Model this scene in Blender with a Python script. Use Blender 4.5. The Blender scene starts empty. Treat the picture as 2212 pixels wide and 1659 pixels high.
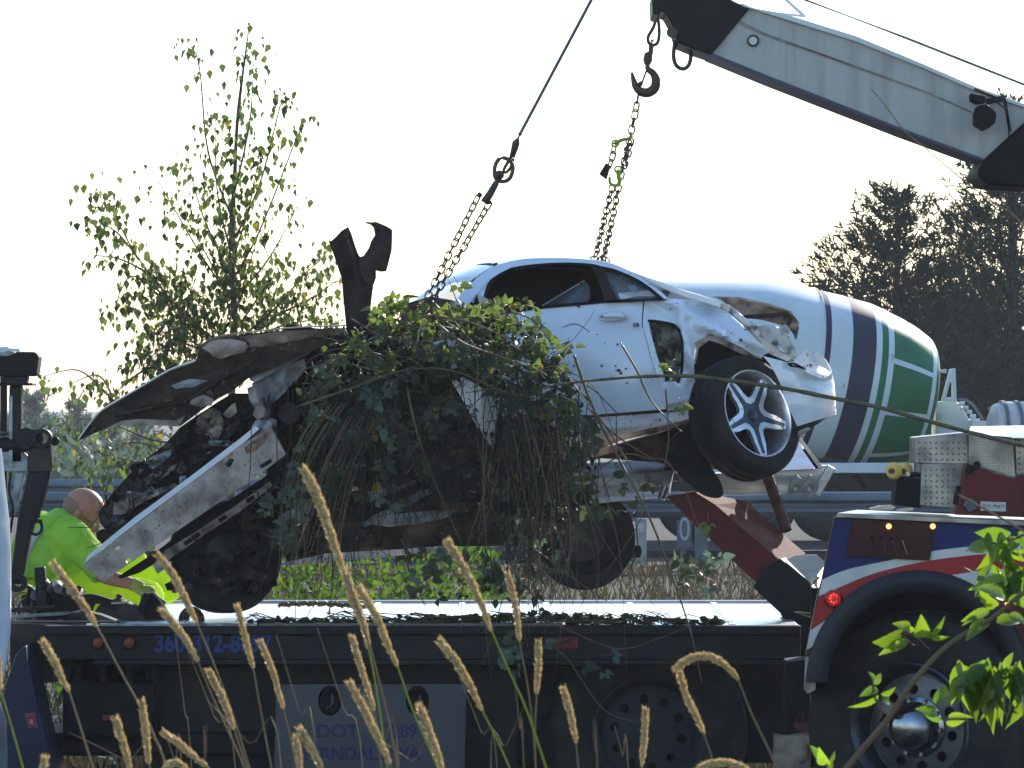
import bpy, math, random
from mathutils import Vector, Matrix, noise
from mathutils.geometry import delaunay_2d_cdt
R = math.radians
sc = bpy.context.scene
COL = sc.collection
rng = random.Random(11)
ZC = 2.25            # eye height of the photographer
K = 0.216 / 2212     # metres per photo unit per metre of distance

# ------------------------------------------------------------------ camera
cd = bpy.data.cameras.new('camera')
cam = bpy.data.objects.new('camera', cd); COL.objects.link(cam)
cam.location = (0, 0, ZC); cam.rotation_euler = (R(90), 0, 0)
cd.lens = 36 / 0.216; cd.sensor_width = 36; cd.clip_start = 0.1; cd.clip_end = 3000
cd.dof.use_dof = True; cd.dof.focus_distance = 23.8; cd.dof.aperture_fstop = 45
sc.camera = cam
# ------------------------------------------------------------------ sky and sun
SUN_AZ, SUN_EL = 26, 25     # azimuth to the right of the view direction, elevation
world = bpy.data.worlds.new('World'); sc.world = world; world.use_nodes = True
wn = world.node_tree.nodes; wl = world.node_tree.links
bg = wn['Background']; sky = wn.new('ShaderNodeTexSky')
sky.sky_type = 'NISHITA'; sky.sun_disc = False
sky.sun_elevation = R(SUN_EL); sky.sun_rotation = R(SUN_AZ)
sky.air_density = 1.3; sky.dust_density = 0.4; sky.ozone_density = 4.5
wl.new(sky.outputs[0], bg.inputs[0]); bg.inputs[1].default_value = 0.14
sl = bpy.data.lights.new('sun', 'SUN'); sl.energy = 4.6; sl.angle = R(0.5); sl.color = (1, 0.94, 0.85)
so = bpy.data.objects.new('sun', sl); COL.objects.link(so)
sdir = Vector((math.sin(R(SUN_AZ)) * math.cos(R(SUN_EL)), math.cos(R(SUN_AZ)) * math.cos(R(SUN_EL)), math.sin(R(SUN_EL))))
so.rotation_euler = sdir.to_track_quat('Z', 'Y').to_euler(); so.location = (20, 40, 40)
# ------------------------------------------------------------------ exposure
sc.view_settings.view_transform = 'Standard'; sc.view_settings.look = 'None'
sc.view_settings.exposure = 1.0; sc.view_settings.gamma = 1
sc.render.engine = 'CYCLES'
sc.cycles.use_denoising = True
sc.cycles.max_bounces = 8; sc.cycles.volume_bounces = 0; sc.cycles.transparent_max_bounces = 16
sc.cycles.sample_clamp_indirect = 6

# ------------------------------------------------------------------ helpers
def P(u, v, Y):
    return Vector(((u - 1106) * K * Y, Y, ZC - (v - 829.5) * K * Y))

def _mix(nt, fac, a, b, blend='MIX'):
    m = nt.nodes.new('ShaderNodeMix'); m.data_type = 'RGBA'; m.blend_type = blend
    if isinstance(fac, (int, float)): m.inputs[0].default_value = fac
    else: nt.links.new(fac, m.inputs[0])
    for i, x in ((6, a), (7, b)):
        if isinstance(x, tuple): m.inputs[i].default_value = (*x, 1)
        else: nt.links.new(x, m.inputs[i])
    return m.outputs[2]

def _noise(nt, scale, detail=4, stretch=None, rough=0.55):
    tc = nt.nodes.new('ShaderNodeTexCoord')
    n = nt.nodes.new('ShaderNodeTexNoise'); n.inputs['Scale'].default_value = scale
    n.inputs['Detail'].default_value = detail; n.inputs['Roughness'].default_value = rough
    if stretch:
        mp = nt.nodes.new('ShaderNodeMapping'); mp.inputs['Scale'].default_value = stretch
        nt.links.new(tc.outputs['Object'], mp.inputs[0]); nt.links.new(mp.outputs[0], n.inputs['Vector'])
    else:
        nt.links.new(tc.outputs['Object'], n.inputs['Vector'])
    return n.outputs['Fac']

def _ramp(nt, sock, a, b):
    r = nt.nodes.new('ShaderNodeMapRange'); r.inputs[1].default_value = a; r.inputs[2].default_value = b
    nt.links.new(sock, r.inputs[0]); return r.outputs[0]

def mat(name, c, c2=None, rough=0.5, metal=0.0, ns=6, lo=.4, hi=.65, bump=0.0, bs=40, specks=None, coat=0.0,
        rough2=None, streak=None, trans=None, alpha=1.0, emit=None):
    m = bpy.data.materials.new(name); m.use_nodes = True
    nt = m.node_tree; b = nt.nodes['Principled BSDF']
    col = c
    if c2 is not None:
        f = _ramp(nt, _noise(nt, ns, 5, streak), lo, hi)
        col = _mix(nt, f, c, c2)
        if rough2 is not None:
            r = nt.nodes.new('ShaderNodeMapRange'); r.inputs[3].default_value = rough; r.inputs[4].default_value = rough2
            nt.links.new(f, r.inputs[0]); nt.links.new(r.outputs[0], b.inputs['Roughness'])
    for sp in (specks or []):
        f = _ramp(nt, _noise(nt, sp[1], 3), sp[2], sp[2] + .03)
        col = _mix(nt, f, col, sp[0])
    if isinstance(col, tuple): b.inputs['Base Color'].default_value = (*col, 1)
    else: nt.links.new(col, b.inputs['Base Color'])
    if rough2 is None: b.inputs['Roughness'].default_value = rough
    b.inputs['Metallic'].default_value = metal
    if not coat and metal < .3: b.inputs['Specular IOR Level'].default_value = .5 if alpha < 1 else .22
    b.inputs['Coat Weight'].default_value = coat; b.inputs['Coat Roughness'].default_value = 0.08
    if emit: b.inputs['Emission Color'].default_value = (*emit[0], 1); b.inputs['Emission Strength'].default_value = emit[1]
    if bump:
        bp = nt.nodes.new('ShaderNodeBump'); bp.inputs['Strength'].default_value = bump; bp.inputs['Distance'].default_value = 0.01
        nt.links.new(_noise(nt, bs, 4), bp.inputs['Height']); nt.links.new(bp.outputs[0], b.inputs['Normal'])
    if trans is not None:
        t = nt.nodes.new('ShaderNodeBsdfTranslucent')
        if isinstance(trans, tuple): t.inputs[0].default_value = (*trans, 1)
        mx = nt.nodes.new('ShaderNodeMixShader'); mx.inputs[0].default_value = 0.5
        nt.links.new(b.outputs[0], mx.inputs[1]); nt.links.new(t.outputs[0], mx.inputs[2])
        nt.links.new(mx.outputs[0], nt.nodes['Material Output'].inputs[0])
    if alpha < 1:
        t = nt.nodes.new('ShaderNodeBsdfTransparent'); mx = nt.nodes.new('ShaderNodeMixShader'); mx.inputs[0].default_value = alpha
        nt.links.new(t.outputs[0], mx.inputs[1]); nt.links.new(b.outputs[0], mx.inputs[2])
        nt.links.new(mx.outputs[0], nt.nodes['Material Output'].inputs[0])
    return m

def leafmat(name, front, back, yellow, fac=0.5, rough=0.4, spec=0.5):
    """leaf: reflective top, light glowing through; colour varies per leaf"""
    m = bpy.data.materials.new(name); m.use_nodes = True
    nt = m.node_tree; b = nt.nodes['Principled BSDF']
    g = nt.nodes.new('ShaderNodeNewGeometry'); oi = nt.nodes.new('ShaderNodeObjectInfo')
    ad = nt.nodes.new('ShaderNodeMath'); ad.operation = 'ADD'
    nt.links.new(g.outputs['Random Per Island'], ad.inputs[0]); nt.links.new(oi.outputs['Random'], ad.inputs[1])
    fr = nt.nodes.new('ShaderNodeMath'); fr.operation = 'FRACT'; nt.links.new(ad.outputs[0], fr.inputs[0])
    f1 = fr.outputs[0]
    c = _mix(nt, f1, front, back)
    f2 = _ramp(nt, f1, .965, .985)
    c = _mix(nt, f2, c, yellow)
    nt.links.new(c, b.inputs['Base Color']); b.inputs['Roughness'].default_value = rough
    b.inputs['Specular IOR Level'].default_value = spec
    t = nt.nodes.new('ShaderNodeBsdfTranslucent')
    hs = nt.nodes.new('ShaderNodeHueSaturation'); hs.inputs['Value'].default_value = 2.3; hs.inputs['Saturation'].default_value = 1.1; hs.inputs['Hue'].default_value = 0.485
    nt.links.new(c, hs.inputs['Color']); nt.links.new(hs.outputs[0], t.inputs[0])
    mx = nt.nodes.new('ShaderNodeMixShader'); mx.inputs[0].default_value = fac
    nt.links.new(b.outputs[0], mx.inputs[1]); nt.links.new(t.outputs[0], mx.inputs[2])
    nt.links.new(mx.outputs[0], nt.nodes['Material Output'].inputs[0])
    return m

LOC = {}
def tag(o, label=None, cat=None, group=None, kind=None):
    if label: o['label'] = label
    if cat: o['category'] = cat
    if group: o['group'] = group
    if kind: o['kind'] = kind
    return o

def thing(name, label, cat, loc, group=None):
    o = bpy.data.objects.new(name, None); COL.objects.link(o); o.empty_display_size = 0.1
    o.location = loc; LOC[o.name] = Vector(loc)
    return tag(o, label, cat, group)

def link_mesh(name, me, wloc, parent=None):
    o = bpy.data.objects.new(name, me); COL.objects.link(o)
    LOC[o.name] = Vector(wloc)
    if parent is not None:
        o.parent = parent; o.location = Vector(wloc) - LOC[parent.name]
    else: o.location = wloc
    return o

def mk(name, VF, m, parent=None, smooth=None, bevel=0.0, origin=None, kind=None, label=None, fmat=None, subsurf=0):
    """VF in world coordinates -> one mesh object. smooth = angle in degrees or None"""
    V, F = VF
    V = [Vector(v) for v in V]
    if origin is None:
        mn = Vector((min(v[i] for v in V) for i in range(3))); mx = Vector((max(v[i] for v in V) for i in range(3)))
        origin = (mn + mx) / 2
    me = bpy.data.meshes.new(name)
    me.from_pydata([v - origin for v in V], [], F)
    for mm in (m if isinstance(m, (list, tuple)) else [m]): me.materials.append(mm)
    if fmat:
        for p, i in zip(me.polygons, fmat): p.material_index = i
    if smooth is not None:
        me.polygons.foreach_set('use_smooth', [True] * len(me.polygons))
        if smooth < 180: me.set_sharp_from_angle(angle=R(smooth))
    me.update()
    o = link_mesh(name, me, origin, parent)
    if bevel:
        b = o.modifiers.new('bevel', 'BEVEL'); b.width = bevel; b.segments = 2; b.limit_method = 'ANGLE'; b.angle_limit = R(35)
    if subsurf:
        s = o.modifiers.new('sub', 'SUBSURF'); s.levels = s.render_levels = subsurf
    if kind: o['kind'] = kind
    if label: o['label'] = label
    return o

def join(*vfs):
    V, F = [], []
    for v, f in vfs:
        n = len(V); V.extend(v); F.extend([tuple(i + n for i in q) for q in f])
    return V, F

def frame_from(axis, up=Vector((0, 0, 1))):
    a = Vector(axis).normalized()
    if abs(a.dot(up)) > .98: up = Vector((1, 0, 0))
    s = a.cross(up).normalized(); t = s.cross(a).normalized()
    return s, t, a

def box(c, s, rot=None):
    c = Vector(c); h = Vector(s) / 2
    V = [Vector((x * h.x, y * h.y, z * h.z)) for x in (-1, 1) for y in (-1, 1) for z in (-1, 1)]
    if rot is not None: V = [rot @ v for v in V]
    return [c + v for v in V], [(0, 1, 3, 2), (4, 6, 7, 5), (0, 4, 5, 1), (2, 3, 7, 6), (0, 2, 6, 4), (1, 5, 7, 3)]

def bar(p0, p1, w, h, up=Vector((0, 0, 1))):
    p0, p1 = Vector(p0), Vector(p1)
    s, t, a = frame_from(p1 - p0, up)
    V = []
    for p in (p0, p1):
        for x, y in ((-1, -1), (1, -1), (1, 1), (-1, 1)):
            V.append(p + s * x * w / 2 + t * y * h / 2)
    return V, [(0, 3, 2, 1), (4, 5, 6, 7), (0, 1, 5, 4), (1, 2, 6, 5), (2, 3, 7, 6), (3, 0, 4, 7)]

def cyl(p0, p1, r0, r1=None, n=16, cap=True):
    r1 = r0 if r1 is None else r1
    p0, p1 = Vector(p0), Vector(p1); s, t, a = frame_from(p1 - p0)
    V = []
    for p, r in ((p0, r0), (p1, r1)):
        for i in range(n):
            k = 2 * math.pi * i / n; V.append(p + (s * math.cos(k) + t * math.sin(k)) * r)
    F = [(i, (i + 1) % n, n + (i + 1) % n, n + i) for i in range(n)]
    if cap: F += [tuple(range(n - 1, -1, -1)), tuple(range(n, 2 * n))]
    return V, F

def tube(pts, r, n=8, closed=False):
    pts = [Vector(p) for p in pts]
    N = len(pts); rr = r if isinstance(r, (list, tuple)) else [r] * N
    V, F = [], []
    s = None
    for i, p in enumerate(pts):
        if closed: d = pts[(i + 1) % N] - pts[i - 1]
        else: d = pts[min(i + 1, N - 1)] - pts[max(i - 1, 0)]
        if d.length < 1e-9: d = Vector((0, 0, 1))
        d.normalize()
        if s is None: s, t, _ = frame_from(d)
        else:
            s = (s - d * s.dot(d)); s = s.normalized() if s.length > 1e-6 else frame_from(d)[0]
            t = d.cross(s)
        for k in range(n):
            a = 2 * math.pi * k / n; V.append(p + (s * math.cos(a) + t * math.sin(a)) * rr[i])
    for i in range(N if closed else N - 1):
        j = (i + 1) % N
        for k in range(n):
            F.append((i * n + k, i * n + (k + 1) % n, j * n + (k + 1) % n, j * n + k))
    if not closed:
        F.append(tuple(range(n - 1, -1, -1))); F.append(tuple((N - 1) * n + k for k in range(n)))
    return V, F

def smoothpath(pts, per=6, closed=False):
    """Catmull-Rom through points of any dimension"""
    pts = [Vector(p) for p in pts]; N = len(pts); out = []
    segs = N if closed else N - 1
    for i in range(segs):
        if closed: p0, p1, p2, p3 = pts[i - 1], pts[i], pts[(i + 1) % N], pts[(i + 2) % N]
        else: p0, p1, p2, p3 = pts[max(i - 1, 0)], pts[i], pts[i + 1], pts[min(i + 2, N - 1)]
        for k in range(per):
            t = k / per
            out.append(0.5 * ((2 * p1) + (p2 - p0) * t + (2 * p0 - 5 * p1 + 4 * p2 - p3) * t * t + (3 * p1 - p0 - 3 * p2 + p3) * t ** 3))
    if not closed: out.append(pts[-1])
    return out

def inside(x, y, poly):
    c = False; n = len(poly); j = n - 1
    for i in range(n):
        xi, yi = poly[i][0], poly[i][1]; xj, yj = poly[j][0], poly[j][1]
        if (yi > y) != (yj > y) and x < (xj - xi) * (y - yi) / (yj - yi) + xi: c = not c
        j = i
    return c

def plate(outline, fn, thick=0.004, step=None, holes=(), back=None, jitter=0.0):
    """outline [(a,b)] in any 2-D parameter space, fn(a,b)->world point, thick along back vector (default +Y)"""
    back = Vector((0, 1, 0)) if back is None else Vector(back).normalized()
    loops = [list(outline)] + [list(h) for h in holes]
    pts, edges = [], []
    for lp in loops:
        q = []
        for i, a in enumerate(lp):
            b = lp[(i + 1) % len(lp)]
            n = 1 if not step else max(1, int(math.hypot(b[0] - a[0], b[1] - a[1]) / step))
            for k in range(n): q.append((a[0] + (b[0] - a[0]) * k / n, a[1] + (b[1] - a[1]) * k / n))
        st = len(pts)
        for i in range(len(q)): edges.append((st + i, st + (i + 1) % len(q)))
        pts += q
    def ok(x, y):
        return inside(x, y, loops[0]) and not any(inside(x, y, h) for h in loops[1:])
    if step:
        xs = [p[0] for p in loops[0]]; ys = [p[1] for p in loops[0]]
        y = min(ys) + step / 2; row = 0
        while y < max(ys):
            x = min(xs) + step * (.5 if row % 2 else .05)
            while x < max(xs):
                if ok(x, y) and all(math.hypot(x - e[0], y - e[1]) > step * .45 for e in pts[:len(edges)] if abs(x - e[0]) < step and abs(y - e[1]) < step):
                    pts.append((x + rng.uniform(-jitter, jitter) * step, y + rng.uniform(-jitter, jitter) * step))
                x += step
            y += step; row += 1
    vs, es, fs, *_ = delaunay_2d_cdt([Vector(p) for p in pts], edges, [], 0, 1e-7)
    F = []
    for f in fs:
        cx = sum(vs[i].x for i in f) / 3; cy = sum(vs[i].y for i in f) / 3
        if ok(cx, cy): F.append(tuple(f))
    W = [fn(v.x, v.y) for v in vs]
    # orient towards -back
    tot = 0
    for f in F[:200]:
        n = (W[f[1]] - W[f[0]]).cross(W[f[2]] - W[f[0]]); tot += n.dot(back)
    if tot > 0: F = [f[::-1] for f in F]
    if thick:
        n = len(W); W2 = W + [w + back * thick for w in W]
        F2 = F + [tuple(i + n for i in f[::-1]) for f in F]
        cnt = {}
        for f in F:
            for i in range(3):
                a, b = f[i], f[(i + 1) % 3]; cnt[(a, b)] = 1
        for (a, b) in cnt:
            if (b, a) not in cnt: F2.append((a, a + n, b + n, b))
        return W2, F2
    return W, F

def flat(Y):
    return lambda u, v: P(u, v, Y)

def slab(outline, Y, thick, holes=()):
    return plate(outline, flat(Y), thick, holes=holes)

def lathe(profile, o, axis, n=32, closed_profile=False, a0=0, a1=360):
    """profile [(dist along axis, radius)]"""
    o = Vector(o); s, t, a = frame_from(axis)
    full = abs(a1 - a0) >= 360
    m = n if full else n + 1
    V, F = [], []
    for (h, r) in profile:
        for i in range(m):
            k = R(a0 + (a1 - a0) * i / n); V.append(o + a * h + (s * math.cos(k) + t * math.sin(k)) * r)
    L = len(profile)
    for j in range(L if closed_profile else L - 1):
        jj = (j + 1) % L
        for i in range(n):
            ii = (i + 1) % m if full else i + 1
            F.append((j * m + i, j * m + ii, jj * m + ii, jj * m + i))
    return V, F

def ball(c, r, nu=12, nv=8, scale=(1, 1, 1), rot=None):
    V, F = [], []
    c = Vector(c)
    for j in range(nv + 1):
        th = math.pi * j / nv
        for i in range(nu):
            ph = 2 * math.pi * i / nu
            v = Vector((math.sin(th) * math.cos(ph) * scale[0], math.sin(th) * math.sin(ph) * scale[1], math.cos(th) * scale[2])) * r
            if rot is not None: v = rot @ v
            V.append(c + v)
    for j in range(nv):
        for i in range(nu):
            F.append((j * nu + i, (j + 1) * nu + i, (j + 1) * nu + (i + 1) % nu, j * nu + (i + 1) % nu))
    return V, F

def text(name, s, size, o, xdir, m, parent, depth=0.002, squeeze=1.0, bold=0.0):
    """flat lettering standing on a vertical face: o = lower left corner"""
    cu = bpy.data.curves.new(name, 'FONT'); cu.body = s; cu.size = size; cu.extrude = depth; cu.offset = bold
    tmp = bpy.data.objects.new('tmp', cu); COL.objects.link(tmp)
    dg = bpy.context.evaluated_depsgraph_get(); dg.update()
    me = bpy.data.meshes.new_from_object(tmp.evaluated_get(dg))
    bpy.data.objects.remove(tmp); bpy.data.curves.remove(cu)
    x = Vector(xdir).normalized(); z = Vector((0, 0, 1)); y = z.cross(x)
    z2 = x.cross(y) * -1 if False else z
    nrm = x.cross(z2)
    for v in me.vertices:
        c = v.co.copy(); v.co = x * c.x * squeeze + z2 * c.y + nrm * c.z
    me.materials.clear(); me.materials.append(m); me.name = name
    return link_mesh(name, me, Vector(o), parent)

def leafmesh(name, length, width, m, fold=0.25, droop=0.2, kind='ovate', serr=0.0, n=6):
    """single leaf with a folded midrib, base at origin, pointing +X, face up +Z"""
    V, F = [], []
    for i in range(n + 1):
        t = i / n
        if kind == 'ovate': w = math.sin(math.pi * t ** .75) ** .8 * (1 - .25 * t)
        elif kind == 'birch': w = (t / .28 if t < .28 else ((1 - t) / .72) ** .9)
        else: w = math.sin(math.pi * t ** .8) ** 1.1
        w *= width / 2
        if serr and 0 < i < n: w *= 1 + serr * (1 if i % 2 else -1)
        if i == 0 or i == n: w = max(w, width * .01)
        x = t * length; z = -droop * length * t * t
        V += [Vector((x, 0, z)), Vector((x - length * .04, w, z + fold * w)), Vector((x - length * .04, -w, z + fold * w))]
    for i in range(n):
        a, b = i * 3, (i + 1) * 3
        F += [(a, b, b + 1, a + 1), (a, a + 2, b + 2, b)]
    me = bpy.data.meshes.new(name); me.from_pydata(V, [], F); me.materials.append(m)
    me.polygons.foreach_set('use_smooth', [True] * len(me.polygons)); me.update()
    return me

def leafset(name, tmpl, placements, parent, m):
    """many leaves joined into one mesh (numpy-free): placements [(loc, rot3x3, scale)]"""
    tv = [v.co.copy() for v in tmpl.vertices]; tf = [tuple(p.vertices) for p in tmpl.polygons]
    V, F = [], []
    for loc, rot, s in placements:
        n = len(V)
        V.extend([loc + rot @ (c * s) for c in tv]); F.extend([tuple(i + n for i in f) for f in tf])
    return mk(name, (V, F), m, parent, smooth=180, kind='stuff')

def rrot(r=None, tilt=None):
    r = r or rng
    e = Matrix.Rotation(r.uniform(0, 2 * math.pi), 3, 'Z') @ Matrix.Rotation(r.uniform(-1.5, 1.5) if tilt is None else r.gauss(0, tilt), 3, 'Y') @ Matrix.Rotation(r.gauss(0, .8), 3, 'X')
    return e

def put(name, me, loc, rot, scale, parent):
    o = link_mesh(name, me, loc, parent)
    o.rotation_euler = rot.to_euler() if hasattr(rot, 'to_euler') else rot
    o.scale = (scale,) * 3
    return o

# ------------------------------------------------------------------ materials
MUD = (.10, .075, .05)
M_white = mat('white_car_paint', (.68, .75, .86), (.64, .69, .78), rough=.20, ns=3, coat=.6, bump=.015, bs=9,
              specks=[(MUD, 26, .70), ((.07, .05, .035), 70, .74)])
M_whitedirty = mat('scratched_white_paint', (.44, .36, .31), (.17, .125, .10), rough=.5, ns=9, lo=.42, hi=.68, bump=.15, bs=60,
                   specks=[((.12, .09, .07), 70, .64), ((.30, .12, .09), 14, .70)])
M_pinkwhite = mat('dirty_rocker_paint', (.66, .60, .57), (.34, .25, .21), rough=.35, ns=5, streak=(1, 1, 4), lo=.45, hi=.75, specks=[((.06, .04, .03), 40, .64)])
M_greymetal = mat('grey_inner_panel', (.34, .36, .38), (.10, .09, .085), rough=.5, metal=.2, ns=12, lo=.42, hi=.7, bump=.3, bs=30)
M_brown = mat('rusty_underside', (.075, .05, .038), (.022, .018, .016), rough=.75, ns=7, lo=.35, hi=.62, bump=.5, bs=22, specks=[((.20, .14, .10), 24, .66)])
M_beige = mat('torn_primer_metal', (.40, .33, .28), (.07, .05, .045), rough=.6, ns=10, lo=.44, hi=.66, bump=.4, bs=34)
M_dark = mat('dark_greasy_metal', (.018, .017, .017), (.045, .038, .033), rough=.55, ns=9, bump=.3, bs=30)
M_black = mat('black_painted_steel', (.007, .007, .008), (.016, .014, .014), rough=.5, ns=6, lo=.5, hi=.75)
M_blackmatte = mat('matte_black_plastic', (.006, .006, .0065), (.014, .012, .012), rough=.7, ns=8)
M_rubber = mat('tyre_rubber', (.014, .013, .013), (.038, .031, .027), rough=.8, ns=9, lo=.42, hi=.75, bump=.15, bs=50)
M_silver = mat('alloy_silver', (.62, .64, .68), (.45, .45, .46), rough=.28, metal=.75, ns=8, specks=[((.06, .045, .04), 60, .63)])
M_alloydark = mat('alloy_dark_inlay', (.05, .06, .085), (.03, .035, .05), rough=.35, metal=.5)
M_chrome = mat('polished_alloy', (.36, .38, .42), (.22, .22, .24), rough=.14, metal=1.0, ns=5, rough2=.3)
M_bare = mat('brushed_steel_beam', (.50, .52, .56), (.34, .34, .36), rough=.3, metal=.75, ns=4, rough2=.5, streak=(.6, 1, 6))
M_red = mat('dark_red_steel', (.12, .012, .015), (.07, .008, .010), rough=.38, ns=5, bump=.04, specks=[((.30, .10, .05), 40, .70)])
M_redlit = mat('lit_red_top', (.10, .016, .012), (.15, .060, .035), rough=.8, ns=9)  # light on the arm's top face painted as a paler, browner red
M_rust = mat('rusty_pipe', (.11, .05, .035), (.05, .03, .025), rough=.7, ns=20, bump=.2)
M_link = mat('weathered_chain_steel', (.10, .085, .085), (.055, .045, .045), rough=.45, metal=.6, ns=60)
M_canedark = mat('dark_dead_cane', (.045, .035, .025), (.03, .02, .018), rough=.8, ns=9)
M_dullalloy = mat('dull_truck_rim', (.11, .12, .14), (.05, .05, .06), rough=.3, metal=.9, ns=4, rough2=.5)
M_hook = mat('brown_forged_hook', (.09, .065, .055), (.05, .04, .035), rough=.5, metal=.4, ns=20)
M_lime = mat('lime_grab_hook', (.30, .48, .06), (.18, .28, .05), rough=.4, ns=20)
M_cable = mat('steel_cable', (.12, .12, .16), (.07, .07, .08), rough=.5, metal=.5, ns=200)
M_diamond = mat('diamond_plate_aluminium', (.34, .32, .30), (.17, .155, .14), rough=.36, metal=.8, ns=7, rough2=.5)
M_deck = mat('worn_aluminium_deck', (.86, .86, .87), (.66, .64, .62), rough=.34, metal=.9, ns=2.5, lo=.5, hi=.8, bump=.10, bs=120)
M_bed = mat('black_bed_rail', (.010, .010, .012), (.024, .019, .016), rough=.5, ns=4, lo=.5, hi=.7, bump=.05)
M_blueletter = mat('blue_lettering', (.018, .045, .16), rough=.5)
M_amber = mat('amber_lens', (.22, .05, .015), (.14, .03, .01), rough=.25, ns=80)
M_redlens = mat('red_lens', (.75, .02, .02), (.4, .0, .0), rough=.2, ns=150, emit=((1, .03, .02), .12))
M_glass = mat('window_glass', (.30, .36, .38), rough=.04, alpha=.22)
M_dglass = mat('dusty_glass', (.42, .48, .50), (.30, .33, .33), rough=.12, alpha=.75, ns=8)
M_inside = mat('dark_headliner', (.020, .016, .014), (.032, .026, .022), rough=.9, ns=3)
M_skin = mat('skin', (.50, .24, .16), (.42, .17, .12), rough=.5, ns=18)
M_hair = mat('shaved_grey_hair', (.33, .18, .13), (.22, .13, .10), rough=.85, ns=120)
M_shirt = mat('lime_green_shirt', (.48, .74, .12), (.38, .62, .08), rough=.85, ns=9, trans=(.44, .78, .07))
M_pants = mat('yellow_green_trousers', (.58, .74, .05), (.46, .62, .04), rough=.85, ns=5, trans=(.60, .78, .05))
M_glove = mat('yellow_green_glove', (.42, .48, .12), (.30, .34, .10), rough=.8, ns=30)
M_straw = mat('golden_seed_head', (.33, .25, .14), (.20, .15, .08), rough=.8, ns=160)  # core kept darker so the bright husks read as a lit rim
M_stemg = mat('green_grass_stem', (.22, .30, .05), (.30, .27, .08), rough=.5, ns=9, trans=(.30, .38, .06))
M_stemb = mat('brown_grass_stem', (.24, .16, .09), (.16, .10, .06), rough=.6, ns=12)
M_vine = mat('green_brown_cane', (.12, .12, .045), (.14, .075, .05), rough=.55, ns=6)
M_vinered = mat('reddish_cane', (.17, .075, .06), (.10, .06, .05), rough=.55, ns=9)
M_twig = mat('olive_cane_bark', (.13, .11, .055), (.07, .055, .035), rough=.6, ns=25, bump=.2)
M_bleaf = leafmat('bramble_leaf', (.026, .040, .020), (.046, .056, .026), (.15, .12, .04), fac=.34, rough=.55, spec=.35)
M_bleafpale = leafmat('bramble_leaf_underside', (.085, .125, .095), (.055, .085, .06), (.12, .15, .06), fac=.3, rough=.6)
M_rleaf = leafmat('fresh_leaf', (.050, .10, .016), (.095, .15, .02), (.12, .2, .03), fac=.55, rough=.22, spec=.7)
M_birch = leafmat('birch_leaf', (.034, .054, .018), (.058, .085, .024), (.15, .13, .02), fac=.48, rough=.45)
M_ivy = leafmat('bank_leaf', (.022, .055, .010), (.055, .10, .016), (.12, .11, .03), fac=.45, rough=.75, spec=.2)
M_bleaftop = leafmat('backlit_bramble_leaf', (.050, .080, .022), (.085, .115, .028), (.2, .14, .03), fac=.48, rough=.5, spec=.35)  # backlight on the top leaves painted as a brighter leaf colour
M_husk = mat('rim_lit_husk', (.80, .66, .40), (.50, .38, .20), rough=.45, ns=160, trans=(.95, .76, .44))  # bright rim light of the seed heads put into the husk colour
M_bark = mat('birch_bark', (.16, .12, .09), (.08, .06, .045), rough=.8, ns=14)
M_farb = None
M_needle = leafmat('pine_needles', (.004, .012, .006), (.008, .022, .009), (.02, .026, .012), fac=.08, rough=.9, spec=.08)
M_pinebark = mat('pine_bark', (.07, .045, .035), (.035, .025, .02), rough=.9, ns=12, bump=.4)
M_cream = mat('off_white_drum_paint', (.60, .66, .68), (.47, .51, .52), rough=.4, ns=1.4, coat=.15, lo=.42, hi=.78, bump=.02, bs=3, specks=[((.40, .41, .40), 5, .66)])
M_navy = mat('navy_stripe', (.016, .022, .050), (.022, .026, .055), rough=.45, ns=2)
M_green = mat('green_panel', (.006, .15, .055), (.008, .11, .04), rough=.45, ns=2)
M_boom = mat('weathered_grey_boom_paint', (.43, .43, .42), (.34, .33, .31), rough=.5, ns=3.2, streak=(5, 5, .5), lo=.42, hi=.68, bump=.03, specks=[((.10, .06, .05), 9, .72)])
M_galv = mat('galvanised_rail', (.13, .165, .19), (.08, .10, .115), rough=.55, metal=.2, ns=.7, streak=(1, 1, 5))
M_blue = mat('blue_body_paint', (.007, .018, .11), (.006, .015, .09), rough=.4, ns=5)
M_stripew = mat('white_body_stripe', (.60, .60, .58), (.48, .47, .45), rough=.4, ns=5)
M_striper = mat('red_body_stripe', (.36, .022, .026), (.30, .018, .022), rough=.4, ns=5)
M_dkred = mat('maroon_body_paint', (.085, .010, .014), (.06, .008, .01), rough=.35, ns=5)
M_fender = mat('dark_grey_fender_rubber', (.026, .029, .036), (.018, .019, .022), rough=.55, ns=4)
M_smoke = mat('dark_red_smoked_panel', (.040, .003, .006), (.022, .002, .004), rough=.35, ns=4)
M_yroller = mat('yellow_nylon_roller', (.75, .52, .12), (.65, .42, .10), rough=.45, ns=20)
M_paper = mat('label_white', (.55, .56, .56), (.42, .43, .43), rough=.6, ns=60)
M_ltext = mat('red_print', (.40, .05, .08), rough=.6)
M_sign = mat('dull_grey_sign_plate', (.075, .075, .082), (.06, .06, .068), rough=.4, ns=3)
M_signtext = mat('sign_blue_print', (.028, .03, .085), rough=.5)
M_card = mat('brown_cardboard', (.40, .22, .14), (.26, .14, .08), rough=.8, ns=12)
M_bluewhite = mat('pale_blue_cab_paint', (.50, .58, .70), (.44, .50, .60), rough=.25, coat=.4, ns=3)
M_stump = mat('dark_torn_sheet', (.022, .016, .015), (.045, .028, .022), rough=.75, ns=12, bump=.5, bs=25)
M_plastic = mat('clear_plastic_scrap', (.6, .62, .64), rough=.3)
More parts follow.
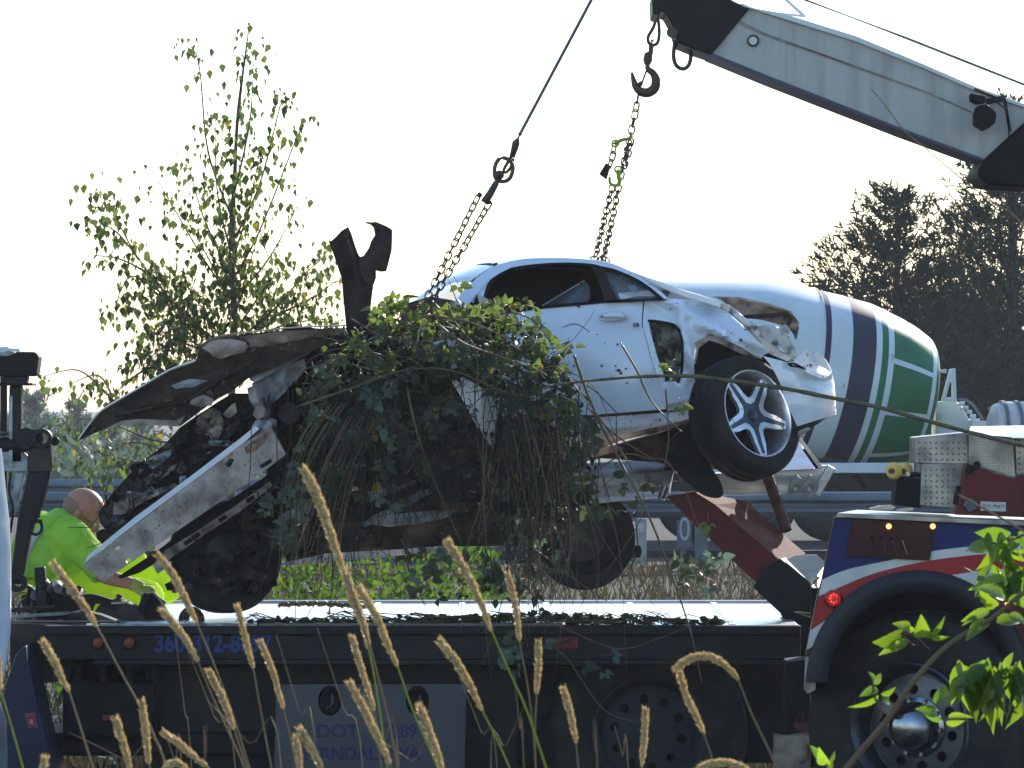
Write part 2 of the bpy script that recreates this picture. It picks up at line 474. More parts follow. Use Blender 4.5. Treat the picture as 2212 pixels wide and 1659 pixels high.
# ================================================================== THE SETTING
def ground_z(x, y):
    def S(a, b, t):
        t = max(0, min(1, (t - a) / (b - a))); return t * t * (3 - 2 * t)
    z = .75 * (1 - S(8, 14, y))
    z -= 6.5 * S(80, 125, y)
    z += .05 * noise.noise(Vector((x * .3, y * .3, 0))) if 8 < y < 75 else 0
    return z
ys = [-6, 0, 4, 7, 8, 9, 10, 11, 12, 13, 14, 16] + [18 + 1.2 * i for i in range(40)] + [70, 76, 82, 88, 95, 102, 110, 118, 126, 150, 200, 300, 500, 800, 1200, 1500]
xs = [-380, -200, -100, -50, -30, -20] + [-14 + i for i in range(29)] + [20, 30, 50, 100, 200, 380]
V = [(x, y, ground_z(x, y)) for y in ys for x in xs]
nx = len(xs)
F = [(j * nx + i, j * nx + i + 1, (j + 1) * nx + i + 1, (j + 1) * nx + i) for j in range(len(ys) - 1) for i in range(nx - 1)]
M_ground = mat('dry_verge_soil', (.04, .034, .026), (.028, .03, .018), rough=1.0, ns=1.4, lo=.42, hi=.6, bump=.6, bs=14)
mk('ground', (V, F), M_ground, smooth=180, kind='structure')
M_asph = mat('asphalt', (.035, .035, .036), (.025, .025, .026), rough=1.0, ns=30, bump=.2, bs=90)
mk('road', ([(-200, 61, .105), (200, 61, .105), (200, 74, .105), (-200, 74, .105), (-200, 61, -.3), (200, 61, -.3), (200, 74, -.3), (-200, 74, -.3)],
            [(0, 1, 2, 3), (0, 4, 5, 1), (3, 2, 6, 7), (0, 3, 7, 4), (1, 5, 6, 2)]), M_asph, kind='structure')
# the air: pale, evenly thin, back-lit
hz = mk('haze', box((0, 770, 2), (780, 1560, 24)), mat('unused_surface', (1, 1, 1)), kind='stuff')
hm = bpy.data.materials.new('haze_air'); hm.use_nodes = True
hn = hm.node_tree; hn.nodes.remove(hn.nodes['Principled BSDF'])
pv = hn.nodes.new('ShaderNodeVolumePrincipled'); pv.inputs['Color'].default_value = (.93, .95, 1, 1)
pv.inputs['Density'].default_value = 0.0004; pv.inputs['Anisotropy'].default_value = 0.0
hn.links.new(pv.outputs[0], hn.nodes['Material Output'].inputs['Volume'])
hz.data.materials.clear(); hz.data.materials.append(hm)

# dry grass on the verge beyond the trucks
def blades(name, n, area, h, m, w=.006):
    V, F = [], []
    for _ in range(n):
        x, y = area(); z = ground_z(x, y)
        a = rng.uniform(0, 6.28); hh = h * rng.uniform(.4, 1.2); l = rng.gauss(0, .3) * hh; l2 = rng.gauss(0, .3) * hh
        d = Vector((math.cos(a), math.sin(a), 0)) * w
        b = Vector((x, y, z)); k = len(V)
        V += [b - d, b + d, b + Vector((l * .4, l2 * .4, hh * .6)) + d * .6, b + Vector((l, l2, hh))]
        F += [(k, k + 1, k + 2), (k, k + 2, k + 3)]
    return mk(name, (V, F), m, smooth=None, kind='stuff')
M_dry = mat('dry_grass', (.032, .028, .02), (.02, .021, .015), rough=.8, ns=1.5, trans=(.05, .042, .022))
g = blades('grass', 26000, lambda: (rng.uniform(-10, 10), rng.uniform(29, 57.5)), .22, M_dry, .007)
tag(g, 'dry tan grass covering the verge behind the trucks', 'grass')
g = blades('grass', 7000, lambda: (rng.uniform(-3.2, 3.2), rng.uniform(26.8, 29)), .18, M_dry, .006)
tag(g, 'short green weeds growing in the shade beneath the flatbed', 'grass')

# leafy creeper bank, bright green against the light
bank = thing('creeper_bank', 'bright green leafy creeper bank between the flatbed and the road', 'creeper', (-1.2, 34, 0))
bme = leafmesh('bank_leaf_shape', .06, .045, M_ivy, kind='ovate', droop=.3)
pl = []
for i in range(6500):
    x = rng.uniform(-3.1, .45); y = rng.uniform(31.5, 38)
    top = 1.28 * math.sin(math.pi * min(1, max(0, (y - 31) / 7))) * (.8 + .35 * noise.noise(Vector((x * 1.3, y, 3)))) * min(1, (.55 - x) / .7)
    z = max(0.02, top * rng.uniform(.45, 1.05) + rng.uniform(-.05, .05))
    pl.append((Vector((x, y, z)), rrot(), rng.uniform(.7, 1.3)))
big = sorted(pl, key=lambda q: q[0].y - q[0].z)[:240]
for q in big: put('leaf', bme, q[0], q[1], q[2], bank)
leafset('leaves', bme, [q for q in pl if q not in big][:6300], bank, M_ivy)
cs = []
for i in range(60):
    x = rng.uniform(-3, .3); y = rng.uniform(32, 37)
    cs.append(tube([Vector((x, y, -.02)), Vector((x + rng.gauss(0, .15), y, .35)), Vector((x + rng.gauss(0, .3), y, .75))], [.006, .005, .002], 5))
mk('canes', join(*cs), M_vine, bank, smooth=180, kind='stuff')

# guard rail (W profile) with posts
gr = thing('guard_rail', 'long galvanised corrugated guard rail running along the road', 'guard rail', (0, 57.6, 0))
def wprof(yc, z0, x0, x1):
    pr = [(0, 0), (-.03, .02), (-.08, .07), (-.08, .10), (0, .145), (0, .165), (-.08, .21), (-.08, .24), (-.03, .29), (0, .31)]
    V = []
    for x in (x0, x1):
        for (dy, dz) in pr: V.append(Vector((x, yc + dy, z0 + dz)))
        for (dy, dz) in reversed(pr): V.append(Vector((x, yc + dy + .006, z0 + dz)))
    n = 2 * len(pr)
    return V, [(i, (i + 1) % n, n + (i + 1) % n, n + i) for i in range(n)] + [tuple(range(n - 1, -1, -1)), tuple(range(n, 2 * n))]
for i in range(-5, 5):
    mk('rail_panel', wprof(57.6 + (.008 if i % 2 else 0), .63, i * 3.81, (i + 1) * 3.81 + .05), M_galv, gr, smooth=40)
for i in range(-10, 11):
    x = i * 1.905 + .4
    mk('post', box((x, 57.72, .42), (.15, .10, .98)), M_galv, gr, bevel=.008)
# second, farther rail, added to stand in for a dark shadow line
gr2 = thing('guard_rail', 'added second grey guard rail standing in for the dark shadow line below the mixer truck', 'guard rail', (0, 75.5, 0))
for i in range(-6, 6):
    mk('rail_panel', wprof(75.5 + (.008 if i % 2 else 0), .42, i * 3.81, (i + 1) * 3.81 + .05), M_galv, gr2, smooth=40)
for i in range(-12, 13):
    mk('post', box((i * 1.905, 75.62, .2), (.15, .10, 1.0)), M_galv, gr2, bevel=.008)

# ------------------------------------------------------------------ mixer truck
YM = 66.0
mx = thing('mixer_truck', 'white concrete mixer truck with navy rings and green panels on its drum', 'truck', (P(1700, 1000, YM).x, YM, .1))
pxm = K * YM
th, el = R(11), R(-10.8)
ax = Vector((math.cos(th) * math.cos(el), math.sin(th) * math.cos(el), math.sin(el)))
A0 = P(1660, 804, YM)
prof = [(-380, 60), (-370, 110), (-330, 136), (-250, 152), (-150, 171), (-60, 189), (0, 195), (40, 195), (66, 195), (80, 195), (128, 194), (182, 190), (196, 188), (211, 184.5), (224, 181),
        (232, 178.5), (262, 170), (292, 159), (318, 146), (328, 140), (336, 131), (341, 120), (344, 104), (345, 80), (345, 0)]
NA = 90
prof = [(h if h < 200 else 200 + (h - 200) * 1.06, r_) for h, r_ in prof]
Vd, Fd, fm = [], [], []
s_, t_, a_ = frame_from(ax)
for h, r in prof:
    for i in range(NA):
        k = 2 * math.pi * i / NA
        Vd.append(A0 + a_ * h * pxm + (s_ * math.cos(k) + t_ * math.sin(k)) * r * pxm)
for j in range(len(prof) - 1):
    hm_ = (prof[j][0] + prof[j + 1][0]) / 2
    if hm_ > 200: hm_ = 200 + (hm_ - 200) / 1.06
    for i in range(NA):
        Fd.append((j * NA + i, j * NA + (i + 1) % NA, (j + 1) * NA + (i + 1) % NA, (j + 1) * NA + i))
        k = 0
        if 66 < hm_ < 80: k = 1
        elif 128 < hm_ < 182: k = 1
        elif 196 < hm_ < 211: k = 2
        elif 224 < hm_ < 318:
            k = 2 if (i + 4) % 9 != 0 else 0
        elif 326 < hm_: k = 2
        fm.append(k)
mk('drum', (Vd, Fd), [M_cream, M_navy, M_green], mx, smooth=40, fmat=fm)
# drum seam ring
mk('drum_ring', lathe([(-2, 195.2), (-2, 197), (2, 197), (2, 195.2)], A0, ax, 72) if False else lathe([(h * pxm, r * pxm) for h, r in ((64, 195.5), (64, 196.6), (66.4, 196.6), (66.4, 195.5))], A0, ax, 72), M_cream, mx, smooth=40)
def MS(name, outl, Y, th_, m, **k): return mk(name, slab(outl, Y, th_), m, mx, bevel=.01, **k)
MS('frame_rail', [(1050, 1000), (1975, 1000), (1975, 1022), (1050, 1022)], YM - 1.3, .25, M_cream)
MS('frame_rail', [(1050, 1025), (2300, 1025), (2300, 1062), (1050, 1062)], YM - .9, 1.2, M_blackmatte)
MS('pedestal', [(2024, 868), (2066, 866), (2080, 880), (2098, 915), (2120, 925), (2120, 1000), (2018, 1000)], YM, .7, M_cream)
mk('hopper_bracket', plate([(2052, 797), (2064, 795), (2067, 868), (2034, 867)], flat(YM - .3), .12, holes=[[(2052, 826), (2057, 826), (2057, 858), (2044, 858)]]), M_cream, mx, bevel=.005)
mk('hopper_bracket', plate([(2030, 800), (2045, 797), (2045, 806), (2030, 806)], flat(YM - .2), .2), M_cream, mx, bevel=.005)
MS('step_plate', [(2100, 905), (2140, 912), (2150, 935), (2096, 940)], YM - .3, .5, M_cream)
q = A0 + ax * 1.0
mk('water_tank', lathe([(h, r) for h, r in ((0, 0), (0, .22), (.06, .34), (.18, .38), (1.9, .38), (2.05, .3), (2.1, 0))], P(2138, 927, YM - .9), (1, .15, 0), 40), M_stripew, mx, smooth=40)
for x in (2160, 2190):
    c = P(x, 927, YM - .9); mk('tank_strap', lathe([(0, .385), (0, .395), (.05, .395), (.05, .385)], c, (1, .15, 0), 40), M_galv, mx, smooth=40)
mk('handrail', tube(smoothpath([P(2120, 925, YM), P(2140, 895, YM), P(2138, 880, YM), P(2170, 882, YM)], 4), .02, 6), M_galv, mx, smooth=180)
mk('hose', tube(smoothpath([P(2070, 862, YM), P(2090, 866, YM), P(2110, 885, YM), P(2128, 915, YM)], 6), .022, 6), M_galv, mx, smooth=180)
for i in range(6):
    mk('ladder_rung', cyl(P(2072 + i * 8, 872 + i * 9, YM - .1), P(2084 + i * 8, 872 + i * 9, YM - .1), .03, n=8), M_cream, mx, smooth=40)
for x in (1500, 1640, 1790, 2230):
    c = Vector((P(x, 0, YM - 1.1).x, YM - 1.2, .62))
    w = mk('wheel', lathe([(0, .28), (0, .40), (.02, .48), (.06, .52), (.24, .52), (.28, .47), (.3, .3)], c, (0, 1, 0), 36), M_rubber, mx, smooth=40)
    mk('rim', lathe([(.02, .28), (.10, .24), (.12, .12), (.04, .10), (.04, 0)], c, (0, 1, 0), 30), M_dark, w, smooth=40)
    mk('mudguard', lathe([(-.02, .58), (-.02, .62), (.5, .62), (.5, .58)], c, (0, 1, 0), 24, closed_profile=True, a0=10, a1=170), M_black, mx, smooth=40)
MS('cab', [(2300, 760), (2700, 760), (2720, 860), (2720, 1060), (2300, 1060)], YM - 1.2, 2.4, M_cream)
# roadside marker lettering seen low behind the wreck
sg = thing('road_sign', 'pale roadside plate with a 0 on it behind the guard rail post', 'sign', (P(1475, 1150, 59).x, 59, 0))
mk('post', box((P(1475, 0, 59).x, 59.04, .3), (.06, .04, 1.0)), M_galv, sg, bevel=.004)
mk('face', slab([(1462, 1124), (1494, 1124), (1494, 1180), (1462, 1180)], 59, .02), mat('bluish_sign', (.13, .17, .21), (.10, .13, .17), rough=.5), sg)
text('lettering', '0', .42, P(1466, 1167, 58.98), (1, 0, 0), mat('pale_sign_print', (.42, .47, .50), rough=.6), sg, .003, .7)
sg = thing('reflector_post', 'short whitish marker post under the dark hanging tyre', 'post', (P(1382, 1150, 59).x, 59, 0))
mk('shaft', slab([(1372, 1120), (1397, 1120), (1396, 1290), (1373, 1290)], 59, .06), mat('pale_post', (.36, .40, .40), (.26, .30, .31), rough=.6, ns=4), sg, bevel=.01)
mk('reflector', slab([(1378, 1130), (1391, 1130), (1391, 1150), (1378, 1150)], 58.985, .014), M_stripew, sg)

# ------------------------------------------------------------------ pines on the right
def pine(name, label, base, H, spread, seed, tuft_n, mneedle, group, bigtufts=True, tl=.20, low=.12):
    r = random.Random(seed)
    t = thing(name, label, 'tree', base, group)
    b = Vector(base)
    mk('trunk', tube([b, b + Vector((.02 * H * .1, 0, H * .5)), b + Vector((r.gauss(0, .01) * H, 0, H))], [H * .022, H * .015, .012], 9), M_pinebark, t, smooth=180)
    limbs = []; Vn, Fn = [], []
    def tuft(p, d, L):
        d = d.normalized()
        for k in range(9):
            q = (d * r.uniform(.3, 1) + Vector((r.gauss(0, .55), r.gauss(0, .55), r.gauss(.15, .5)))).normalized()
            s = q.cross(Vector((r.gauss(0, 1), r.gauss(0, 1), r.gauss(0, 1)))).normalized() * L * .085
            o = p + d * r.uniform(-.6, .5) * L; n = len(Vn); l = L * r.uniform(.6, 1.1)
            Vn.extend([o - s * .6, o + s * .6, o + q * l * .6 + s, o + q * l, o + q * l * .6 - s]); Fn.append((n, n + 1, n + 2, n + 3, n + 4))
    per = 5
    lv = int(H / .34)
    count = 0
    for j in range(lv):
        hz_ = H * (low + (1 - low) * j / lv) + r.gauss(0, .08)
        f = 1 - hz_ / H
        for k in range(per + r.randint(-1, 1)):
            a = r.uniform(0, 2 * math.pi); L = spread * (f ** .95) * r.uniform(.65, 1.15) + .18
            p0 = b + Vector((0, 0, hz_)); up = r.uniform(.35, .95)
            d = Vector((math.cos(a), math.sin(a), up * .6))
            p1 = p0 + d * L * .5; p2 = p0 + d * L + Vector((0, 0, L * up * .35))
            limbs.append(tube([p0, p1, p2], [.035 * f + .012, .02 * f + .008, .004], 5))
            nt = max(4, int(L * tuft_n * (.45 + 1.0 * f)))
            for q in range(nt):
                u_ = r.uniform(.15, 1.0) ** .8
                c = p0.lerp(p1, u_ * 2) if u_ < .5 else p1.lerp(p2, u_ * 2 - 1)
                side = Vector((r.gauss(0, .16), r.gauss(0, .16), r.gauss(.05, .10))) * L * .8
                dd = (d + side + Vector((0, 0, .5))).normalized()
                tuft(c + side, dd, tl * r.uniform(.7, 1.2)); count += 1
    mk('branches', join(*limbs), M_pinebark, t, smooth=180, kind='stuff')
    mk('crown', (Vn, Fn), mneedle, t, kind='stuff')
    return t
def at_ground(u, Y): return Vector((P(u, 0, Y).x, Y, ground_z(0, Y) - .2))
def topH(u, v, Y): return P(u, v, Y).z - at_ground(u, Y).z
for (u, v, Y, sp, lab, sd, n) in (
        (1937, 385, 92, 3.7, 'slender pine just right of the mixer drum, lower than its neighbour', 3, 30),
        (2185, 215, 96, 4.0, 'tallest dark pine rising behind the end of the crane boom', 4, 28),
        (2075, 640, 104, 3.0, 'short bushy pine filling the gap between the two tall pines', 5, 26),
        (2330, 380, 100, 3.0, 'dark pine cut off by the right edge of the picture', 6, 26)):
    pine('pine_tree', lab, at_ground(u, Y), topH(u, v, Y), sp, sd, n, M_needle, 'dark pines on the right', tl=.19)
# dense dark thicket under the pines
th_ = thing('evergreen_thicket', 'dense dark evergreen thicket under the pines on the right', 'bushes', at_ground(2150, 98))
pl = []
r = random.Random(8)
nme = leafmesh('thicket_leaf_shape', .24, .11, M_needle, droop=.4)
for i in range(15000):
    u = r.uniform(1960, 2420); Y = r.uniform(95, 103)
    top = 760 - 60 * noise.noise(Vector((u * .02, Y * .4, 0))) + max(0, (2010 - u)) * 1.2
    v = top + (1090 - top) * r.random() ** 1.2
    pl.append((P(u, v, Y), rrot(r), r.uniform(.6, 1.5)))
leafset('leaves', nme, pl, th_, M_needle)
st = [tube([at_ground(u, 99), P(u + r.uniform(-20, 20), 800, 99)], [.09, .03], 6) for u in range(1990, 2400, 28)]
mk('stems', join(*st), M_pinebark, th_, smooth=180, kind='stuff')

# ------------------------------------------------------------------ pale trees far left in the haze
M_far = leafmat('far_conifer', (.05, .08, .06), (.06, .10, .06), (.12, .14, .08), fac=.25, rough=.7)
for (u, v, Y, sp, lab, sd) in (
        (75, 842, 200, 3.2, 'hazy pale conifer beside the black mast, tip highest on the left', 21),
        (165, 868, 215, 3.0, 'hazy pale conifer directly under the tip of the bent bonnet', 22),
        (20, 905, 190, 2.6, 'hazy conifer low behind the black mast post', 23),
        (235, 920, 205, 2.6, 'hazy low conifer between the bonnet tip and the birch sprays', 24),
        (300, 912, 220, 3.0, 'hazy conifer seen in the gap below the bent bonnet', 25)):
    pine('conifer', lab, at_ground(u, Y), topH(u, v, Y), sp, sd, 9, M_far, 'hazy conifers far off on the left', tl=.42, low=.05)
hd = thing('hedgerow', 'hazy line of rounded bushes above the guard rail at left', 'bushes', at_ground(200, 150))
pl = []
for i in range(9000):
    u = r.uniform(-60, 620); Y = r.uniform(135, 165)
    top = 985 + 45 * noise.noise(Vector((u * .018, Y * .15, 5))) + 18 * noise.noise(Vector((u * .06, Y * .4, 1)))
    v = top + (1160 - top) * r.random()
    pl.append((P(u, v, Y), rrot(r), r.uniform(.7, 1.6)))
fme = leafmesh('far_leaf_shape', .40, .30, M_far, droop=.3)
leafset('leaves', fme, pl, hd, M_far)

# ------------------------------------------------------------------ birch behind the wreck
YB = 31.0
bt = thing('birch_tree', 'slender young birch with sparse hanging leaves behind the wreck', 'tree', (P(500, 0, YB).x, YB, 0))
trunk = smoothpath([Vector((P(500, 0, YB).x, YB, 0)), P(500, 900, YB), P(506, 700, YB), P(500, 520, YB), P(507, 380, YB), P(514, 240, YB), P(536, 75, YB)], 5)
mk('trunk', tube(trunk, [.026 * (1 - i / len(trunk)) ** .9 + .003 for i in range(len(trunk))], 8), M_bark, bt, smooth=180)
lme = leafmesh('birch_leaf_shape', .062, .048, M_birch, kind='birch', droop=.15, fold=.15)
r = random.Random(77)
limbs, leaves = [], []
def spray(pts, n, rad=.0075, hang=.03, side=.07, scale=1.0):
    path = smoothpath(pts, 6)
    limbs.append(tube(path, [rad * (1 - i / len(path)) + .0012 for i in range(len(path))], 5))
    for i in range(n):
        t = r.random() ** .8; p = path[min(len(path) - 1, int(t * len(path)))]
        q = p + Vector((r.gauss(0, side), r.gauss(0, side * 1.5), r.gauss(-hang, side * .8)))
        if r.random() < .45: limbs.append(tube([p, (p + q) / 2 + Vector((0, 0, .012)), q], [.0022, .0016, .001], 4))
        rot = Matrix.Rotation(r.uniform(0, 6.28), 3, 'Z') @ Matrix.Rotation(r.gauss(1.25, .3), 3, 'Y') @ Matrix.Rotation(r.gauss(0, .6), 3, 'X')
        leaves.append((q, rot, scale * r.uniform(.45, 1.15)))
def B(*uv): return [P(u, v, YB + r.uniform(-.25, .25)) for u, v in uv]
SP = [  # (points, leaves, hang, side)
    (((506, 520), (512, 300), (536, 75)), 95, .0, .09), (((505, 420), (540, 260), (548, 100)), 34, 0, .05), (((505, 480), (450, 330), (430, 140), (402, 90)), 50, 0, .08),
    (((505, 520), (560, 400), (600, 250), (612, 200)), 62, 0, .07), (((505, 600), (560, 500), (640, 300), (652, 280)), 40, 0, .07), (((500, 600), (440, 470), (400, 330)), 66, 0, .11),
    (((503, 650), (440, 560), (370, 440), (345, 395)), 60, 0, .09), (((503, 650), (580, 560), (640, 450)), 66, 0, .10), (((503, 560), (470, 420), (465, 260)), 85, 0, .10),
    (((503, 560), (540, 440), (560, 330)), 85, 0, .11), (((503, 700), (480, 620), (430, 520), (400, 470)), 100, 0, .12), (((503, 700), (530, 600), (560, 500)), 120, 0, .13),
    (((500, 760), (400, 680), (300, 560), (235, 440), (215, 415)), 150, .02, .09), (((300, 560), (250, 500), (190, 470)), 50, .02, .08), (((320, 590), (260, 560), (195, 550)), 26, .02, .05),
    (((420, 690), (300, 600), (265, 620), (245, 680)), 60, .06, .06), (((380, 700), (340, 600), (330, 560)), 90, .04, .10),
    (((480, 760), (400, 680), (350, 640)), 190, .04, .13), (((480, 780), (400, 730), (330, 720)), 220, .05, .15), (((450, 760), (370, 740), (310, 790)), 170, .05, .12),
    (((460, 720), (430, 640), (380, 610)), 170, .03, .14), (((505, 700), (500, 620), (510, 560)), 120, .0, .14), (((505, 720), (560, 640), (590, 600)), 110, .03, .12),
    (((510, 740), (600, 660), (660, 590), (720, 540)), 130, .03, .10), (((600, 680), (680, 640), (735, 600)), 100, .04, .10), (((520, 740), (620, 700), (700, 690)), 90, .02, .09),
    (((560, 740), (570, 690), (590, 640)), 70, .02, .1), (((330, 790), (280, 820), (240, 860)), 60, .05, .07), (((380, 820), (300, 850), (250, 880)), 40, .03, .06),
    (((240, 860), (170, 800), (90, 815)), 20, .04, .05), (((240, 850), (210, 810), (150, 830)), 34, .04, .06),
    (((420, 960), (330, 950), (240, 915), (180, 905), (110, 920)), 110, .06, .08), (((400, 1000), (320, 960), (260, 960), (170, 990)), 90, .08, .08), (((350, 1000), (280, 1000), (190, 1020)), 45, .06, .06),
    (((400, 980), (360, 940), (330, 930)), 40, .04, .06), (((420, 1030), (300, 1000), (150, 960)), 40, .06, .08),
]
for pts, n, hg, sd in SP: spray(B(*pts), int(n * (1.25 if pts[0][1] < 640 else 1.05)), hang=hg, side=sd * (.75 if pts[0][1] < 640 else 1))
mk('branches', join(*limbs), M_bark, bt, smooth=180, kind='stuff')
r.shuffle(leaves)
for q in leaves[:290]: put('leaf', lme, q[0], q[1], q[2], bt)
leafset('leaves', lme, leaves[290:], bt, M_birch)
# ================================================================== FLATBED CARRIER
YF = 23.6
fb = thing('flatbed_truck', 'black flatbed carrier with bright aluminium deck and blue phone number on its side', 'truck', (P(900, 0, YF).x, YF, 0))
DZ = P(0, 1352, YF).z; x0 = P(95, 0, YF).x; x1 = P(1730, 0, YF).x
def WB(xa, xb, ya, yb, za, zb): return box(((xa + xb) / 2, (ya + yb) / 2, (za + zb) / 2), (xb - xa, yb - ya, zb - za))
def ux(u, Y=YF): return P(u, 0, Y).x
def vz(v, Y=YF): return P(0, v, Y).z
mk('deck', WB(x0, x1, YF + .10, YF + 2.5, DZ - .05, DZ - .004), M_deck, fb, bevel=.004)
for i in range(9):
    xa = x0 + .2 + i * .46
    mk('deck_rib', WB(xa, xa + .03, YF + .12, YF + 2.48, DZ - .004, DZ + .004), M_deck, fb)
# bed side: rail cap, web, lower lip
mk('side_rail', join(WB(x0, x1, YF, YF + .10, DZ - .045, DZ), WB(x0, x1, YF + .025, YF + .06, DZ - .17, DZ - .045), WB(ux(200), x1, YF, YF + .09, DZ - .195, DZ - .170)), M_bed, fb, bevel=.005)
mk('side_rail', WB(x0, x1, YF + 2.5, YF + 2.56, DZ - .1, DZ + .012), M_bare, fb, bevel=.006)
mk('cap_strip', WB(ux(560), ux(1215), YF + .004, YF + .095, DZ, DZ + .012), mat('mesh_tread_strip', (.16, .155, .15), (.07, .06, .06), rough=.45, metal=.6, ns=150, lo=.45, hi=.55), fb)
mk('cap_strip', WB(ux(215), ux(555), YF + .004, YF + .05, DZ, DZ + .010), M_greymetal, fb)
text('lettering', '360-312-8697', .125, Vector((ux(332), YF + .0235, vz(1408))), (1, 0, 0), M_blueletter, fb, .001, .83, .004)
for u in (211, 279):
    b = mk('marker_light', lathe([(0, .034), (.016, .034), (.022, .030)], P(u, 1389, YF + .025), (0, -1, 0), 24), M_rubber, fb, smooth=40)
    mk('lens', ball(P(u, 1389, YF + .006), .028, 14, 8, (1, .35, 1)), M_amber, b, smooth=180)
mk('marker_light', WB(ux(1178), ux(1250), YF + .012, YF + .025, vz(1402), vz(1378)), mat('dull_red_reflector', (.16, .02, .03), rough=.3), fb, bevel=.003)
# subframe and everything hanging below
mk('subframe', WB(ux(120), ux(1740), YF + .55, YF + .68, vz(1520), DZ - .06), M_black, fb, bevel=.008)
mk('subframe', WB(ux(120), ux(1740), YF + 1.7, YF + 1.83, vz(1520), DZ - .06), M_black, fb, bevel=.008)
mk('side_skirt', WB(ux(300), ux(1120), YF + .3, YF + .36, vz(1700), vz(1442)), M_bed, fb, bevel=.01)
mk('side_skirt', WB(ux(1010), ux(1760), YF + .34, YF + .40, vz(1660), vz(1436)), M_blackmatte, fb, bevel=.01)
mk('lower_guard', WB(ux(60), ux(600), YF + .2, YF + .9, vz(1640), vz(1590)), M_blackmatte, fb, bevel=.02)
for i, u in enumerate(range(150, 320, 56)):
    mk('cross_member', WB(ux(u), ux(u + 18), YF + .2, YF + 2.2, vz(1610), vz(1440)), M_black, fb, bevel=.006)
mk('toolbox', WB(ux(130), ux(330), YF + .12, YF + .55, vz(1595), vz(1478)), M_blackmatte, fb, bevel=.015)
mk('toolbox_latch', WB(ux(218), ux(240), YF + .10, YF + .12, vz(1560), vz(1548)), mat('small_red_tag', (.20, .03, .03), rough=.5), fb, bevel=.002)
mk('air_tank', cyl(P(340, 1600, YF + .5), P(560, 1600, YF + .5), .12, n=24), M_black, fb, smooth=40, bevel=.01)
# sign plate
SY = YF - .02
sp = mk('sign_plate', slab([(597, 1479), (1008, 1478), (1003, 1668), (592, 1668)], SY, .012, holes=[
    [(712 + 25 * math.cos(a) * 1.0, 1514 + 33 * math.sin(a)) for a in [i * math.pi / 12 for i in range(24)]],
    [(902 + 25 * math.cos(a), 1514 + 33 * math.sin(a)) for a in [i * math.pi / 12 for i in range(24)]]]), M_sign, fb, bevel=.002)
for u in (712, 902):
    mk('oval_recess', lathe([(0, .06), (.05, .055), (.05, 0)], P(u, 1514, SY + .012), (0, 1, 0), 24), M_blackmatte, sp, smooth=40)
    mk('latch_handle', tube(smoothpath([P(u + 5, 1500, SY + .01), P(u + 6, 1515, SY), P(u + 3, 1524, SY), P(u - 8, 1531, SY + .01)], 4), .003, 6), M_galv, sp, smooth=180)
text('lettering', 'DOT', .088, P(683, 1592, SY - .001), (1, 0, 0), M_signtext, sp, .001, 1.1, .003)
text('lettering', '13289', .088, P(810, 1592, SY - .001), (1, 0, 0), M_signtext, sp, .001, .95, .003)
text('lettering', 'FERNDALE WA', .088, P(655, 1641, SY - .001), (1, 0, 0), M_signtext, sp, .001, .98, .003)
for u, v in ((985, 1524), (612, 1490), (998, 1490)):
    mk('rivet', ball(P(u, v, SY - .001), .006, 8, 6), M_galv, sp, smooth=180)
def truckwheel(parent, c, axis, tyre_r, rim_r, width, mats, holes=10, hub=True, deep=.09):
    a = Vector(axis).normalized(); c = Vector(c)
    mt, mr, md = mats; w = width
    wh = mk('wheel', lathe([(-w * .5, rim_r * .98), (-w * .5, tyre_r * .86), (-w * .44, tyre_r * .96), (-w * .34, tyre_r), (w * .34, tyre_r), (w * .44, tyre_r * .965), (w * .5, tyre_r * .88), (w * .47, rim_r * 1.08), (w * .42, rim_r)], c, a, 56), mt, parent, smooth=35)
    r = rim_r; f = w * .44
    mk('rim', lathe([(f - .01, r * 1.0), (f + .004, r * 1.03), (f + .010, r * 1.0), (f - .004, r * .95), (f - .02, r * .90), (f - deep, r * .84), (f - deep, r * .78)], c, a, 64), mr, wh, smooth=50)
    s, t, _ = frame_from(a)
    def fn(p, q): return c + a * (f - deep + .02 * (1 - (p * p + q * q) / (r * r))) + s * p + t * q
    hs = [[(r * .60 * math.cos(k) + r * .085 * math.cos(b), r * .60 * math.sin(k) + r * .085 * math.sin(b)) for b in [j * math.pi / 6 for j in range(12)]] for k in [2 * math.pi * (i + .3) / holes for i in range(holes)]]
    mk('wheel_disc', plate([(r * .80 * math.cos(k), r * .80 * math.sin(k)) for k in [i * math.pi / 24 for i in range(48)]], fn, .012, step=r * .12, holes=hs, back=-a), mr, wh, smooth=40)
    mk('brake_drum', lathe([(-w * .2, r * .7), (f - deep - .05, r * .72), (f - deep - .05, 0)], c, a, 30), M_blackmatte, wh, smooth=40)
    if hub:
        o = f - deep + .012
        mk('hub_cap', lathe([(o, r * .46), (o + .012, r * .47), (o + .02, r * .40), (o + .05, r * .37), (o + .10, r * .33), (o + .125, r * .22), (o + .132, r * .10), (o + .134, 0)], c, a, 48), M_chrome, wh, smooth=50)
        for i in range(10):
            k = 2 * math.pi * (i + .1) / 10
            p = c + a * (o + .005) + (s * math.cos(k) + t * math.sin(k)) * r * .425
            mk('lug_nut', cyl(p, p + a * .028, .014, .010, 8), M_chrome, wh, smooth=40)
    return wh
truckwheel(fb, (ux(1398, YF + .2), YF + .22, .50), (.10, -1, 0), .50, .285, .26, (M_rubber, mat('dull_dark_rim', (.028, .028, .032), (.018, .018, .02), rough=.6), M_black), hub=False)
truckwheel(fb, (ux(1130, YF + .5), YF + 1.9, .50), (.10, -1, 0), .50, .285, .26, (M_rubber, M_black, M_black), hub=False)
mk('mudflap', slab([(1150, 1440), (1240, 1440), (1236, 1700), (1154, 1700)], YF + .3, .01), M_blackmatte, fb)
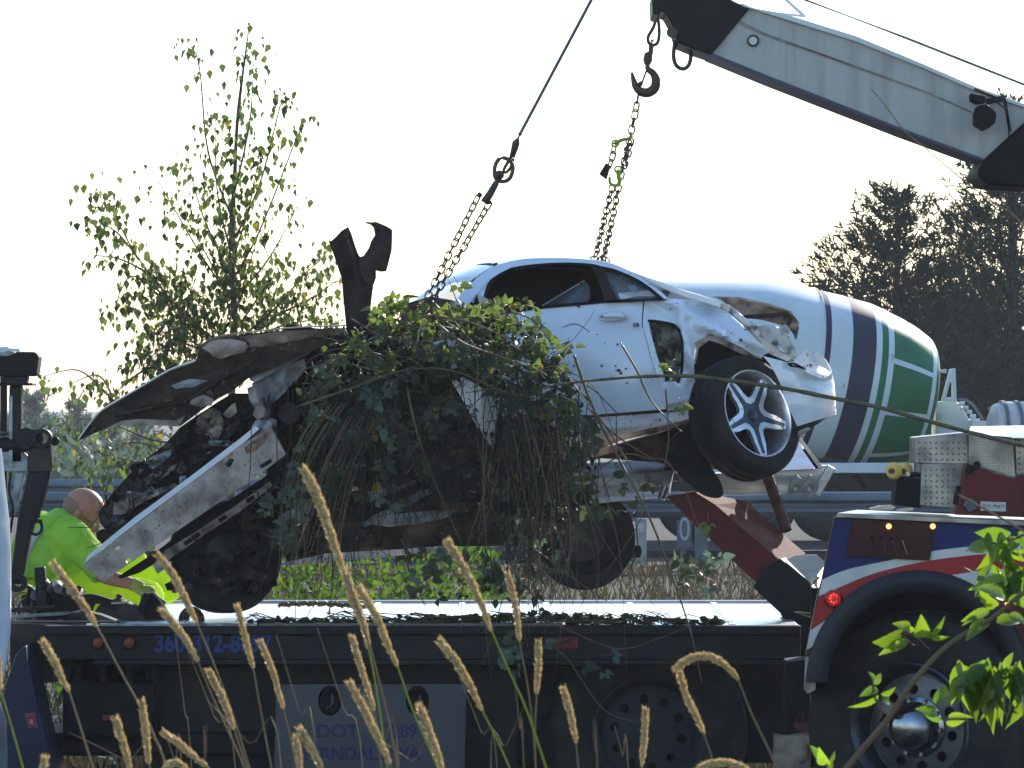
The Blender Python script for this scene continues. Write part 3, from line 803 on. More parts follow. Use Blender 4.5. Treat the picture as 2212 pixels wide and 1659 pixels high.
# headboard end at the left: low rail behind clutter
mk('head_rail', join(bar(P(22, 1352, YF + .2), P(260, 1352, YF + .2), .05, .05), bar(P(22, 1318, YF + .5), P(120, 1310, YF + .5), .03, .02)), M_dark, fb, bevel=.005)
mk('frame_corner', slab([(20, 1345), (205, 1352), (205, 1372), (175, 1382), (150, 1470), (60, 1480), (22, 1460)], YF + .14, .4), mat('dusty_black_corner', (.022, .02, .018), (.06, .045, .03), rough=.7, ns=6), fb, bevel=.01)

# blue post with a red label at far left bottom
bp = mk('mud_guard_panel', slab([(20, 1455), (34, 1415), (52, 1395), (100, 1600), (130, 1700), (5, 1700), (5, 1500)], YF - .3, .5), mat('dark_blue_panel', (.022, .028, .06), (.015, .018, .035), rough=.5), None, bevel=.01)
tag(bp, 'dark blue lower panel with a small red label at the bottom left', 'panel')
b2 = mk('label_plate', slab([(53, 1541), (75, 1540), (82, 1572), (60, 1573)], YF - .305, .004), mat('dull_red_label', (.28, .05, .06), (.2, .04, .05), rough=.6), bp)
text('lettering', 'R', .032, P(64, 1564, YF - .308), (1, 0, 0), M_paper, b2, .001)

# pale cab edge filling the left margin
cab = mk('cab_edge', plate([(-420, 950), (-60, 955), (0, 970), (4, 1000), (10, 1060), (18, 1130), (21, 1200), (22, 1290), (20, 1370), (10, 1440), (2, 1475), (-5, 1510), (-420, 1520)],
            lambda u, v: P(u, v, 21.0 + .12 * max(0, (u + 70) / 90) ** 2), .06, step=40), M_bluewhite, None, smooth=50)
tag(cab, 'pale blue white rounded vehicle body edge at the left margin', 'vehicle body')
mk('lower_body', plate([(-420, 1520), (-5, 1510), (12, 1560), (14, 1640), (8, 1760), (-420, 1760)], lambda u, v: P(u, v, 21.05 + .1 * max(0, (u + 70) / 90) ** 2), .06, step=50), mat('grey_lower_cab', (.17, .20, .24), (.10, .11, .13), rough=.35, ns=4), cab, smooth=50)

# ------------------------------------------------------------------ winch mast at the left
YW = 22.6
wm = thing('winch_mast', 'black steel winch mast with boxed lamp on top at far left', 'winch mast', (P(40, 0, YW).x, YW, DZ))
def ms(name, outl, dy, th_, m=M_black, bev=.006, **k): return mk(name, slab(outl, YW + dy, th_), m, wm, bevel=bev, **k)
lb = ms('lamp_housing', [(-10, 770), (18, 766), (36, 760), (72, 760), (80, 764), (84, 772), (79, 808), (72, 813), (-10, 813)], 0, .16, M_blackmatte, .008)
mk('lens', slab([(-6, 768), (16, 769), (34, 763), (30, 760), (20, 758), (-6, 762)], YW - .004, .12), M_greymetal, lb)
ms('lamp_foot', [(4, 813), (60, 813), (57, 828), (7, 828)], .02, .1)
ms('base_plate', [(-10, 827), (70, 827), (70, 833), (-10, 833)], -.02, .2)
ms('post', [(20, 833), (46, 833), (46, 1000), (20, 1000)], .03, .09, M_black)
ms('post_face', [(19, 855), (27, 855), (27, 1010), (19, 1010)], .02, .01, M_greymetal, .002)
mk('cross_tube', cyl(P(-10, 962, YW + .05), P(74, 958, YW + .05), .040, n=20), M_black, wm, smooth=40)
for u, r_ in ((56, 24), (74, 20)):
    mk('drum_flange', cyl(P(u, 948, YW - .02), P(u, 948, YW + .12), r_ * K * YW, n=28), M_black, wm, smooth=40, bevel=.004)
mk('pulley', lathe([(-.05, .046), (-.05, .028), (.03, .028), (.03, .046)], P(93, 947, YW - .01), (0, 1, 0), 32, closed_profile=True), M_black, wm, smooth=40, bevel=.002)
mk('pin', cyl(P(104, 949, YW + .02), P(124, 953, YW + .02), .016, n=14), M_black, wm, smooth=40)
mk('pin_cap', lathe([(0, .022), (.02, .022), (.02, .010)], P(119, 953, YW - .0), (0, -1, 0), 20), M_black, wm, smooth=40)
mk('bracket_plate', plate([(60, 944), (66, 932), (93, 925), (108, 932), (113, 1005), (111, 1019), (60, 1019)], flat(YW), .06, holes=[[(93 + 11 * math.cos(a), 947 + 11 * math.sin(a)) for a in [i * math.pi / 8 for i in range(16)]]]), mat('brown_black_plate', (.035, .024, .02), (.016, .013, .012), rough=.4, ns=8), wm, bevel=.004)
ms('side_plate', [(-10, 968), (40, 972), (60, 985), (60, 1019), (-10, 1019)], .03, .08, M_greymetal)
ms('arm', [(60, 1019), (110, 1019), (92, 1090), (66, 1160), (52, 1240), (46, 1262), (26, 1262), (24, 1236), (38, 1120), (52, 1060)], .0, .07, M_black)
ms('arm_edge', [(34, 1019), (54, 1019), (38, 1090), (28, 1120), (24, 1090)], .05, .04, M_greymetal)
mk('pivot', lathe([(0, .045), (-.05, .045), (-.05, .020), (0, .020)], P(40, 1258, YW - .01), (0, 1, 0), 28, closed_profile=True), M_black, wm, smooth=40)
mk('spring', tube([P(-6 + i * .55, 937 + 4 * math.sin(i * 1.25), YW + .03 + .012 * math.cos(i * 1.25)) for i in range(46)], .0022, 5), M_link, wm, smooth=180)
mk('hose', tube(smoothpath([P(24, 1019, YW - .05), P(20, 1060, YW - .06), P(28, 1100, YW - .05), P(22, 1150, YW - .03)], 6), .007, 7), M_rubber, wm, smooth=180)
wb = thing('beacon', 'beige flat beacon cover showing behind the black mast lamp', 'beacon', P(10, 765, 25))
mk('cover', plate([(-20, 750), (18, 749), (20, 752), (42, 753), (42, 764), (-20, 768)], flat(25), .3), M_cream, wb, bevel=.01)
mk('stalk', cyl(P(8, 768, 25.1), P(8, 1300, 25.1), .02, n=10), M_black, wb, smooth=40)
# shackle hanging from the mast
def shackle(name, c, r, wire, label, parent=None, tilt=0, Yd=YW, body=M_hook):
    t = thing(name, label, 'shackle', c)
    c = Vector(c)
    pts = [c + Vector((math.sin(a) * r * (1 if abs(a) < 2.4 else .8), 0, -math.cos(a) * r * 1.15)) for a in [(-2.6 + i * 5.2 / 20) for i in range(21)]]
    mk('bow', tube(pts, wire, 10), body, t, smooth=180)
    a, b = pts[0], pts[-1]
    mk('pin', cyl(a + (a - b).normalized() * wire * 1.8, b + (b - a).normalized() * wire * 2.4, wire * 1.1, n=12), body, t, smooth=40)
    return t
shackle('shackle', P(77, 1139, YW - .09), .030, .0075, 'dark bow shackle hanging from the black mast arm, beside the green shirt', body=M_black)
mk_ = mk('hanging_link', tube(smoothpath([P(84, 1040, YW - .09), P(82, 1080, YW - .09), P(84, 1118, YW - .09)], 4), .006, 6), M_black, wm, smooth=180)

# ------------------------------------------------------------------ clutter on the front end of the deck
cl = []
def loose(name, label, cat, VF, m, **k):
    o = mk(name, VF, m, None, **k); return tag(o, label, cat)
Yc = 24.2
lev = thing('lever_box', 'upright black slotted lever box on the flatbed in front of the kneeling man', 'lever box', P(93, 1350, Yc))
mk('housing', slab([(74, 1226), (96, 1224), (102, 1300), (104, 1345), (80, 1345)], Yc, .08), M_black, lev, bevel=.006)
mk('face_plate', slab([(80, 1232), (92, 1231), (96, 1290), (84, 1291)], Yc - .004, .004), M_dark, lev)
for i in range(3): mk('lever', cyl(P(86 + 2 * i, 1245 + 14 * i, Yc - .01), P(96 + 3 * i, 1236 + 14 * i, Yc - .06), .005, n=8), M_black, lev, smooth=40)
loose('pry_bar', 'grey steel bar lying across the clutter beside the lever box', 'bar', bar(P(20, 1333, Yc - .05), P(150, 1324, Yc - .03), .012, .018), M_greymetal, bevel=.003)
loose('pry_bar', 'bright thin steel rod lying above the black curved fender by the man', 'bar', cyl(P(104, 1278, Yc + .1), P(190, 1290, Yc + .1), .009, n=10), M_chrome, smooth=40)
loose('curved_trim', 'black curved plastic trim arching across the front of the trousers', 'car part',
      plate([tuple(q) for q in smoothpath([Vector((145, 1296)), Vector((190, 1283)), Vector((232, 1292)), Vector((262, 1306)), Vector((276, 1320))], 4)] + [tuple(q) for q in smoothpath([Vector((270, 1330)), Vector((235, 1312)), Vector((205, 1306)), Vector((196, 1345)), Vector((160, 1350)), Vector((140, 1345))], 4)],
            lambda u, v: P(u, v, Yc + .02 * math.sin(u * .05)), .03, step=14), M_blackmatte, smooth=50)
tt = thing('tool_tray', 'dark dusty tool tray heaped with parts behind the lever box, hiding the knees', 'tool tray', P(140, 1345, Yc + .1))
mk('tray', slab([(100, 1262), (118, 1254), (140, 1266), (172, 1276), (176, 1345), (104, 1345)], Yc + .12, .3), M_dark, tt, bevel=.01)
for i in range(14):
    u, v = 58 + i * 8.5, 1266 + 26 * ((i * 7) % 5) / 5
    mk('fitting', cyl(P(u, v, Yc + .02), P(u + 9 * math.cos(i * 2.1), v + 14 * math.sin(i * 2.1) + 4, Yc + .08), .012 + .006 * (i % 3), n=10), (M_dark, M_black, M_greymetal)[i % 3], tt, smooth=40)
rb = thing('strap_coil', 'dark red and black coil of strap heaped behind the lever box', 'strap', P(60, 1320, Yc + .2))
for i in range(4):
    c = P(48 + i * 12, 1300 + (i % 2) * 14, Yc + .15 + .03 * i)
    mk('loop', lathe([(-.014, .05), (-.014, .055), (.014, .055), (.014, .05)], c, (.3 * i - .4, 1, .2), 24, closed_profile=True), (M_red if i % 2 == 0 else M_black), rb, smooth=40)
jk = thing('ratchet_jack', 'oily black ratchet with a rusty knob on top at the end of the glove', 'tool', P(240, 1345, Yc))
mk('body', slab([(214, 1305), (262, 1296), (290, 1308), (320, 1340), (300, 1356), (205, 1356), (196, 1336)], Yc, .16), M_dark, jk, bevel=.015)
mk('knob', lathe([(0, .03), (.012, .03), (.02, .014), (.035, .016), (.042, 0)], P(257, 1300, Yc + .05), (0, 0, 1), 18), M_rust, jk, smooth=40)
mk('plate', slab([(238, 1301), (276, 1299), (277, 1303), (238, 1306)], Yc - .01, .09), M_chrome, jk)
bx = thing('wheel_chock', 'black wedge block standing on the deck right of the ratchet', 'wedge', P(335, 1345, Yc + .1))
mk('wedge', slab([(306, 1283), (330, 1281), (346, 1300), (376, 1350), (322, 1356), (300, 1310)], Yc + .1, .14), M_blackmatte, bx, bevel=.008)
mk('grip', bar(P(300, 1322, Yc + .06), P(318, 1282, Yc + .06), .02, .03), M_black, bx, bevel=.004)
loose('ribbed_casting', 'dark ribbed round casting on the deck below the wreck nose', 'casting', join(*[lathe([(0, .062 - i * .004), (.018, .066 - i * .004), (.034, .058 - i * .004), (.034, .02)], P(414 + i * 2, 1338 + 0 * i, Yc + .02 - i * .03), (0, -1, .1), 24) for i in range(3)]), M_brown, smooth=40)
loose('rag', 'pale greenish rag lying by the edge of the deck below the nose', 'rag', plate([(360, 1356), (385, 1350), (440, 1354), (482, 1362), (478, 1374), (430, 1372), (380, 1368)], lambda u, v: P(u, v, 23.66) + Vector((0, .02 * math.sin(u * .2), .006 * math.sin(u * .3 + v))), .01, step=8), mat('dull_rag', (.16, .11, .07), (.28, .30, .18), rough=.9, ns=6), smooth=60)
loose('rubber_lump', 'shapeless black rubber lump spilling over the deck edge', 'debris', plate([(130, 1330), (175, 1318), (215, 1328), (262, 1345), (268, 1362), (215, 1368), (150, 1360)], lambda u, v: P(u, v, 23.9) + Vector((0, .05 * noise.noise(Vector((u * .04, v * .05, 1))), 0)), .14, step=12), M_dark, smooth=50)

# ================================================================== CHAINS
def linkshape(name, L, w, wire, m):
    pts = []
    h = L / 2 - w / 2
    for i in range(7): a = math.pi * i / 6; pts.append(Vector((math.cos(a) * w / 2, 0, h + math.sin(a) * w / 2)))
    for i in range(7): a = math.pi + math.pi * i / 6; pts.append(Vector((math.cos(a) * w / 2, 0, -h + math.sin(a) * w / 2)))
    V, F = tube(pts, wire, 6, closed=True)
    me = bpy.data.meshes.new(name); me.from_pydata(V, [], F); me.materials.append(m)
    me.polygons.foreach_set('use_smooth', [True] * len(me.polygons)); me.update(); return me
def chain(parent, path, L=.052, w=.030, wire=.0045, me=None, r=random.Random(5)):
    me = me or linkshape('chain_link_shape', L, w, wire, M_link)
    pitch = L - 2 * wire * 1.25
    path = [Vector(p) for p in path]
    seg = 0; pos = path[0].copy(); i = 0; d = 0
    cum = [0]
    for a, b in zip(path, path[1:]): cum.append(cum[-1] + (b - a).length)
    s = pitch / 2
    while s < cum[-1]:
        k = max(j for j in range(len(cum)) if cum[j] <= s); k = min(k, len(path) - 2)
        t = (s - cum[k]) / (cum[k + 1] - cum[k]); p = path[k].lerp(path[k + 1], t); dr = (path[k + 1] - path[k]).normalized()
        q = dr.to_track_quat('Z', 'Y').to_matrix() @ Matrix.Rotation(R(38 + 90 * (i % 2)) + r.gauss(0, .12), 3, 'Z')
        put('chain_link', me, p, q, 1, parent); s += pitch; i += 1
    return me
YH = 24.0
YC = 24.75
c1 = thing('lifting_chain', 'long steel chain doubled back from the big hook down to the roof edge', 'chain', P(1295, 555, YC))
lm = chain(c1, smoothpath([P(1379, 205, YH), P(1371, 250, YH), P(1361, 295, YH + .05), P(1349, 345, 24.2), P(1336, 405, 24.3), P(1318, 495, 24.5), P(1303, 560, YC)], 5))
chain(c1, smoothpath([P(1364, 300, YH + .03), P(1352, 350, 24.15), P(1336, 380, 24.2)], 5), me=lm)
chain(c1, smoothpath([P(1323, 402, 24.3), P(1304, 480, 24.5), P(1286, 556, YC)], 5), me=lm)
chain(c1, [P(1279, 556, YC), P(1290, 562, YC - .03), P(1303, 556, YC), P(1312, 562, YC)], me=lm)
c1b = thing('chain_tail', 'short slack tail of chain hanging left of the doubled chain', 'chain', P(1320, 350, 24.1))
chain(c1b, smoothpath([P(1327, 312, 24.05), P(1324, 335, 24.05), P(1316, 360, 24.05)], 4), me=lm)
def grab(name, label, pts, r0, extra=None):
    t = thing(name, label, 'hook', pts[0])
    path = smoothpath(pts, 5)
    mk('body', tube(path, [r0 * (1 - .45 * i / len(path)) for i in range(len(path))], 9), M_lime, t, smooth=180)
    mk('eye', lathe([(-.008, .012), (-.008, .021), (.008, .021), (.008, .012)], pts[0], (0, 1, 0), 16, closed_profile=True), M_lime, t, smooth=40)
    return t
grab('grab_hook', 'lime green grab hook lying across the top of the doubled chain', [P(1329, 310, YH), P(1342, 303, YH - .02), P(1358, 299, YH - .02), P(1366, 294, YH)], .011)
grab('grab_hook', 'lime green grab hook curled round the chain below the black tag', [P(1335, 366, 24.1), P(1336, 380, 24.1), P(1338, 394, 24.1), P(1330, 401, 24.1), P(1318, 396, 24.1), P(1317, 382, 24.1)], .012)
t = mk('chain_tag', slab([(1309, 352), (1319, 358), (1313, 380), (1310, 388), (1294, 376)], 24.05, .02), M_black, None, bevel=.003)
tag(t, 'small black tag at the end of the slack chain tail', 'tag')
c2 = thing('lifting_chain', 'doubled chain slanting from the cable ring down into the brambles', 'chain', P(915, 668, 24.1))
chain(c2, [P(1033, 424, 23.9), P(990, 510, 23.9), P(944, 601, 24.0), P(910, 668, 24.1)], me=lm)
chain(c2, [P(1058, 437, 23.93), P(1010, 520, 23.95), P(958, 607, 24.05), P(922, 676, 24.12)], me=lm)
r = random.Random(3)
pile = thing('chain', 'loose grey chain lying along the deck edge near the wedge block', 'chain', P(270, 1368, YF + .12))
chain(pile, smoothpath([P(250, 1345, YF + .1), P(275, 1352, YF + .1), P(300, 1351, YF + .12), P(330, 1357, YF + .08), P(362, 1354, YF + .1)], 5), L=.038, w=.022, wire=.0035, me=linkshape('small_link_shape', .036, .022, .0035, M_galv))

# cables, hooks
cb = thing('winch_cable', 'taut steel cable slanting up out of the picture to the left of the hook', 'cable', P(1122, 290, 23.9))
mk('wire_rope', cyl(P(1405, -240, 23.9), P(1122, 292, 23.9), .0085, n=10), M_cable, cb, smooth=40)
mk('swage', tube([P(1124, 288, 23.9), P(1115, 308, 23.9), P(1106, 340, 23.9)], [.013, .020, .014], 12), M_hook, cb, smooth=180)
mk('thimble', tube(smoothpath([P(1106, 335, 23.9), P(1096, 352, 23.9), P(1088, 368, 23.9), P(1094, 372, 23.9), P(1104, 360, 23.9), P(1109, 342, 23.9)], 4), .008, 8), M_hook, cb, smooth=180)
rg = mk('ring_link', tube(smoothpath([P(1083, 341, 23.9), P(1100, 346, 23.88), P(1108, 362, 23.88), P(1102, 384, 23.88), P(1088, 392, 23.9), P(1072, 387, 23.9), P(1068, 370, 23.9), P(1072, 352, 23.9)], 4, True), .0105, 10, True), M_hook, None, smooth=180)
tag(rg, 'heavy oval steel ring joining the cable to the chain hook', 'ring')
hk = thing('chain_hook', 'brown forged twin hook between the oval ring and the doubled chain', 'hook', P(1060, 415, 23.9))
mk('shank', tube([P(1079, 378, 23.9), P(1072, 395, 23.9), P(1058, 420, 23.9), P(1046, 438, 23.9)], [.017, .016, .019, .021], 12), M_hook, hk, smooth=180)
mk('eye', ball(P(1079, 378, 23.9), .024, 14, 10, (1, .7, 1)), M_hook, hk, smooth=180)
for q in ((1036, 421), (1056, 436)): mk('claw', ball(P(*q, 23.9), .014, 10, 8), M_hook, hk, smooth=180)

h = thing('crane_hook', 'large dark hook hanging from the crane tip and holding the chain', 'hook', P(1395, 190, YH))
mk('thimble', tube(smoothpath([P(1419, 34, YH), P(1412, 58, YH), P(1400, 80, YH), P(1403, 94, YH), P(1414, 97, YH), P(1422, 88, YH), P(1424, 62, YH)], 5, True), .0085, 8, True), M_hook, h, smooth=180)
mk('swivel', tube([P(1409, 86, YH), P(1407, 96, YH), P(1406, 112, YH), P(1401, 118, YH), P(1399, 130, YH), P(1398, 141, YH)], [.013, .014, .012, .022, .024, .013], 12), M_hook, h, smooth=60)
hp = smoothpath([P(1398, 140, YH), P(1401, 150, YH), P(1411, 158, YH), P(1417, 172, YH), P(1414, 190, YH), P(1400, 200, YH), P(1385, 198, YH), P(1374, 186, YH), P(1368, 170, YH), P(1365, 156, YH)], 5)
n_ = len(hp)
mk('hook', tube(hp, [.012 + .013 * math.sin(math.pi * min(1, (i / n_) * 1.0)) ** 1.2 if i < n_ * .8 else .012 + .013 * math.sin(math.pi * .8) * (n_ - i) / (n_ * .2) * .7 - .008 * (1 - (n_ - i) / (n_ * .2)) for i in range(n_)], 12), M_hook, h, smooth=180)
mk('latch', bar(P(1398, 148, YH), P(1383, 190, YH), .006, .010), M_link, h)
mk('nut', cyl(P(1384, 180, YH - .02), P(1384, 180, YH + .03), .012, n=10), M_hook, h, smooth=40)

# ------------------------------------------------------------------ crane boom
YB2 = 23.2
cr = thing('crane_boom', 'grey white telescopic crane boom with black tip and rust streaked side', 'crane', P(1850, 200, YB2 + .2))
def CB(name, outl, Y, th_, m, bev=.006, parent=cr, **k): return mk(name, slab(outl, Y, th_), m, parent, bevel=bev, **k)
CB('boom_section', [(1500, 105), (1600, 5), (1700, 44), (1893, 98), (2105, 185), (2330, 275), (2330, 425), (2120, 345), (1955, 284), (1667, 171)], YB2, .42, M_boom, .012)
CB('top_flange', [(1690, 28), (1851, 78), (2000, 140), (2110, 188), (2240, 234), (2240, 242), (2105, 196), (1998, 149), (1849, 90), (1600, 12)], YB2 - .02, .46, M_cream, .004)
CB('lower_flange', [(1532, 112), (1667, 167), (1955, 280), (2120, 341), (2120, 347), (1955, 287), (1667, 175), (1530, 119)], YB2 - .015, .45, mat('dark_flange', (.08, .08, .12), rough=.6), .003)
CB('seam', [(1598, 44), (1650, 70), (1760, 110), (1900, 160), (2010, 200), (2100, 242), (2098, 243), (2008, 203), (1898, 164), (1758, 114), (1650, 76), (1600, 52)], YB2 - .006, .006, mat('rusty_seam', (.16, .09, .08), (.30, .27, .25), rough=.7, ns=5, lo=.4, hi=.6), .0)
CB('tip', [(1408, -10), (1410, 31), (1423, 33), (1424, 25), (1437, 27), (1451, 52), (1464, 92), (1500, 107), (1536, 119), (1619, 18), (1581, 0), (1560, -30)], YB2 - .02, .46, M_black, .008)
CB('rope_guard', [(1408, -10), (1438, -10), (1437, 27), (1424, 26), (1423, 34), (1409, 32)], YB2 + .6, .35, mat('blue_grey_block', (.05, .06, .08), rough=.5), .006)
mk('tip_pin', cyl(P(1452, 70, YB2 - .04), P(1452, 70, YB2 + .1), .028, n=16), M_hook, cr, smooth=40, bevel=.004)
mk('eye_ring', tube(smoothpath([P(1459, 84, YB2 + .1), P(1455, 118, YB2 + .1), P(1460, 140, YB2 + .1), P(1475, 149, YB2 + .1), P(1488, 140, YB2 + .1), P(1492, 118, YB2 + .1), P(1486, 98, YB2 + .1)], 5), .0105, 10), M_hook, cr, smooth=180)
CB('butt_section', [(2125, 345), (2240, 240), (2340, 230), (3300, 590), (3300, 800), (2340, 430), (2240, 405), (2135, 400), (2116, 384), (2110, 372)], YB2 - .05, .55, M_blackmatte, .015)
mk('round_plug', lathe([(0, .030), (-.012, .030), (-.014, .022)], P(1627, 88, YB2), (0, 1, 0), 28), M_hook, cr, smooth=40)
mk('plug_face', cyl(P(1627, 88, YB2 - .001), P(1627, 88, YB2 - .018), .0195, n=24), M_cream, cr, smooth=40)
CB('guide_bracket', [(1690, -4), (1699, -4), (1742, 34), (1738, 38), (1655, 27), (1655, 24), (1728, 31)], YB2 + .1, .01, mat('white_thin_bracket', (.6, .6, .62), rough=.5), .001)
lmp = thing('work_lamp', 'black hexagonal work lamp clamped to the right end of the crane boom', 'lamp', P(2130, 250, YB2 - .1))
mk('housing', slab([(2112, 228), (2132, 224), (2153, 243), (2150, 266), (2128, 282), (2106, 268), (2107, 244)], YB2 - .22, .14), M_blackmatte, lmp, bevel=.01)
mk('housing', slab([(2098, 200), (2115, 204), (2130, 206), (2128, 222), (2112, 224), (2098, 216)], YB2 - .16, .12), M_blackmatte, lmp, bevel=.008)
mk('bracket', join(bar(P(2104, 192, YB2 - .1), P(2165, 216, YB2 - .1), .01, .012), bar(P(2130, 220, YB2 - .1), P(2172, 212, YB2 - .1), .02, .03), bar(P(2170, 214, YB2 - .1), P(2182, 285, YB2 - .1), .012, .016)), M_dark, lmp, bevel=.002)
mk('cable', tube(smoothpath([P(2120, 224, YB2 - .2), P(2140, 216, YB2 - .2), P(2160, 226, YB2 - .2), P(2176, 245, YB2 - .15), P(2180, 300, YB2 - .1)], 5), .004, 6), M_rubber, lmp, smooth=180)
cb2 = mk('boom_cable', tube([P(1700, -15, YB2 + .1), P(1960, 83, YB2 + .1), P(3300, 611, YB2 + .1)], .0075, 8), M_cable, None, smooth=180)
tag(cb2, 'steel cable running parallel above the crane boom', 'cable')

# ================================================================== WRECKER (right)
YR = 21.6
wr = thing('wrecker_truck', 'recovery truck with blue, white and red striped side over a large wheel', 'truck', (P(1985, 0, YR).x, YR, 0))
def WS(name, outl, dy, th_, m, bev=.005, parent=wr, holes=(), **k): return mk(name, slab(outl, YR + dy, th_, holes), m, parent, bevel=bev, **k)
AC = (1984, 1482); AR = 234
def arc(a0, a1, r_, n=20): return [(AC[0] + r_ * math.cos(R(a)), AC[1] + r_ * math.sin(R(a)) * (1.03)) for a in [a0 + (a1 - a0) * i / n for i in range(n + 1)]]
# body side: one panel with the wheel opening
body = [(1803, 1116), (2400, 1136), (2400, 1460), (2218, 1460)] + arc(-4, -176, AR - 6, 28) + [(1745, 1490), (1740, 1417), (1766, 1286), (1775, 1253)]
WS('side_panel', body, 0, .05, M_dkred, .003)
def curve(pts, per=5): return [tuple(q) for q in smoothpath([Vector(p) for p in pts], per)]
cA = curve([(1777, 1252), (1831, 1230), (1924, 1210), (2018, 1190), (2148, 1176), (2400, 1160)])   # blue / white
cB = curve([(1768, 1288), (1817, 1267), (1887, 1239), (1980, 1216), (2074, 1202), (2172, 1194), (2400, 1184)])  # white / red
cC = curve([(1751, 1362), (1794, 1333), (1870, 1286), (1950, 1262), (2046, 1244), (2158, 1230), (2400, 1218)])   # red / white
cD = curve([(1742, 1404), (1770, 1388), (1840, 1345), (1960, 1300), (2092, 1268), (2167, 1254), (2400, 1240)])   # white / maroon
def clip(upper, lower):
    return upper + lower[::-1]
def insidebody(p): return inside(p[0], p[1], body)
def stripe(name, up, lo, m):
    # cut into quads and keep those outside the wheel opening
    n = min(len(up), len(lo)); V, F = [], []
    N = 90
    def at(c, t):
        x = t * (len(c) - 1); i = min(int(x), len(c) - 2); f = x - i; return (c[i][0] + (c[i + 1][0] - c[i][0]) * f, c[i][1] + (c[i + 1][1] - c[i][1]) * f)
    ok = []
    ro = (AR - 5)
    for i in range(N + 1):
        for j in range(9):
            a = at(up, i / N); b = at(lo, i / N); p = [a[0] + (b[0] - a[0]) * j / 8, a[1] + (b[1] - a[1]) * j / 8]
            dx, dy = p[0] - AC[0], (p[1] - AC[1]) / 1.03; d = math.hypot(dx, dy); o = d > ro * .93
            if d < ro: p = [AC[0] + dx * ro / d, AC[1] + dy * ro / d * 1.03]
            ok.append(o); V.append(P(p[0], p[1], YR - .003))
    for i in range(N):
        for j in range(8):
            q = (i * 9 + j, i * 9 + j + 1, (i + 1) * 9 + j + 1, (i + 1) * 9 + j)
            if all(ok[k] for k in q): F.append(q)
    mk(name, (V, F), m, wr)
stripe('paint_stripe', [(1804, 1119)] + [(1804 + (2400 - 1804) * i / 24, 1119 + 20 * i / 24) for i in range(1, 25)], cA, M_blue)
stripe('paint_stripe', cA, cB, M_stripew)
stripe('paint_stripe', cB, cC, M_striper)
stripe('paint_stripe', cC, cD, M_stripew)
# fender flare: rounded rubber band round the wheel opening
V, F = [], []
NB = 40
sec = [(-10, .02), (-9, -.03), (-4, -.055), (6, -.07), (20, -.065), (32, -.045), (38, -.01), (38, .05)]
for i in range(NB + 1):
    a = R(-178 + 176 * i / NB)
    for dr, dy in sec:
        rr = AR - dr
        V.append(P(AC[0] + rr * math.cos(a), AC[1] + rr * math.sin(a) * 1.03, YR + dy))
m_ = len(sec)
for i in range(NB):
    for j in range(m_ - 1): F.append((i * m_ + j, i * m_ + j + 1, (i + 1) * m_ + j + 1, (i + 1) * m_ + j))
mk('fender_flare', (V, F), M_fender, wr, smooth=60)
V, F = [], []
for i in range(41):
    a = R(-184 + 188 * i / 40)
    for dy in (.03, .80): V.append(P(AC[0] + (AR - 9) * math.cos(a), AC[1] + (AR - 9) * math.sin(a) * 1.03, YR) + Vector((0, dy, 0)))
mk('arch_liner', (V, [(i * 2, i * 2 + 1, i * 2 + 3, i * 2 + 2) for i in range(40)]), M_blackmatte, wr, smooth=60)
WS('wheel_well', [(1752, 1270), (2230, 1270), (2230, 1760), (1752, 1760)], .85, .05, M_blackmatte)
WS('front_panel', [(2215, 1420), (2400, 1420), (2400, 1760), (2230, 1760)], .02, .6, M_dkred)
WS('mud_trim', [(1740, 1418), (1766, 1422), (1762, 1490), (1744, 1500), (1736, 1490)], -.01, .02, M_diamond)
tv = []
for i in range(6):
    for j in range(2): tv.append(box(P(1745 + j * 10, 1430 + i * 11, YR - .013), (.004, .004, .016), Matrix.Rotation(R(30 if (i + j) % 2 else -30), 3, 'Y')))
mk('tread', join(*tv), M_diamond, wr, kind='stuff')
# top deck of diamond plate
zt = P(0, 1109, YR).z
def tilt(u, v, dy): return P(u, v, YR + dy)
dk = mk('deck_plate', join(([P(1808, 1108, YR - .03), P(2400, 1133, YR - .03), P(2400, 1126, YR + .6), P(1850, 1101, YR + .6),
                            P(1808, 1118, YR - .03), P(2400, 1145, YR - .03), P(2400, 1140, YR + .6), P(1850, 1113, YR + .6)],
                           [(0, 3, 2, 1), (0, 1, 5, 4), (1, 2, 6, 5), (2, 3, 7, 6), (3, 0, 4, 7), (4, 5, 6, 7)])), M_diamond, wr, bevel=.003)
def treads(u0, v0, u1, v1, Y, pitch, parent, skip=None):
    out = []
    p0, p1 = P(u0, v0, Y), P(u1, v1, Y); j = 0
    z = p1.z + pitch / 2
    while z < p0.z:
        x = p0.x + pitch / 2; i = 0
        while x < p1.x:
            uu = x / (K * Y) + 1106; vv = (ZC - z) / (K * Y) + 829.5
            if skip is None or not skip(uu, vv):
                s = pitch * .78; rot = Matrix.Rotation(R(45 if (i + j) % 2 else -45), 3, 'Y')
                V_ = [Vector((-s / 2, 0, 0)), Vector((0, 0, s * .17)), Vector((s / 2, 0, 0)), Vector((0, 0, -s * .17)), Vector((0, -.004, 0))]
                out.append(([Vector((x, Y, z)) + rot @ q for q in V_], [(0, 1, 4), (1, 2, 4), (2, 3, 4), (3, 0, 4)]))
            x += pitch; i += 1
        z += pitch; j += 1
    return mk('tread', join(*out), M_diamond, parent, kind='stuff')
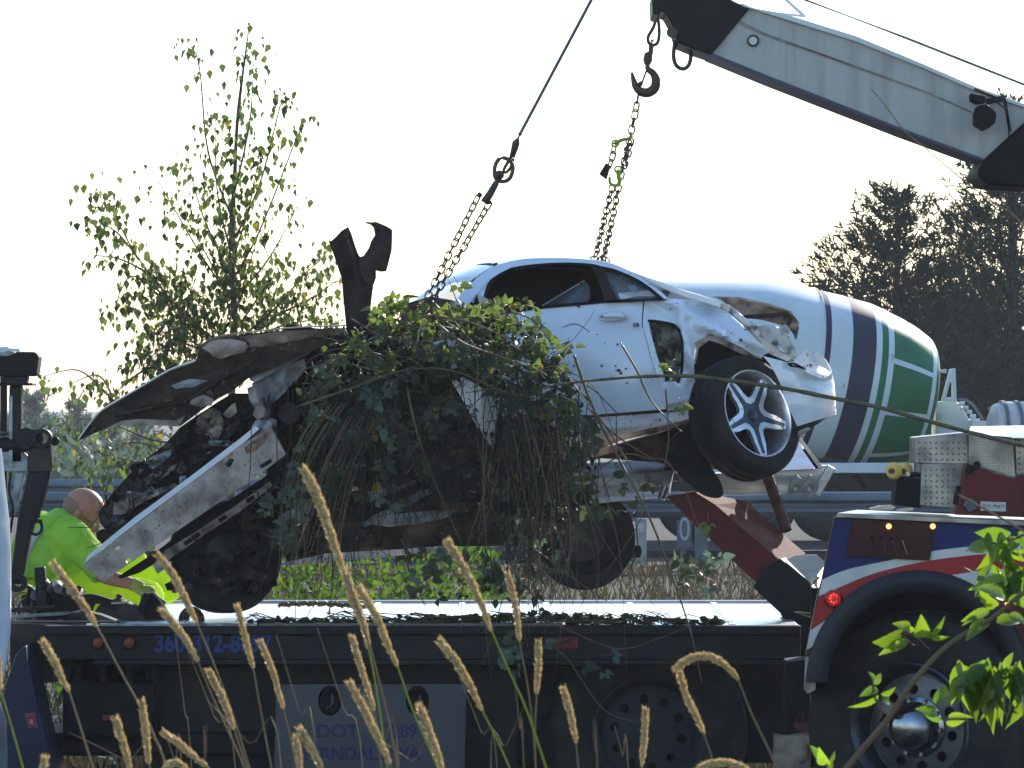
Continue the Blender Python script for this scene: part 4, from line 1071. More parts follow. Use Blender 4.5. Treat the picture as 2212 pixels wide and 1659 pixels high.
# diamond plate boxes standing on the deck
b1 = WS('tread_box', [(1976, 945), (2090, 934), (2092, 999), (2090, 1003), (1976, 1000)], .28, .3, M_diamond)
treads(1980, 945, 2090, 999, YR + .2795, .026, b1)
b1 = WS('tread_box', [(1991, 1001), (2090, 1001), (2069, 1100), (1987, 1092)], .25, .32, M_diamond)
treads(1993, 1004, 2072, 1094, YR + .2495, .026, b1)
b1 = WS('tread_box', [(2093, 937), (2188, 945), (2194, 1034), (2093, 1000)], .22, .3, M_diamond)
treads(2096, 945, 2190, 1030, YR + .2195, .014, b1, lambda u, v: v > 999 + (u - 2093) * .34)
b1 = WS('tread_box', [(2191, 946), (2400, 956), (2400, 1020), (2200, 1024), (2195, 1034)], .30, .3, M_diamond)
treads(2196, 950, 2300, 1020, YR + .2995, .026, b1)
mk('lid', ([P(2096, 921, YR + .6), P(2400, 916, YR + .6), P(2400, 948, YR + .1), P(2190, 945, YR + .1), P(2093, 936, YR + .25)], [(0, 4, 3, 2, 1)]), M_deck, wr)
WS('red_panel', [(2087, 1001), (2190, 1036), (2197, 1029), (2400, 1031), (2400, 1124), (2062, 1112), (2070, 1094)], .10, .12, M_red)
WS('panel_gap', [(2070, 1050), (2078, 1050), (2070, 1090), (2062, 1090)], .14, .1, M_blackmatte)
lp = WS('label_plate', [(2118, 1083), (2173, 1085), (2173, 1105), (2118, 1103)], .096, .004, M_paper, .001)
text('lettering', 'I.D.D. Plug In', .021, P(2121, 1096, YR + .095), (1, 0, 0), M_ltext, lp, .0008, .92)
for u, v in ((2073, 1087), (2097, 1090)): pass
pl_ = WS('plug_socket', [(2084, 1082), (2098, 1075), (2112, 1088), (2110, 1098), (2094, 1107), (2082, 1092)], .085, .02, mat('grey_plug', (.10, .12, .13), rough=.6), .003)
for u in (2083, 2110): mk('screw', cyl(P(u, 1091, YR + .08), P(u, 1091, YR + .10), .006, n=10), M_galv, pl_, smooth=40)
for u, v in ((2110, 1005), (2093, 1015)): mk('bolt', cyl(P(u, v, YR + .07), P(u, v, YR + .11), .018, n=16), M_blackmatte, wr, smooth=40, bevel=.003)
# roller fairlead
br = WS('roller_bracket', [(1938, 1034), (1948, 1028), (1990, 1034), (1990, 1098), (1930, 1090)], .28, .2, M_blackmatte)
for u, dy in ((1955, .36), (1931, .24)):
    c = P(u, 1017, YR + dy); rr = mk('roller', lathe([(-.02, .012), (-.022, .030), (0, .040), (.022, .030), (.026, .012)], c, (-.45, -1, 0), 32), M_yroller, wr, smooth=40)
    mk('roller_bolt', cyl(c + Vector((-.008, -.018, 0)), c + Vector((-.017, -.036, 0)), .0125, n=16), M_hook, rr, smooth=40)
mk('roller_axle', cyl(P(1962, 1024, YR + .3), P(2000, 1026, YR + .4), .012, n=10), M_chrome, wr, smooth=40)
for o_ in ([(1878, 1098), (1900, 1092), (1925, 1091), (1936, 1096), (1925, 1101), (1880, 1101)], [(1935, 1102), (1948, 1098), (1972, 1096), (1974, 1101), (1950, 1106)]):
    mk('steel_scrap', plate(o_, lambda u, v: P(u, v, YR + .2), .02), M_chrome, wr)
# smoked control panel with levers
cp = WS('control_window', [(1843, 1122), (2022, 1129), (2009, 1211), (1826, 1202)], -.02, .015, M_smoke, .002)
for u in (1920, 2015):
    b = mk('panel_lamp', ball(P(u, 1137, YR - .024), .013, 12, 8), mat('amber_lamp', (.8, .3, .1), rough=.3, emit=((1, .35, .12), 1.4)), cp, smooth=180)
for i in range(4):
    mk('lever', bar(P(1885 + 21 * i, 1162 + i, YR - .05), P(1894 + 22 * i, 1196 + i, YR - .025), .004, .005), M_chrome, cp)
    mk('lever_knob', ball(P(1884 + 21 * i, 1160 + i, YR - .052), .008, 10, 6), M_black, cp, smooth=180)
# round red marker lamp
rl = mk('marker_light', lathe([(0, .042), (-.018, .042), (-.024, .037), (-.016, .033)], P(1801, 1293, YR - .003), (.15, 1, 0), 36), M_chrome, wr, smooth=50)
mk('lens', lathe([(0, .0335), (-.018, .032), (-.024, .02), (-.026, 0)], P(1801, 1293, YR - .004), (.15, 1, 0), 32), M_redlens, rl, smooth=60)
for a in range(8):
    c = P(1801 + 7.5 * math.cos(a * .785), 1293 + 9 * math.sin(a * .785), YR - .026); mk('led', ball(c, .005, 8, 6), mat('led', (.9, .1, .1), rough=.2, emit=((1, .15, .12), .5)) if a == 0 else bpy.data.materials['led'], rl, smooth=180)
WS('small_lamp', [(2170, 1302), (2180, 1300), (2182, 1306), (2172, 1309)], -.01, .01, bpy.data.materials['amber_lamp'])
# rear wheel of the wrecker
ww = truckwheel(wr, P(1990, 1570, YR + .19), (-.60, -1, 0), .535, .295, .28, (M_rubber, M_dullalloy, M_black), deep=.10)
WS('mud_block', [(1700, 1430), (1745, 1425), (1740, 1760), (1690, 1760)], .5, .3, M_blackmatte)
db = thing('debris_bag', 'tan dusty sack with a maroon flap leaning beside the wrecker wheel', 'sack', P(1710, 1660, YR + .4))
mk('sack', plate([(1674, 1588), (1700, 1592), (1748, 1584), (1750, 1640), (1742, 1760), (1672, 1760)], lambda u, v: P(u, v, YR + .38) + Vector((0, .04 * noise.noise(Vector((u * .05, v * .05, 0))), 0)), .12, step=12), mat('dusty_sack', (.26, .20, .15), (.14, .10, .08), rough=.8, ns=9), db, smooth=60)
mk('flap', plate([(1712, 1562), (1750, 1560), (1748, 1584), (1722, 1578)], flat(YR + .36), .02), M_dkred, db)
mk('tie', tube(smoothpath([P(1714, 1566, YR + .35), P(1730, 1535, YR + .35), P(1737, 1560, YR + .35)], 4), .003, 5), M_red, db, smooth=180)

# ------------------------------------------------------------------ stinger boom, crossbar
st = thing('underlift_arm', 'dark red steel lifting arm sloping down into a black sleeve', 'lifting arm', P(1720, 1340, 24.2))
YA = 24.4
def face3(name, outl, m, parent, thick=0, **k): return mk(name, outl, m, parent, **k)
# red box beam: near side face plus lit top face running back and right
nside = [(1439, 1070), (1499, 1066), (1544, 1090), (1688, 1216), (1632, 1258), (1506, 1140)]
a0 = [P(u, v, YA) for u, v in nside]
V = [P(1439, 1072, YA), P(1500, 1062, YA), P(1544, 1090, YA), P(1692, 1217, YA), P(1636, 1262, YA), P(1506, 1140, YA),
     P(1500, 1060, YA + .30), P(1618, 1083, YA + .30), P(1646, 1115, YA + .30), P(1742, 1196, YA + .30), P(1700, 1250, YA + .30), P(1520, 1110, YA + .30)]
F = [(0, 5, 4, 3, 2, 1), (1, 2, 7, 6), (2, 3, 9, 8), (2, 8, 7), (3, 4, 10, 9), (4, 5, 11, 10), (5, 0, 6, 11), (0, 1, 6), (6, 7, 8, 9, 10, 11)]
mk('arm_beam', (V, F), [M_red, M_redlit], st, bevel=.004, fmat=[0, 1, 1, 1, 0, 0, 0, 0, 0])
V = [P(1627, 1269, YA - .03), P(1642, 1232, YA - .03), P(1686, 1206, YA - .03), P(1768, 1280, YA - .03), P(1752, 1362, YA - .03), P(1712, 1350, YA - .03), P(1646, 1288, YA - .03),
     P(1720, 1200, YA + .34), P(1766, 1201, YA + .34), P(1784, 1218, YA + .34), P(1790, 1300, YA + .34), P(1780, 1362, YA + .34)]
F = [(0, 6, 5, 4, 3, 2, 1), (2, 3, 9, 8, 7), (3, 4, 11, 10, 9), (1, 2, 7), (4, 5, 11), (0, 1, 7), (5, 6, 11), (6, 0, 11), (0, 7, 8, 9, 10, 11)]
mk('sleeve', (V, F), M_black, st, bevel=.004)
mk('sleeve_top', plate([(1700, 1209), (1722, 1199), (1764, 1198), (1785, 1216), (1752, 1261)], lambda u, v: P(u, v, YA + .0), .02), M_bare, st)
mk('sleeve_top', bar(P(1750, 1266, YA - .04), P(1770, 1246, YA - .04), .008, .01), M_chrome, st)
mk('sleeve_foot', slab([(1690, 1330), (1760, 1355), (1770, 1300), (1810, 1300), (1810, 1500), (1700, 1500), (1706, 1352)], YA - .1, .3), M_blackmatte, st, bevel=.005)
xb = thing('crossbar', 'silver grey steel crossbar passing behind the rear wheel', 'crossbar', P(1600, 1030, 25.0))
YX = 25.0
V = [P(1541, 1020, YX), P(1765, 1006, YX), P(1800, 1006, YX), P(1765, 1068, YX), P(1569, 1070, YX), P(1541, 1045, YX)]
mk('box_end', slab([(1530, 1024), (1760, 1012), (1771, 1006), (1800, 1006), (1765, 1068), (1560, 1070)], YX, .3), M_bare, xb, bevel=.008)
mk('upper_plate', plate([(1600, 1020), (1618, 940), (1722, 948), (1762, 1008), (1757, 1013)], lambda u, v: P(u, v, YX - .12 + (1020 - v) * .006), .02), M_bare, xb, bevel=.002)
mk('edge_strip', bar(P(1728, 950, YX - .13), P(1774, 1012, YX - .13), .012, .022), M_chrome, xb, bevel=.002)
mk('edge_strip', bar(P(1736, 970, YX - .14), P(1765, 1012, YX - .14), .012, .014), M_black, xb, bevel=.002)
mk('end_post', bar(P(1796, 1008, YX - .05), P(1762, 1068, YX - .05), .03, .05), M_bare, xb, bevel=.005)
for u in (1722, 1752):
    mk('lug', plate([(u - 16, 1044), (u - 2, 1024), (u + 17, 1040), (u + 16, 1058), (u - 4, 1076), (u - 17, 1068)], flat(YX - .09), .03, holes=[[(u - 3 + 5 * math.cos(a), 1056 + 6 * math.sin(a)) for a in [i * math.pi / 5 for i in range(10)]]]), M_greymetal, xb, bevel=.003)
mk('left_bar', join(([P(1236, 1002, YX + .2), P(1429, 992, YX + .2), P(1457, 1014, YX), P(1446, 1050, YX - .02), P(1446, 1072, YX), P(1296, 1087, YX), P(1236, 1090, YX), P(1236, 1040, YX - .02),
                      P(1236, 1002, YX + .4), P(1429, 992, YX + .4), P(1457, 1014, YX + .4), P(1446, 1072, YX + .4), P(1296, 1087, YX + .4), P(1236, 1090, YX + .4)],
                     [(0, 7, 3, 2, 1), (7, 6, 5, 4, 3), (0, 1, 9, 8), (1, 2, 10, 9), (2, 3, 4, 11, 10), (4, 5, 12, 11), (5, 6, 13, 12), (8, 9, 10, 11, 12, 13), (0, 8, 13, 6, 7)])), M_bare, xb, bevel=.004)
mk('chrome_pin', cyl(P(1438, 1050, YX - .05), P(1428, 1078, YX - .05), .02, n=16), M_chrome, xb, smooth=40, bevel=.003)
rp = thing('exhaust_pipe', 'rusty brown open ended pipe hanging below the rear wheel', 'pipe', P(1680, 1090, 24.8))
V, F = lathe([(0, .026), (0, .030), (.33, .030), (.33, .026)], P(1656, 1024, 24.8), P(1698, 1150, 24.8) - P(1656, 1024, 24.8) + Vector((0, -.12, 0)), 24, closed_profile=True)
mk('tube', (V, F), M_rust, rp, smooth=40)
hg = thing('hanging_connector', 'small black connector dangling on a cord behind the brambles', 'connector', P(1378, 1190, 25.2))
mk('plug', slab([(1371, 1178), (1384, 1178), (1387, 1192), (1383, 1205), (1373, 1205), (1369, 1192)], 25.2, .03), M_black, hg, bevel=.004)
mk('cord', tube([P(1374, 1085, 25.2), P(1374, 1130, 25.2), P(1378, 1180, 25.2)], .003, 5), M_black, hg, smooth=180)
# scraps on the ground behind the trucks
sc_ = thing('cardboard_piece', 'torn brown cardboard piece lying on the grass under the flatbed', 'litter', P(300, 1660, 27.2))
mk('sheet', plate([(255, 1640), (262, 1626), (300, 1624), (358, 1628), (350, 1650), (344, 1690), (256, 1690)], lambda u, v: P(u, v, 27.2) + Vector((0, .03 * noise.noise(Vector((u * .04, v * .05, 0))), 0)), .04, step=10), M_card, sc_, smooth=50)
ps = thing('plastic_scrap', 'clear white plastic scrap lying right of the brown cardboard', 'litter', P(580, 1650, 27.2))
mk('sheet', plate([(546, 1640), (550, 1618), (600, 1624), (612, 1690), (545, 1690)], lambda u, v: P(u, v, 27.0) + Vector((0, .04 * math.sin(u * .15), 0)), .01, step=10), M_plastic, ps, smooth=50)
ps = thing('plastic_scrap', 'thin curled white plastic band lying left of the brown cardboard', 'litter', P(235, 1650, 27.2))
mk('band', tube(smoothpath([P(220, 1612, 27), P(214, 1634, 27), P(240, 1640, 27), P(258, 1670, 27)], 5), .006, 6), M_plastic, ps, smooth=180)
# ================================================================== THE WRECKED CAR
car = thing('wrecked_car', 'white two door coupe with its front torn off, hanging from chains above the flatbed', 'car', P(1250, 950, 25.0))
def Yn(u):  # depth of the near flank
    return 24.15 + (1600 - u) * .00045 + (max(0, u - 1735) / 70) ** 2 * .22
def bump(u, v, cu, cv, ru, rv, h): return h * math.exp(-((u - cu) / ru) ** 2 - ((v - cv) / rv) ** 2)
def crease(u, v, a, b, w, h):
    ax_, ay = a; bx_, by = b; dx, dy = bx_ - ax_, by - ay; L2 = dx * dx + dy * dy
    t = max(0, min(1, ((u - ax_) * dx + (v - ay) * dy) / L2)); d = math.hypot(u - ax_ - t * dx, v - ay - t * dy)
    return h * math.exp(-(d / w) ** 2)
def flank(u, v):
    y = Yn(u) + 3.2e-6 * (v - 815) ** 2 + (.02 if v < 700 else .02 * math.exp(-(v - 700) / 14))
    # side swage line and dents
    y += crease(u, v, (1150, 706), (1380, 696), 5, .006)
    w = max(0, min(1, (u - 1375) / 60)) * max(0, min(1, (860 - v) / 60))
    if w > 0:
        y += w * (.050 * noise.noise(Vector((u * .016, v * .020, 0))) + .022 * noise.noise(Vector((u * .045, v * .05, 4))))
        y += w * (crease(u, v, (1440, 650), (1560, 720), 12, -.05) + crease(u, v, (1470, 690), (1500, 800), 10, -.045) + crease(u, v, (1490, 660), (1620, 690), 10, .05)
                  + crease(u, v, (1500, 700), (1640, 750), 9, -.03) + crease(u, v, (1530, 660), (1600, 740), 8, .035) + crease(u, v, (1395, 655), (1450, 680), 9, .03))
    y += bump(u, v, 1500, 830, 14, 22, .05)
    y += .004 * noise.noise(Vector((u * .01, v * .012, 9)))
    return y
def FL(u, v): return P(u, v, flank(u, v))
def CP(name, outl, fn, m, parent=car, thick=.006, step=9, holes=(), smooth=55, back=None, **k):
    return mk(name, plate(outl, fn, thick, step=step, holes=holes, back=back), m, parent, smooth=smooth, **k)
# rear quarter panel with torn opening and wheel arch
gash = [(1401, 693), (1425, 693), (1450, 697), (1467, 710), (1472, 740), (1470, 790), (1462, 824), (1440, 824), (1430, 800), (1418, 764), (1406, 720)]
arch = [(1509, 876), (1502, 840), (1499, 783), (1504, 755), (1510, 744), (1530, 727), (1548, 728), (1561, 734), (1585, 742), (1609, 755), (1630, 768), (1646, 772), (1662, 785), (1675, 807), (1688, 835), (1694, 859), (1708, 890), (1722, 921)]
quarter = [(1392, 648), (1442, 645), (1504, 648), (1532, 657), (1570, 672), (1599, 697), (1618, 716), (1637, 736), (1661, 762), (1648, 768), (1646, 772)] + arch[::-1][6:] + [(1440, 888), (1437, 872), (1430, 840), (1412, 790), (1398, 735), (1388, 700)]
qp = CP('quarter_panel', quarter, FL, M_white, holes=[gash], step=7)
CP('torn_opening', [(1396, 688), (1470, 692), (1480, 740), (1476, 830), (1430, 832), (1404, 760)], lambda u, v: P(u, v, flank(u, v) + .07 + .07 * noise.noise(Vector((u * .05, v * .03, 2)))), mat('dirty_torn_seam', (.20, .19, .15), (.03, .026, .022), rough=.5, ns=16, lo=.42, hi=.55, bump=.3), step=6)
mk('torn_lip', tube([FL(u, v) + Vector((0, -.006, 0)) for u, v in curve([(1400, 692), (1430, 696), (1455, 702), (1468, 716), (1474, 750), (1472, 800), (1464, 826)], 4)], .008, 6), M_blackmatte, car, smooth=180)
mk('torn_lip', tube([FL(u, v) + Vector((0, -.010, 0)) for u, v in curve([(1404, 694), (1414, 725), (1424, 765), (1434, 795), (1438, 824)], 4)], .004, 6), M_brown, car, smooth=180)
mk('arch_lip', tube([FL(u, v) + Vector((0, .02, 0)) for u, v in curve(arch[2:12], 3)], .012, 6), M_beige, qp, smooth=180)
mk('torn_lip', plate([(1500, 741), (1529, 724), (1548, 728), (1610, 753), (1640, 768), (1640, 776), (1600, 764), (1555, 742), (1532, 735), (1508, 752)], lambda u, v: P(u, v, flank(u, v) - .012 + (v - 740) * .001), .02, step=7), M_beige, qp, smooth=50)
# door
door = [(1018, 688), (1060, 678), (1162, 664), (1240, 656), (1304, 651), (1389, 648), (1386, 700), (1396, 738), (1410, 792), (1428, 842), (1435, 872), (1437, 884), (1285, 896), (1180, 902), (1060, 906), (1040, 800)]
dr = CP('door', door, FL, M_white, step=11)
mk('handle', tube([P(u, v, Yn(u) + .02) for u, v in curve([(1298, 683), (1303, 679), (1330, 677), (1350, 680), (1351, 685), (1340, 688), (1305, 690), (1298, 688)], 3)], .010, 8, True), M_white, dr, smooth=180)
mk('handle_recess', plate(curve([(1300, 686), (1310, 681), (1345, 680), (1350, 686), (1340, 691), (1305, 692)], 3), lambda u, v: P(u, v, flank(u, v) - .004), .003), M_blackmatte, dr)
mk('handle_grip', tube([P(u, v, Yn(u) - .012) for u, v in curve([(1300, 683), (1325, 681), (1349, 683)], 4)], [.012, .013, .013, .013, .013, .013, .013, .013, .012], 8), M_white, dr, smooth=180)
mk('lock', cyl(P(1372, 702, Yn(1372) + .015), P(1372, 702, Yn(1372) + .03), .013, n=16), M_greymetal, dr, smooth=40)
for (u, v, s_) in ((1377, 701, 5), (1334, 744, 3), (1336, 800, 5), (1341, 806, 5), (1352, 796, 3), (1300, 790, 3), (1330, 790, 3), (1306, 740, 2), (1416, 735, 3), (1290, 722, 2), (1355, 828, 3), (1240, 790, 3), (1205, 745, 3), (1318, 818, 3), (1270, 846, 3), (1448, 668, 3), (1520, 668, 2), (1580, 720, 3), (1600, 735, 4), (1610, 712, 3)):
    pts = [(u + s_ * rng.uniform(.5, 1.1) * math.cos(a), v + s_ * rng.uniform(.4, 1.0) * math.sin(a)) for a in [i * .9 for i in range(7)]]
    mk('mud_spot', plate(pts, lambda a, b: P(a, b, flank(a, b) - .003), .003), M_brown, dr)
# door gap shadow line and rocker
CP('door_sill_gap', [(1180, 900), (1285, 893), (1437, 883), (1509, 876), (1509, 884), (1437, 893), (1285, 903), (1180, 910)], lambda u, v: P(u, v, flank(u, v) + .02), M_blackmatte, thick=.01, step=None)
CP('rocker', [(1180, 909), (1285, 902), (1437, 891), (1509, 883), (1505, 897), (1470, 910), (1400, 926), (1330, 942), (1260, 956), (1205, 968), (1190, 950)],
   lambda u, v: P(u, v, Yn(u) + .03 - .05 * math.sin(min(1, max(0, (v - (1010 - u * .083)) / 55)) * math.pi)), M_pinkwhite, step=8)
CP('rocker_flange', [(1205, 968), (1260, 956), (1330, 942), (1400, 926), (1470, 910), (1494, 903), (1490, 912), (1440, 930), (1340, 952), (1290, 972), (1215, 990)],
   lambda u, v: P(u, v, Yn(u) + .09 + .03 * noise.noise(Vector((u * .03, v * .05, 1)))), M_beige, step=8)
CP('quarter_lower', [(1437, 884), (1440, 873), (1470, 866), (1508, 850), (1510, 876), (1470, 880)], lambda u, v: P(u, v, flank(u, v) - .008), M_pinkwhite, step=6)
# bumper
bump_o = [(1648, 769), (1699, 782), (1722, 790), (1746, 806), (1765, 815), (1779, 818), (1790, 812), (1797, 806), (1803, 828), (1805, 860), (1807, 895), (1770, 906), (1722, 921), (1708, 890), (1694, 859), (1688, 835), (1675, 807), (1662, 785)]
def BP(u, v):
    y = Yn(u) + 2e-6 * (v - 840) ** 2 + bump(u, v, 1765, 822, 28, 12, .06) + crease(u, v, (1700, 782), (1780, 820), 7, -.02) + .008 * noise.noise(Vector((u * .03, v * .03, 3)))
    return P(u, v, y)
bm_ = CP('rear_bumper', bump_o, BP, M_white, step=7)
CP('bumper_top', [(1699, 782), (1722, 772), (1731, 765), (1738, 759), (1765, 761), (1784, 777), (1797, 805), (1790, 812), (1779, 818), (1765, 815), (1746, 806), (1722, 790)],
   lambda u, v: P(u, v, Yn(u) + .05 + (818 - v) * .0035 + .03 * noise.noise(Vector((u * .05, v * .06, 3)))), mat('mud_splashed_white', (.70, .68, .67), (.08, .055, .04), rough=.35, ns=22, lo=.54, hi=.60), parent=bm_, step=6)
CP('bumper_top', curve([(1733, 762), (1750, 757), (1768, 762), (1784, 776), (1793, 792), (1797, 806), (1788, 800), (1770, 790), (1748, 782), (1737, 772)], 3), lambda u, v: P(u, v, Yn(u) + .03 + .02 * math.sin((u - 1733) * .05)), M_white, parent=bm_, step=5)
CP('bumper_end', [(1797, 806), (1803, 828), (1807, 895), (1804, 896), (1800, 860)], lambda u, v: P(u, v, Yn(1800) + .02) + Vector((.0, .1, 0)), M_white, parent=bm_, thick=.12, step=None)
mk('bumper_vent', plate(curve([(1700, 785), (1715, 783), (1735, 793), (1742, 800), (1722, 794), (1706, 792)], 3), lambda u, v: BP(u, v) + Vector((0, -.005, 0)), .004), M_blackmatte, bm_)
CP('bumper_under', [(1722, 921), (1806, 895), (1790, 903), (1775, 912), (1750, 925), (1724, 938)], lambda u, v: P(u, v, Yn(u) + .04), M_blackmatte, step=None, thick=.25)
CP('torn_liner', [(1724, 932), (1745, 922), (1752, 926), (1734, 938), (1722, 944)], lambda u, v: P(u, v, Yn(u) + .02), M_beige, step=None)
# boot lid torn up, lamp cavity
CP('boot_lid_edge', curve([(1545, 641), (1570, 642), (1600, 644), (1632, 650), (1662, 659), (1690, 666), (1708, 674), (1720, 688), (1726, 702), (1724, 718), (1719, 734), (1714, 722), (1702, 708), (1680, 700), (1650, 692), (1614, 686), (1596, 672), (1570, 656)], 3),
   lambda u, v: P(u, v, 24.55 + .05 * noise.noise(Vector((u * .03, v * .04, 7))) + (v - 660) * .001), M_beige, step=8, thick=.02)
CP('boot_lid_skin', [(1543, 640), (1600, 642), (1662, 656), (1709, 672), (1726, 698), (1722, 690), (1706, 675), (1660, 661), (1600, 647)], lambda u, v: P(u, v, 24.52), M_whitedirty, step=None, thick=.25)
mk('latch_bar', tube([P(u, v, 24.5) for u, v in curve([(1606, 684), (1640, 683), (1680, 680), (1700, 676), (1708, 690), (1700, 702)], 4)], .012, 6), M_dark, car, smooth=180)
CP('boot_gutter', [(1500, 648), (1545, 652), (1575, 657), (1606, 684), (1640, 706), (1664, 740), (1690, 762), (1722, 772), (1700, 780), (1662, 764), (1636, 734), (1600, 694), (1570, 670), (1530, 657)],
   lambda u, v: P(u, v, 24.35 + .04 * noise.noise(Vector((u * .04, v * .04, 3)))), mat('scraped_white', (.62, .63, .64), (.15, .12, .10), rough=.4, ns=14, lo=.5, hi=.62), step=8, thick=.03)
CP('lamp_cavity', curve([(1628, 706), (1650, 703), (1680, 706), (1700, 722), (1712, 742), (1722, 764), (1714, 772), (1690, 760), (1666, 742), (1645, 722)], 3),
   lambda u, v: P(u, v, 24.32 + .09 * noise.noise(Vector((u * .035, v * .035, 5)))), mat('grey_torn_inner', (.46, .49, .50), (.08, .07, .065), rough=.5, ns=13, lo=.5, hi=.62, bump=.3), step=6, thick=.02)
CP('wiring', [(1680, 706), (1698, 700), (1708, 712), (1704, 722), (1690, 716)], lambda u, v: P(u, v, 24.42), M_greymetal, step=5)
# roof, pillars and glass (near edge -> far edge)
roof_n = [(1029, 603, .30), (1053, 583, .30), (1080, 570, .28), (1133, 559, .28), (1209, 557, .28), (1276, 561, .28), (1323, 569, .28), (1366, 587, .24), (1420, 606, .2), (1470, 625, .16), (1520, 640, .12), (1556, 652, .1)]
rn = [tuple(q) for q in smoothpath([Vector(q) for q in roof_n], 4)]
V, F = [], []
NW = 10
for (u, v, dy) in rn:
    a = P(u, v, Yn(u) + dy)
    b = a + Vector((-.20, 1.12, .0))
    for j in range(NW + 1):
        t = j / NW; q = a.lerp(b, t); q.z += .028 * math.sin(math.pi * t) ** .8; V.append(q)
i0 = 8
nr = len(rn)
F = [(i * (NW + 1) + j, i * (NW + 1) + j + 1, (i + 1) * (NW + 1) + j + 1, (i + 1) * (NW + 1) + j) for i in range(nr - 1) for j in range(NW)]
n = len(V); V2 = V + [q - Vector((0, 0, .03)) for q in V]
F2 = F + [tuple(k + n for k in f[::-1]) for f in F]
for i in range(nr - 1):
    a, b = i * (NW + 1), (i + 1) * (NW + 1); F2.append((a, b, b + n, a + n)); a += NW; b += NW; F2.append((b, a, a + n, b + n))
roof = mk('roof', (V2, F2), M_white, car, smooth=50)
# window frame band (painted near side rail)
win_out = curve([(1029, 603), (1053, 584), (1080, 571), (1133, 560), (1209, 558), (1276, 562), (1323, 570), (1366, 588), (1402, 612), (1430, 632), (1444, 646)], 4)
win_in = curve([(1040, 660), (1050, 620), (1064, 600), (1090, 583), (1140, 572), (1209, 567), (1271, 569), (1300, 575), (1330, 582), (1380, 604), (1414, 628), (1434, 645)], 4)
side_d = lambda u, v: Yn(u) + .02 + .26 * max(0, min(1, (655 - v) / 95)) ** .9
SD = lambda u, v: P(u, v, side_d(u, v))
CP('roof_rail', win_out + [(1434, 646)] + win_in[::-1] + [(1010, 650)], SD, M_white, step=None, thick=.03)
CP('a_pillar', [(985, 650), (1000, 628), (1029, 602), (1060, 578), (1092, 568), (1110, 575), (1080, 590), (1058, 604), (1040, 624), (1014, 656), (1000, 668), (982, 660)], lambda u, v: SD(u, v) + Vector((0, -.012, 0)), M_white, step=8, thick=.05)
CP('window_seal', win_in + [(1420, 645)] + curve([(1420, 644), (1400, 626), (1370, 608), (1330, 590), (1271, 574), (1209, 572), (1140, 578), (1096, 590), (1070, 606), (1056, 626), (1046, 664)], 4), lambda u, v: SD(u, v) + Vector((0, .004, 0)), M_blackmatte, step=None, thick=.03)
CP('b_pillar', [(1274, 570), (1296, 576), (1306, 590), (1320, 618), (1334, 646), (1306, 650), (1300, 625), (1288, 595)], lambda u, v: SD(u, v) + Vector((0, .002, 0)), M_inside, step=None, thick=.06)
CP('belt_seal', [(1040, 682), (1162, 663), (1304, 650), (1440, 644), (1440, 648), (1304, 655), (1162, 668), (1042, 687)], lambda u, v: P(u, v, flank(u, v) - .004), M_blackmatte, step=None, thick=.02)
gl = CP('quarter_glass', [(1300, 583), (1330, 588), (1368, 607), (1398, 625), (1424, 644), (1326, 647), (1316, 618)], lambda u, v: SD(u, v) + Vector((0, .03, 0)), M_glass, step=None, thick=.004)
CP('window_sticker', [(1356, 615), (1373, 616), (1379, 631), (1363, 630)], lambda u, v: SD(u, v) + Vector((0, .024, 0)), mat('blue_grey_sticker', (.14, .18, .24), (.25, .28, .33), rough=.5, ns=60), step=None, thick=.002)
CP('glass_remnant', [(1176, 658), (1230, 628), (1262, 606), (1272, 614), (1276, 640), (1270, 652)], lambda u, v: SD(u, v) + Vector((0, .05, 0)), mat('dark_broken_glass', (.07, .075, .08), rough=.08, alpha=.55), step=None, thick=.004)
mk('glass_edge', cyl(SD(1172, 660) + Vector((0, .04, 0)), SD(1262, 606) + Vector((0, .04, 0)), .003, n=6), M_silver, car)
# quarter window: bright through the rear screen; added dark sheets stand in for the shaded cabin elsewhere
CP('cabin_dark_sheet', [(1000, 700), (1010, 640), (1050, 590), (1100, 566), (1200, 560), (1296, 566), (1316, 596), (1334, 630), (1345, 660), (1300, 720), (1000, 720)], lambda u, v: P(u, v, 25.15), M_inside, step=None, thick=.02)
CP('cabin_dark_sheet', [(1376, 640), (1440, 640), (1460, 700), (1300, 720), (1300, 648), (1345, 646)], lambda u, v: P(u, v, 25.0), M_inside, step=None, thick=.02)
V = []
for (u, v, dy) in rn[4:]:
    a = P(u, v, Yn(u) + dy) - Vector((0, 0, .045)); V += [a + Vector((0, .03, 0)), a + Vector((-.18, 1.05, 0))]
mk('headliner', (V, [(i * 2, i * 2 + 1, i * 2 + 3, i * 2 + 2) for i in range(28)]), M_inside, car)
st_ = CP('seat', curve([(1165, 720), (1170, 672), (1190, 645), (1212, 632), (1232, 640), (1240, 668), (1236, 720)], 4), lambda u, v: P(u, v, 24.75), mat('dark_seat_cloth', (.035, .033, .033), (.025, .023, .022), rough=.9, ns=20), thick=.16, step=None)
mk('head_restraint', ball(P(1252, 632, 24.75), .09, 14, 10, (.8, .7, .55)), bpy.data.materials['dark_seat_cloth'], st_, smooth=180)
mk('steering_wheel', lathe([(-.012, .17), (-.012, .195), (.012, .195), (.012, .17)], P(1290, 655, 24.7), (-.9, -.2, .4), 30, closed_profile=True), M_blackmatte, car, smooth=60)
CP('mirror_triangle', [(1018, 668), (1030, 634), (1036, 640), (1056, 660), (1062, 678), (1030, 684)], lambda u, v: P(u, v, Yn(u) + .0), M_blackmatte, step=None, thick=.05)
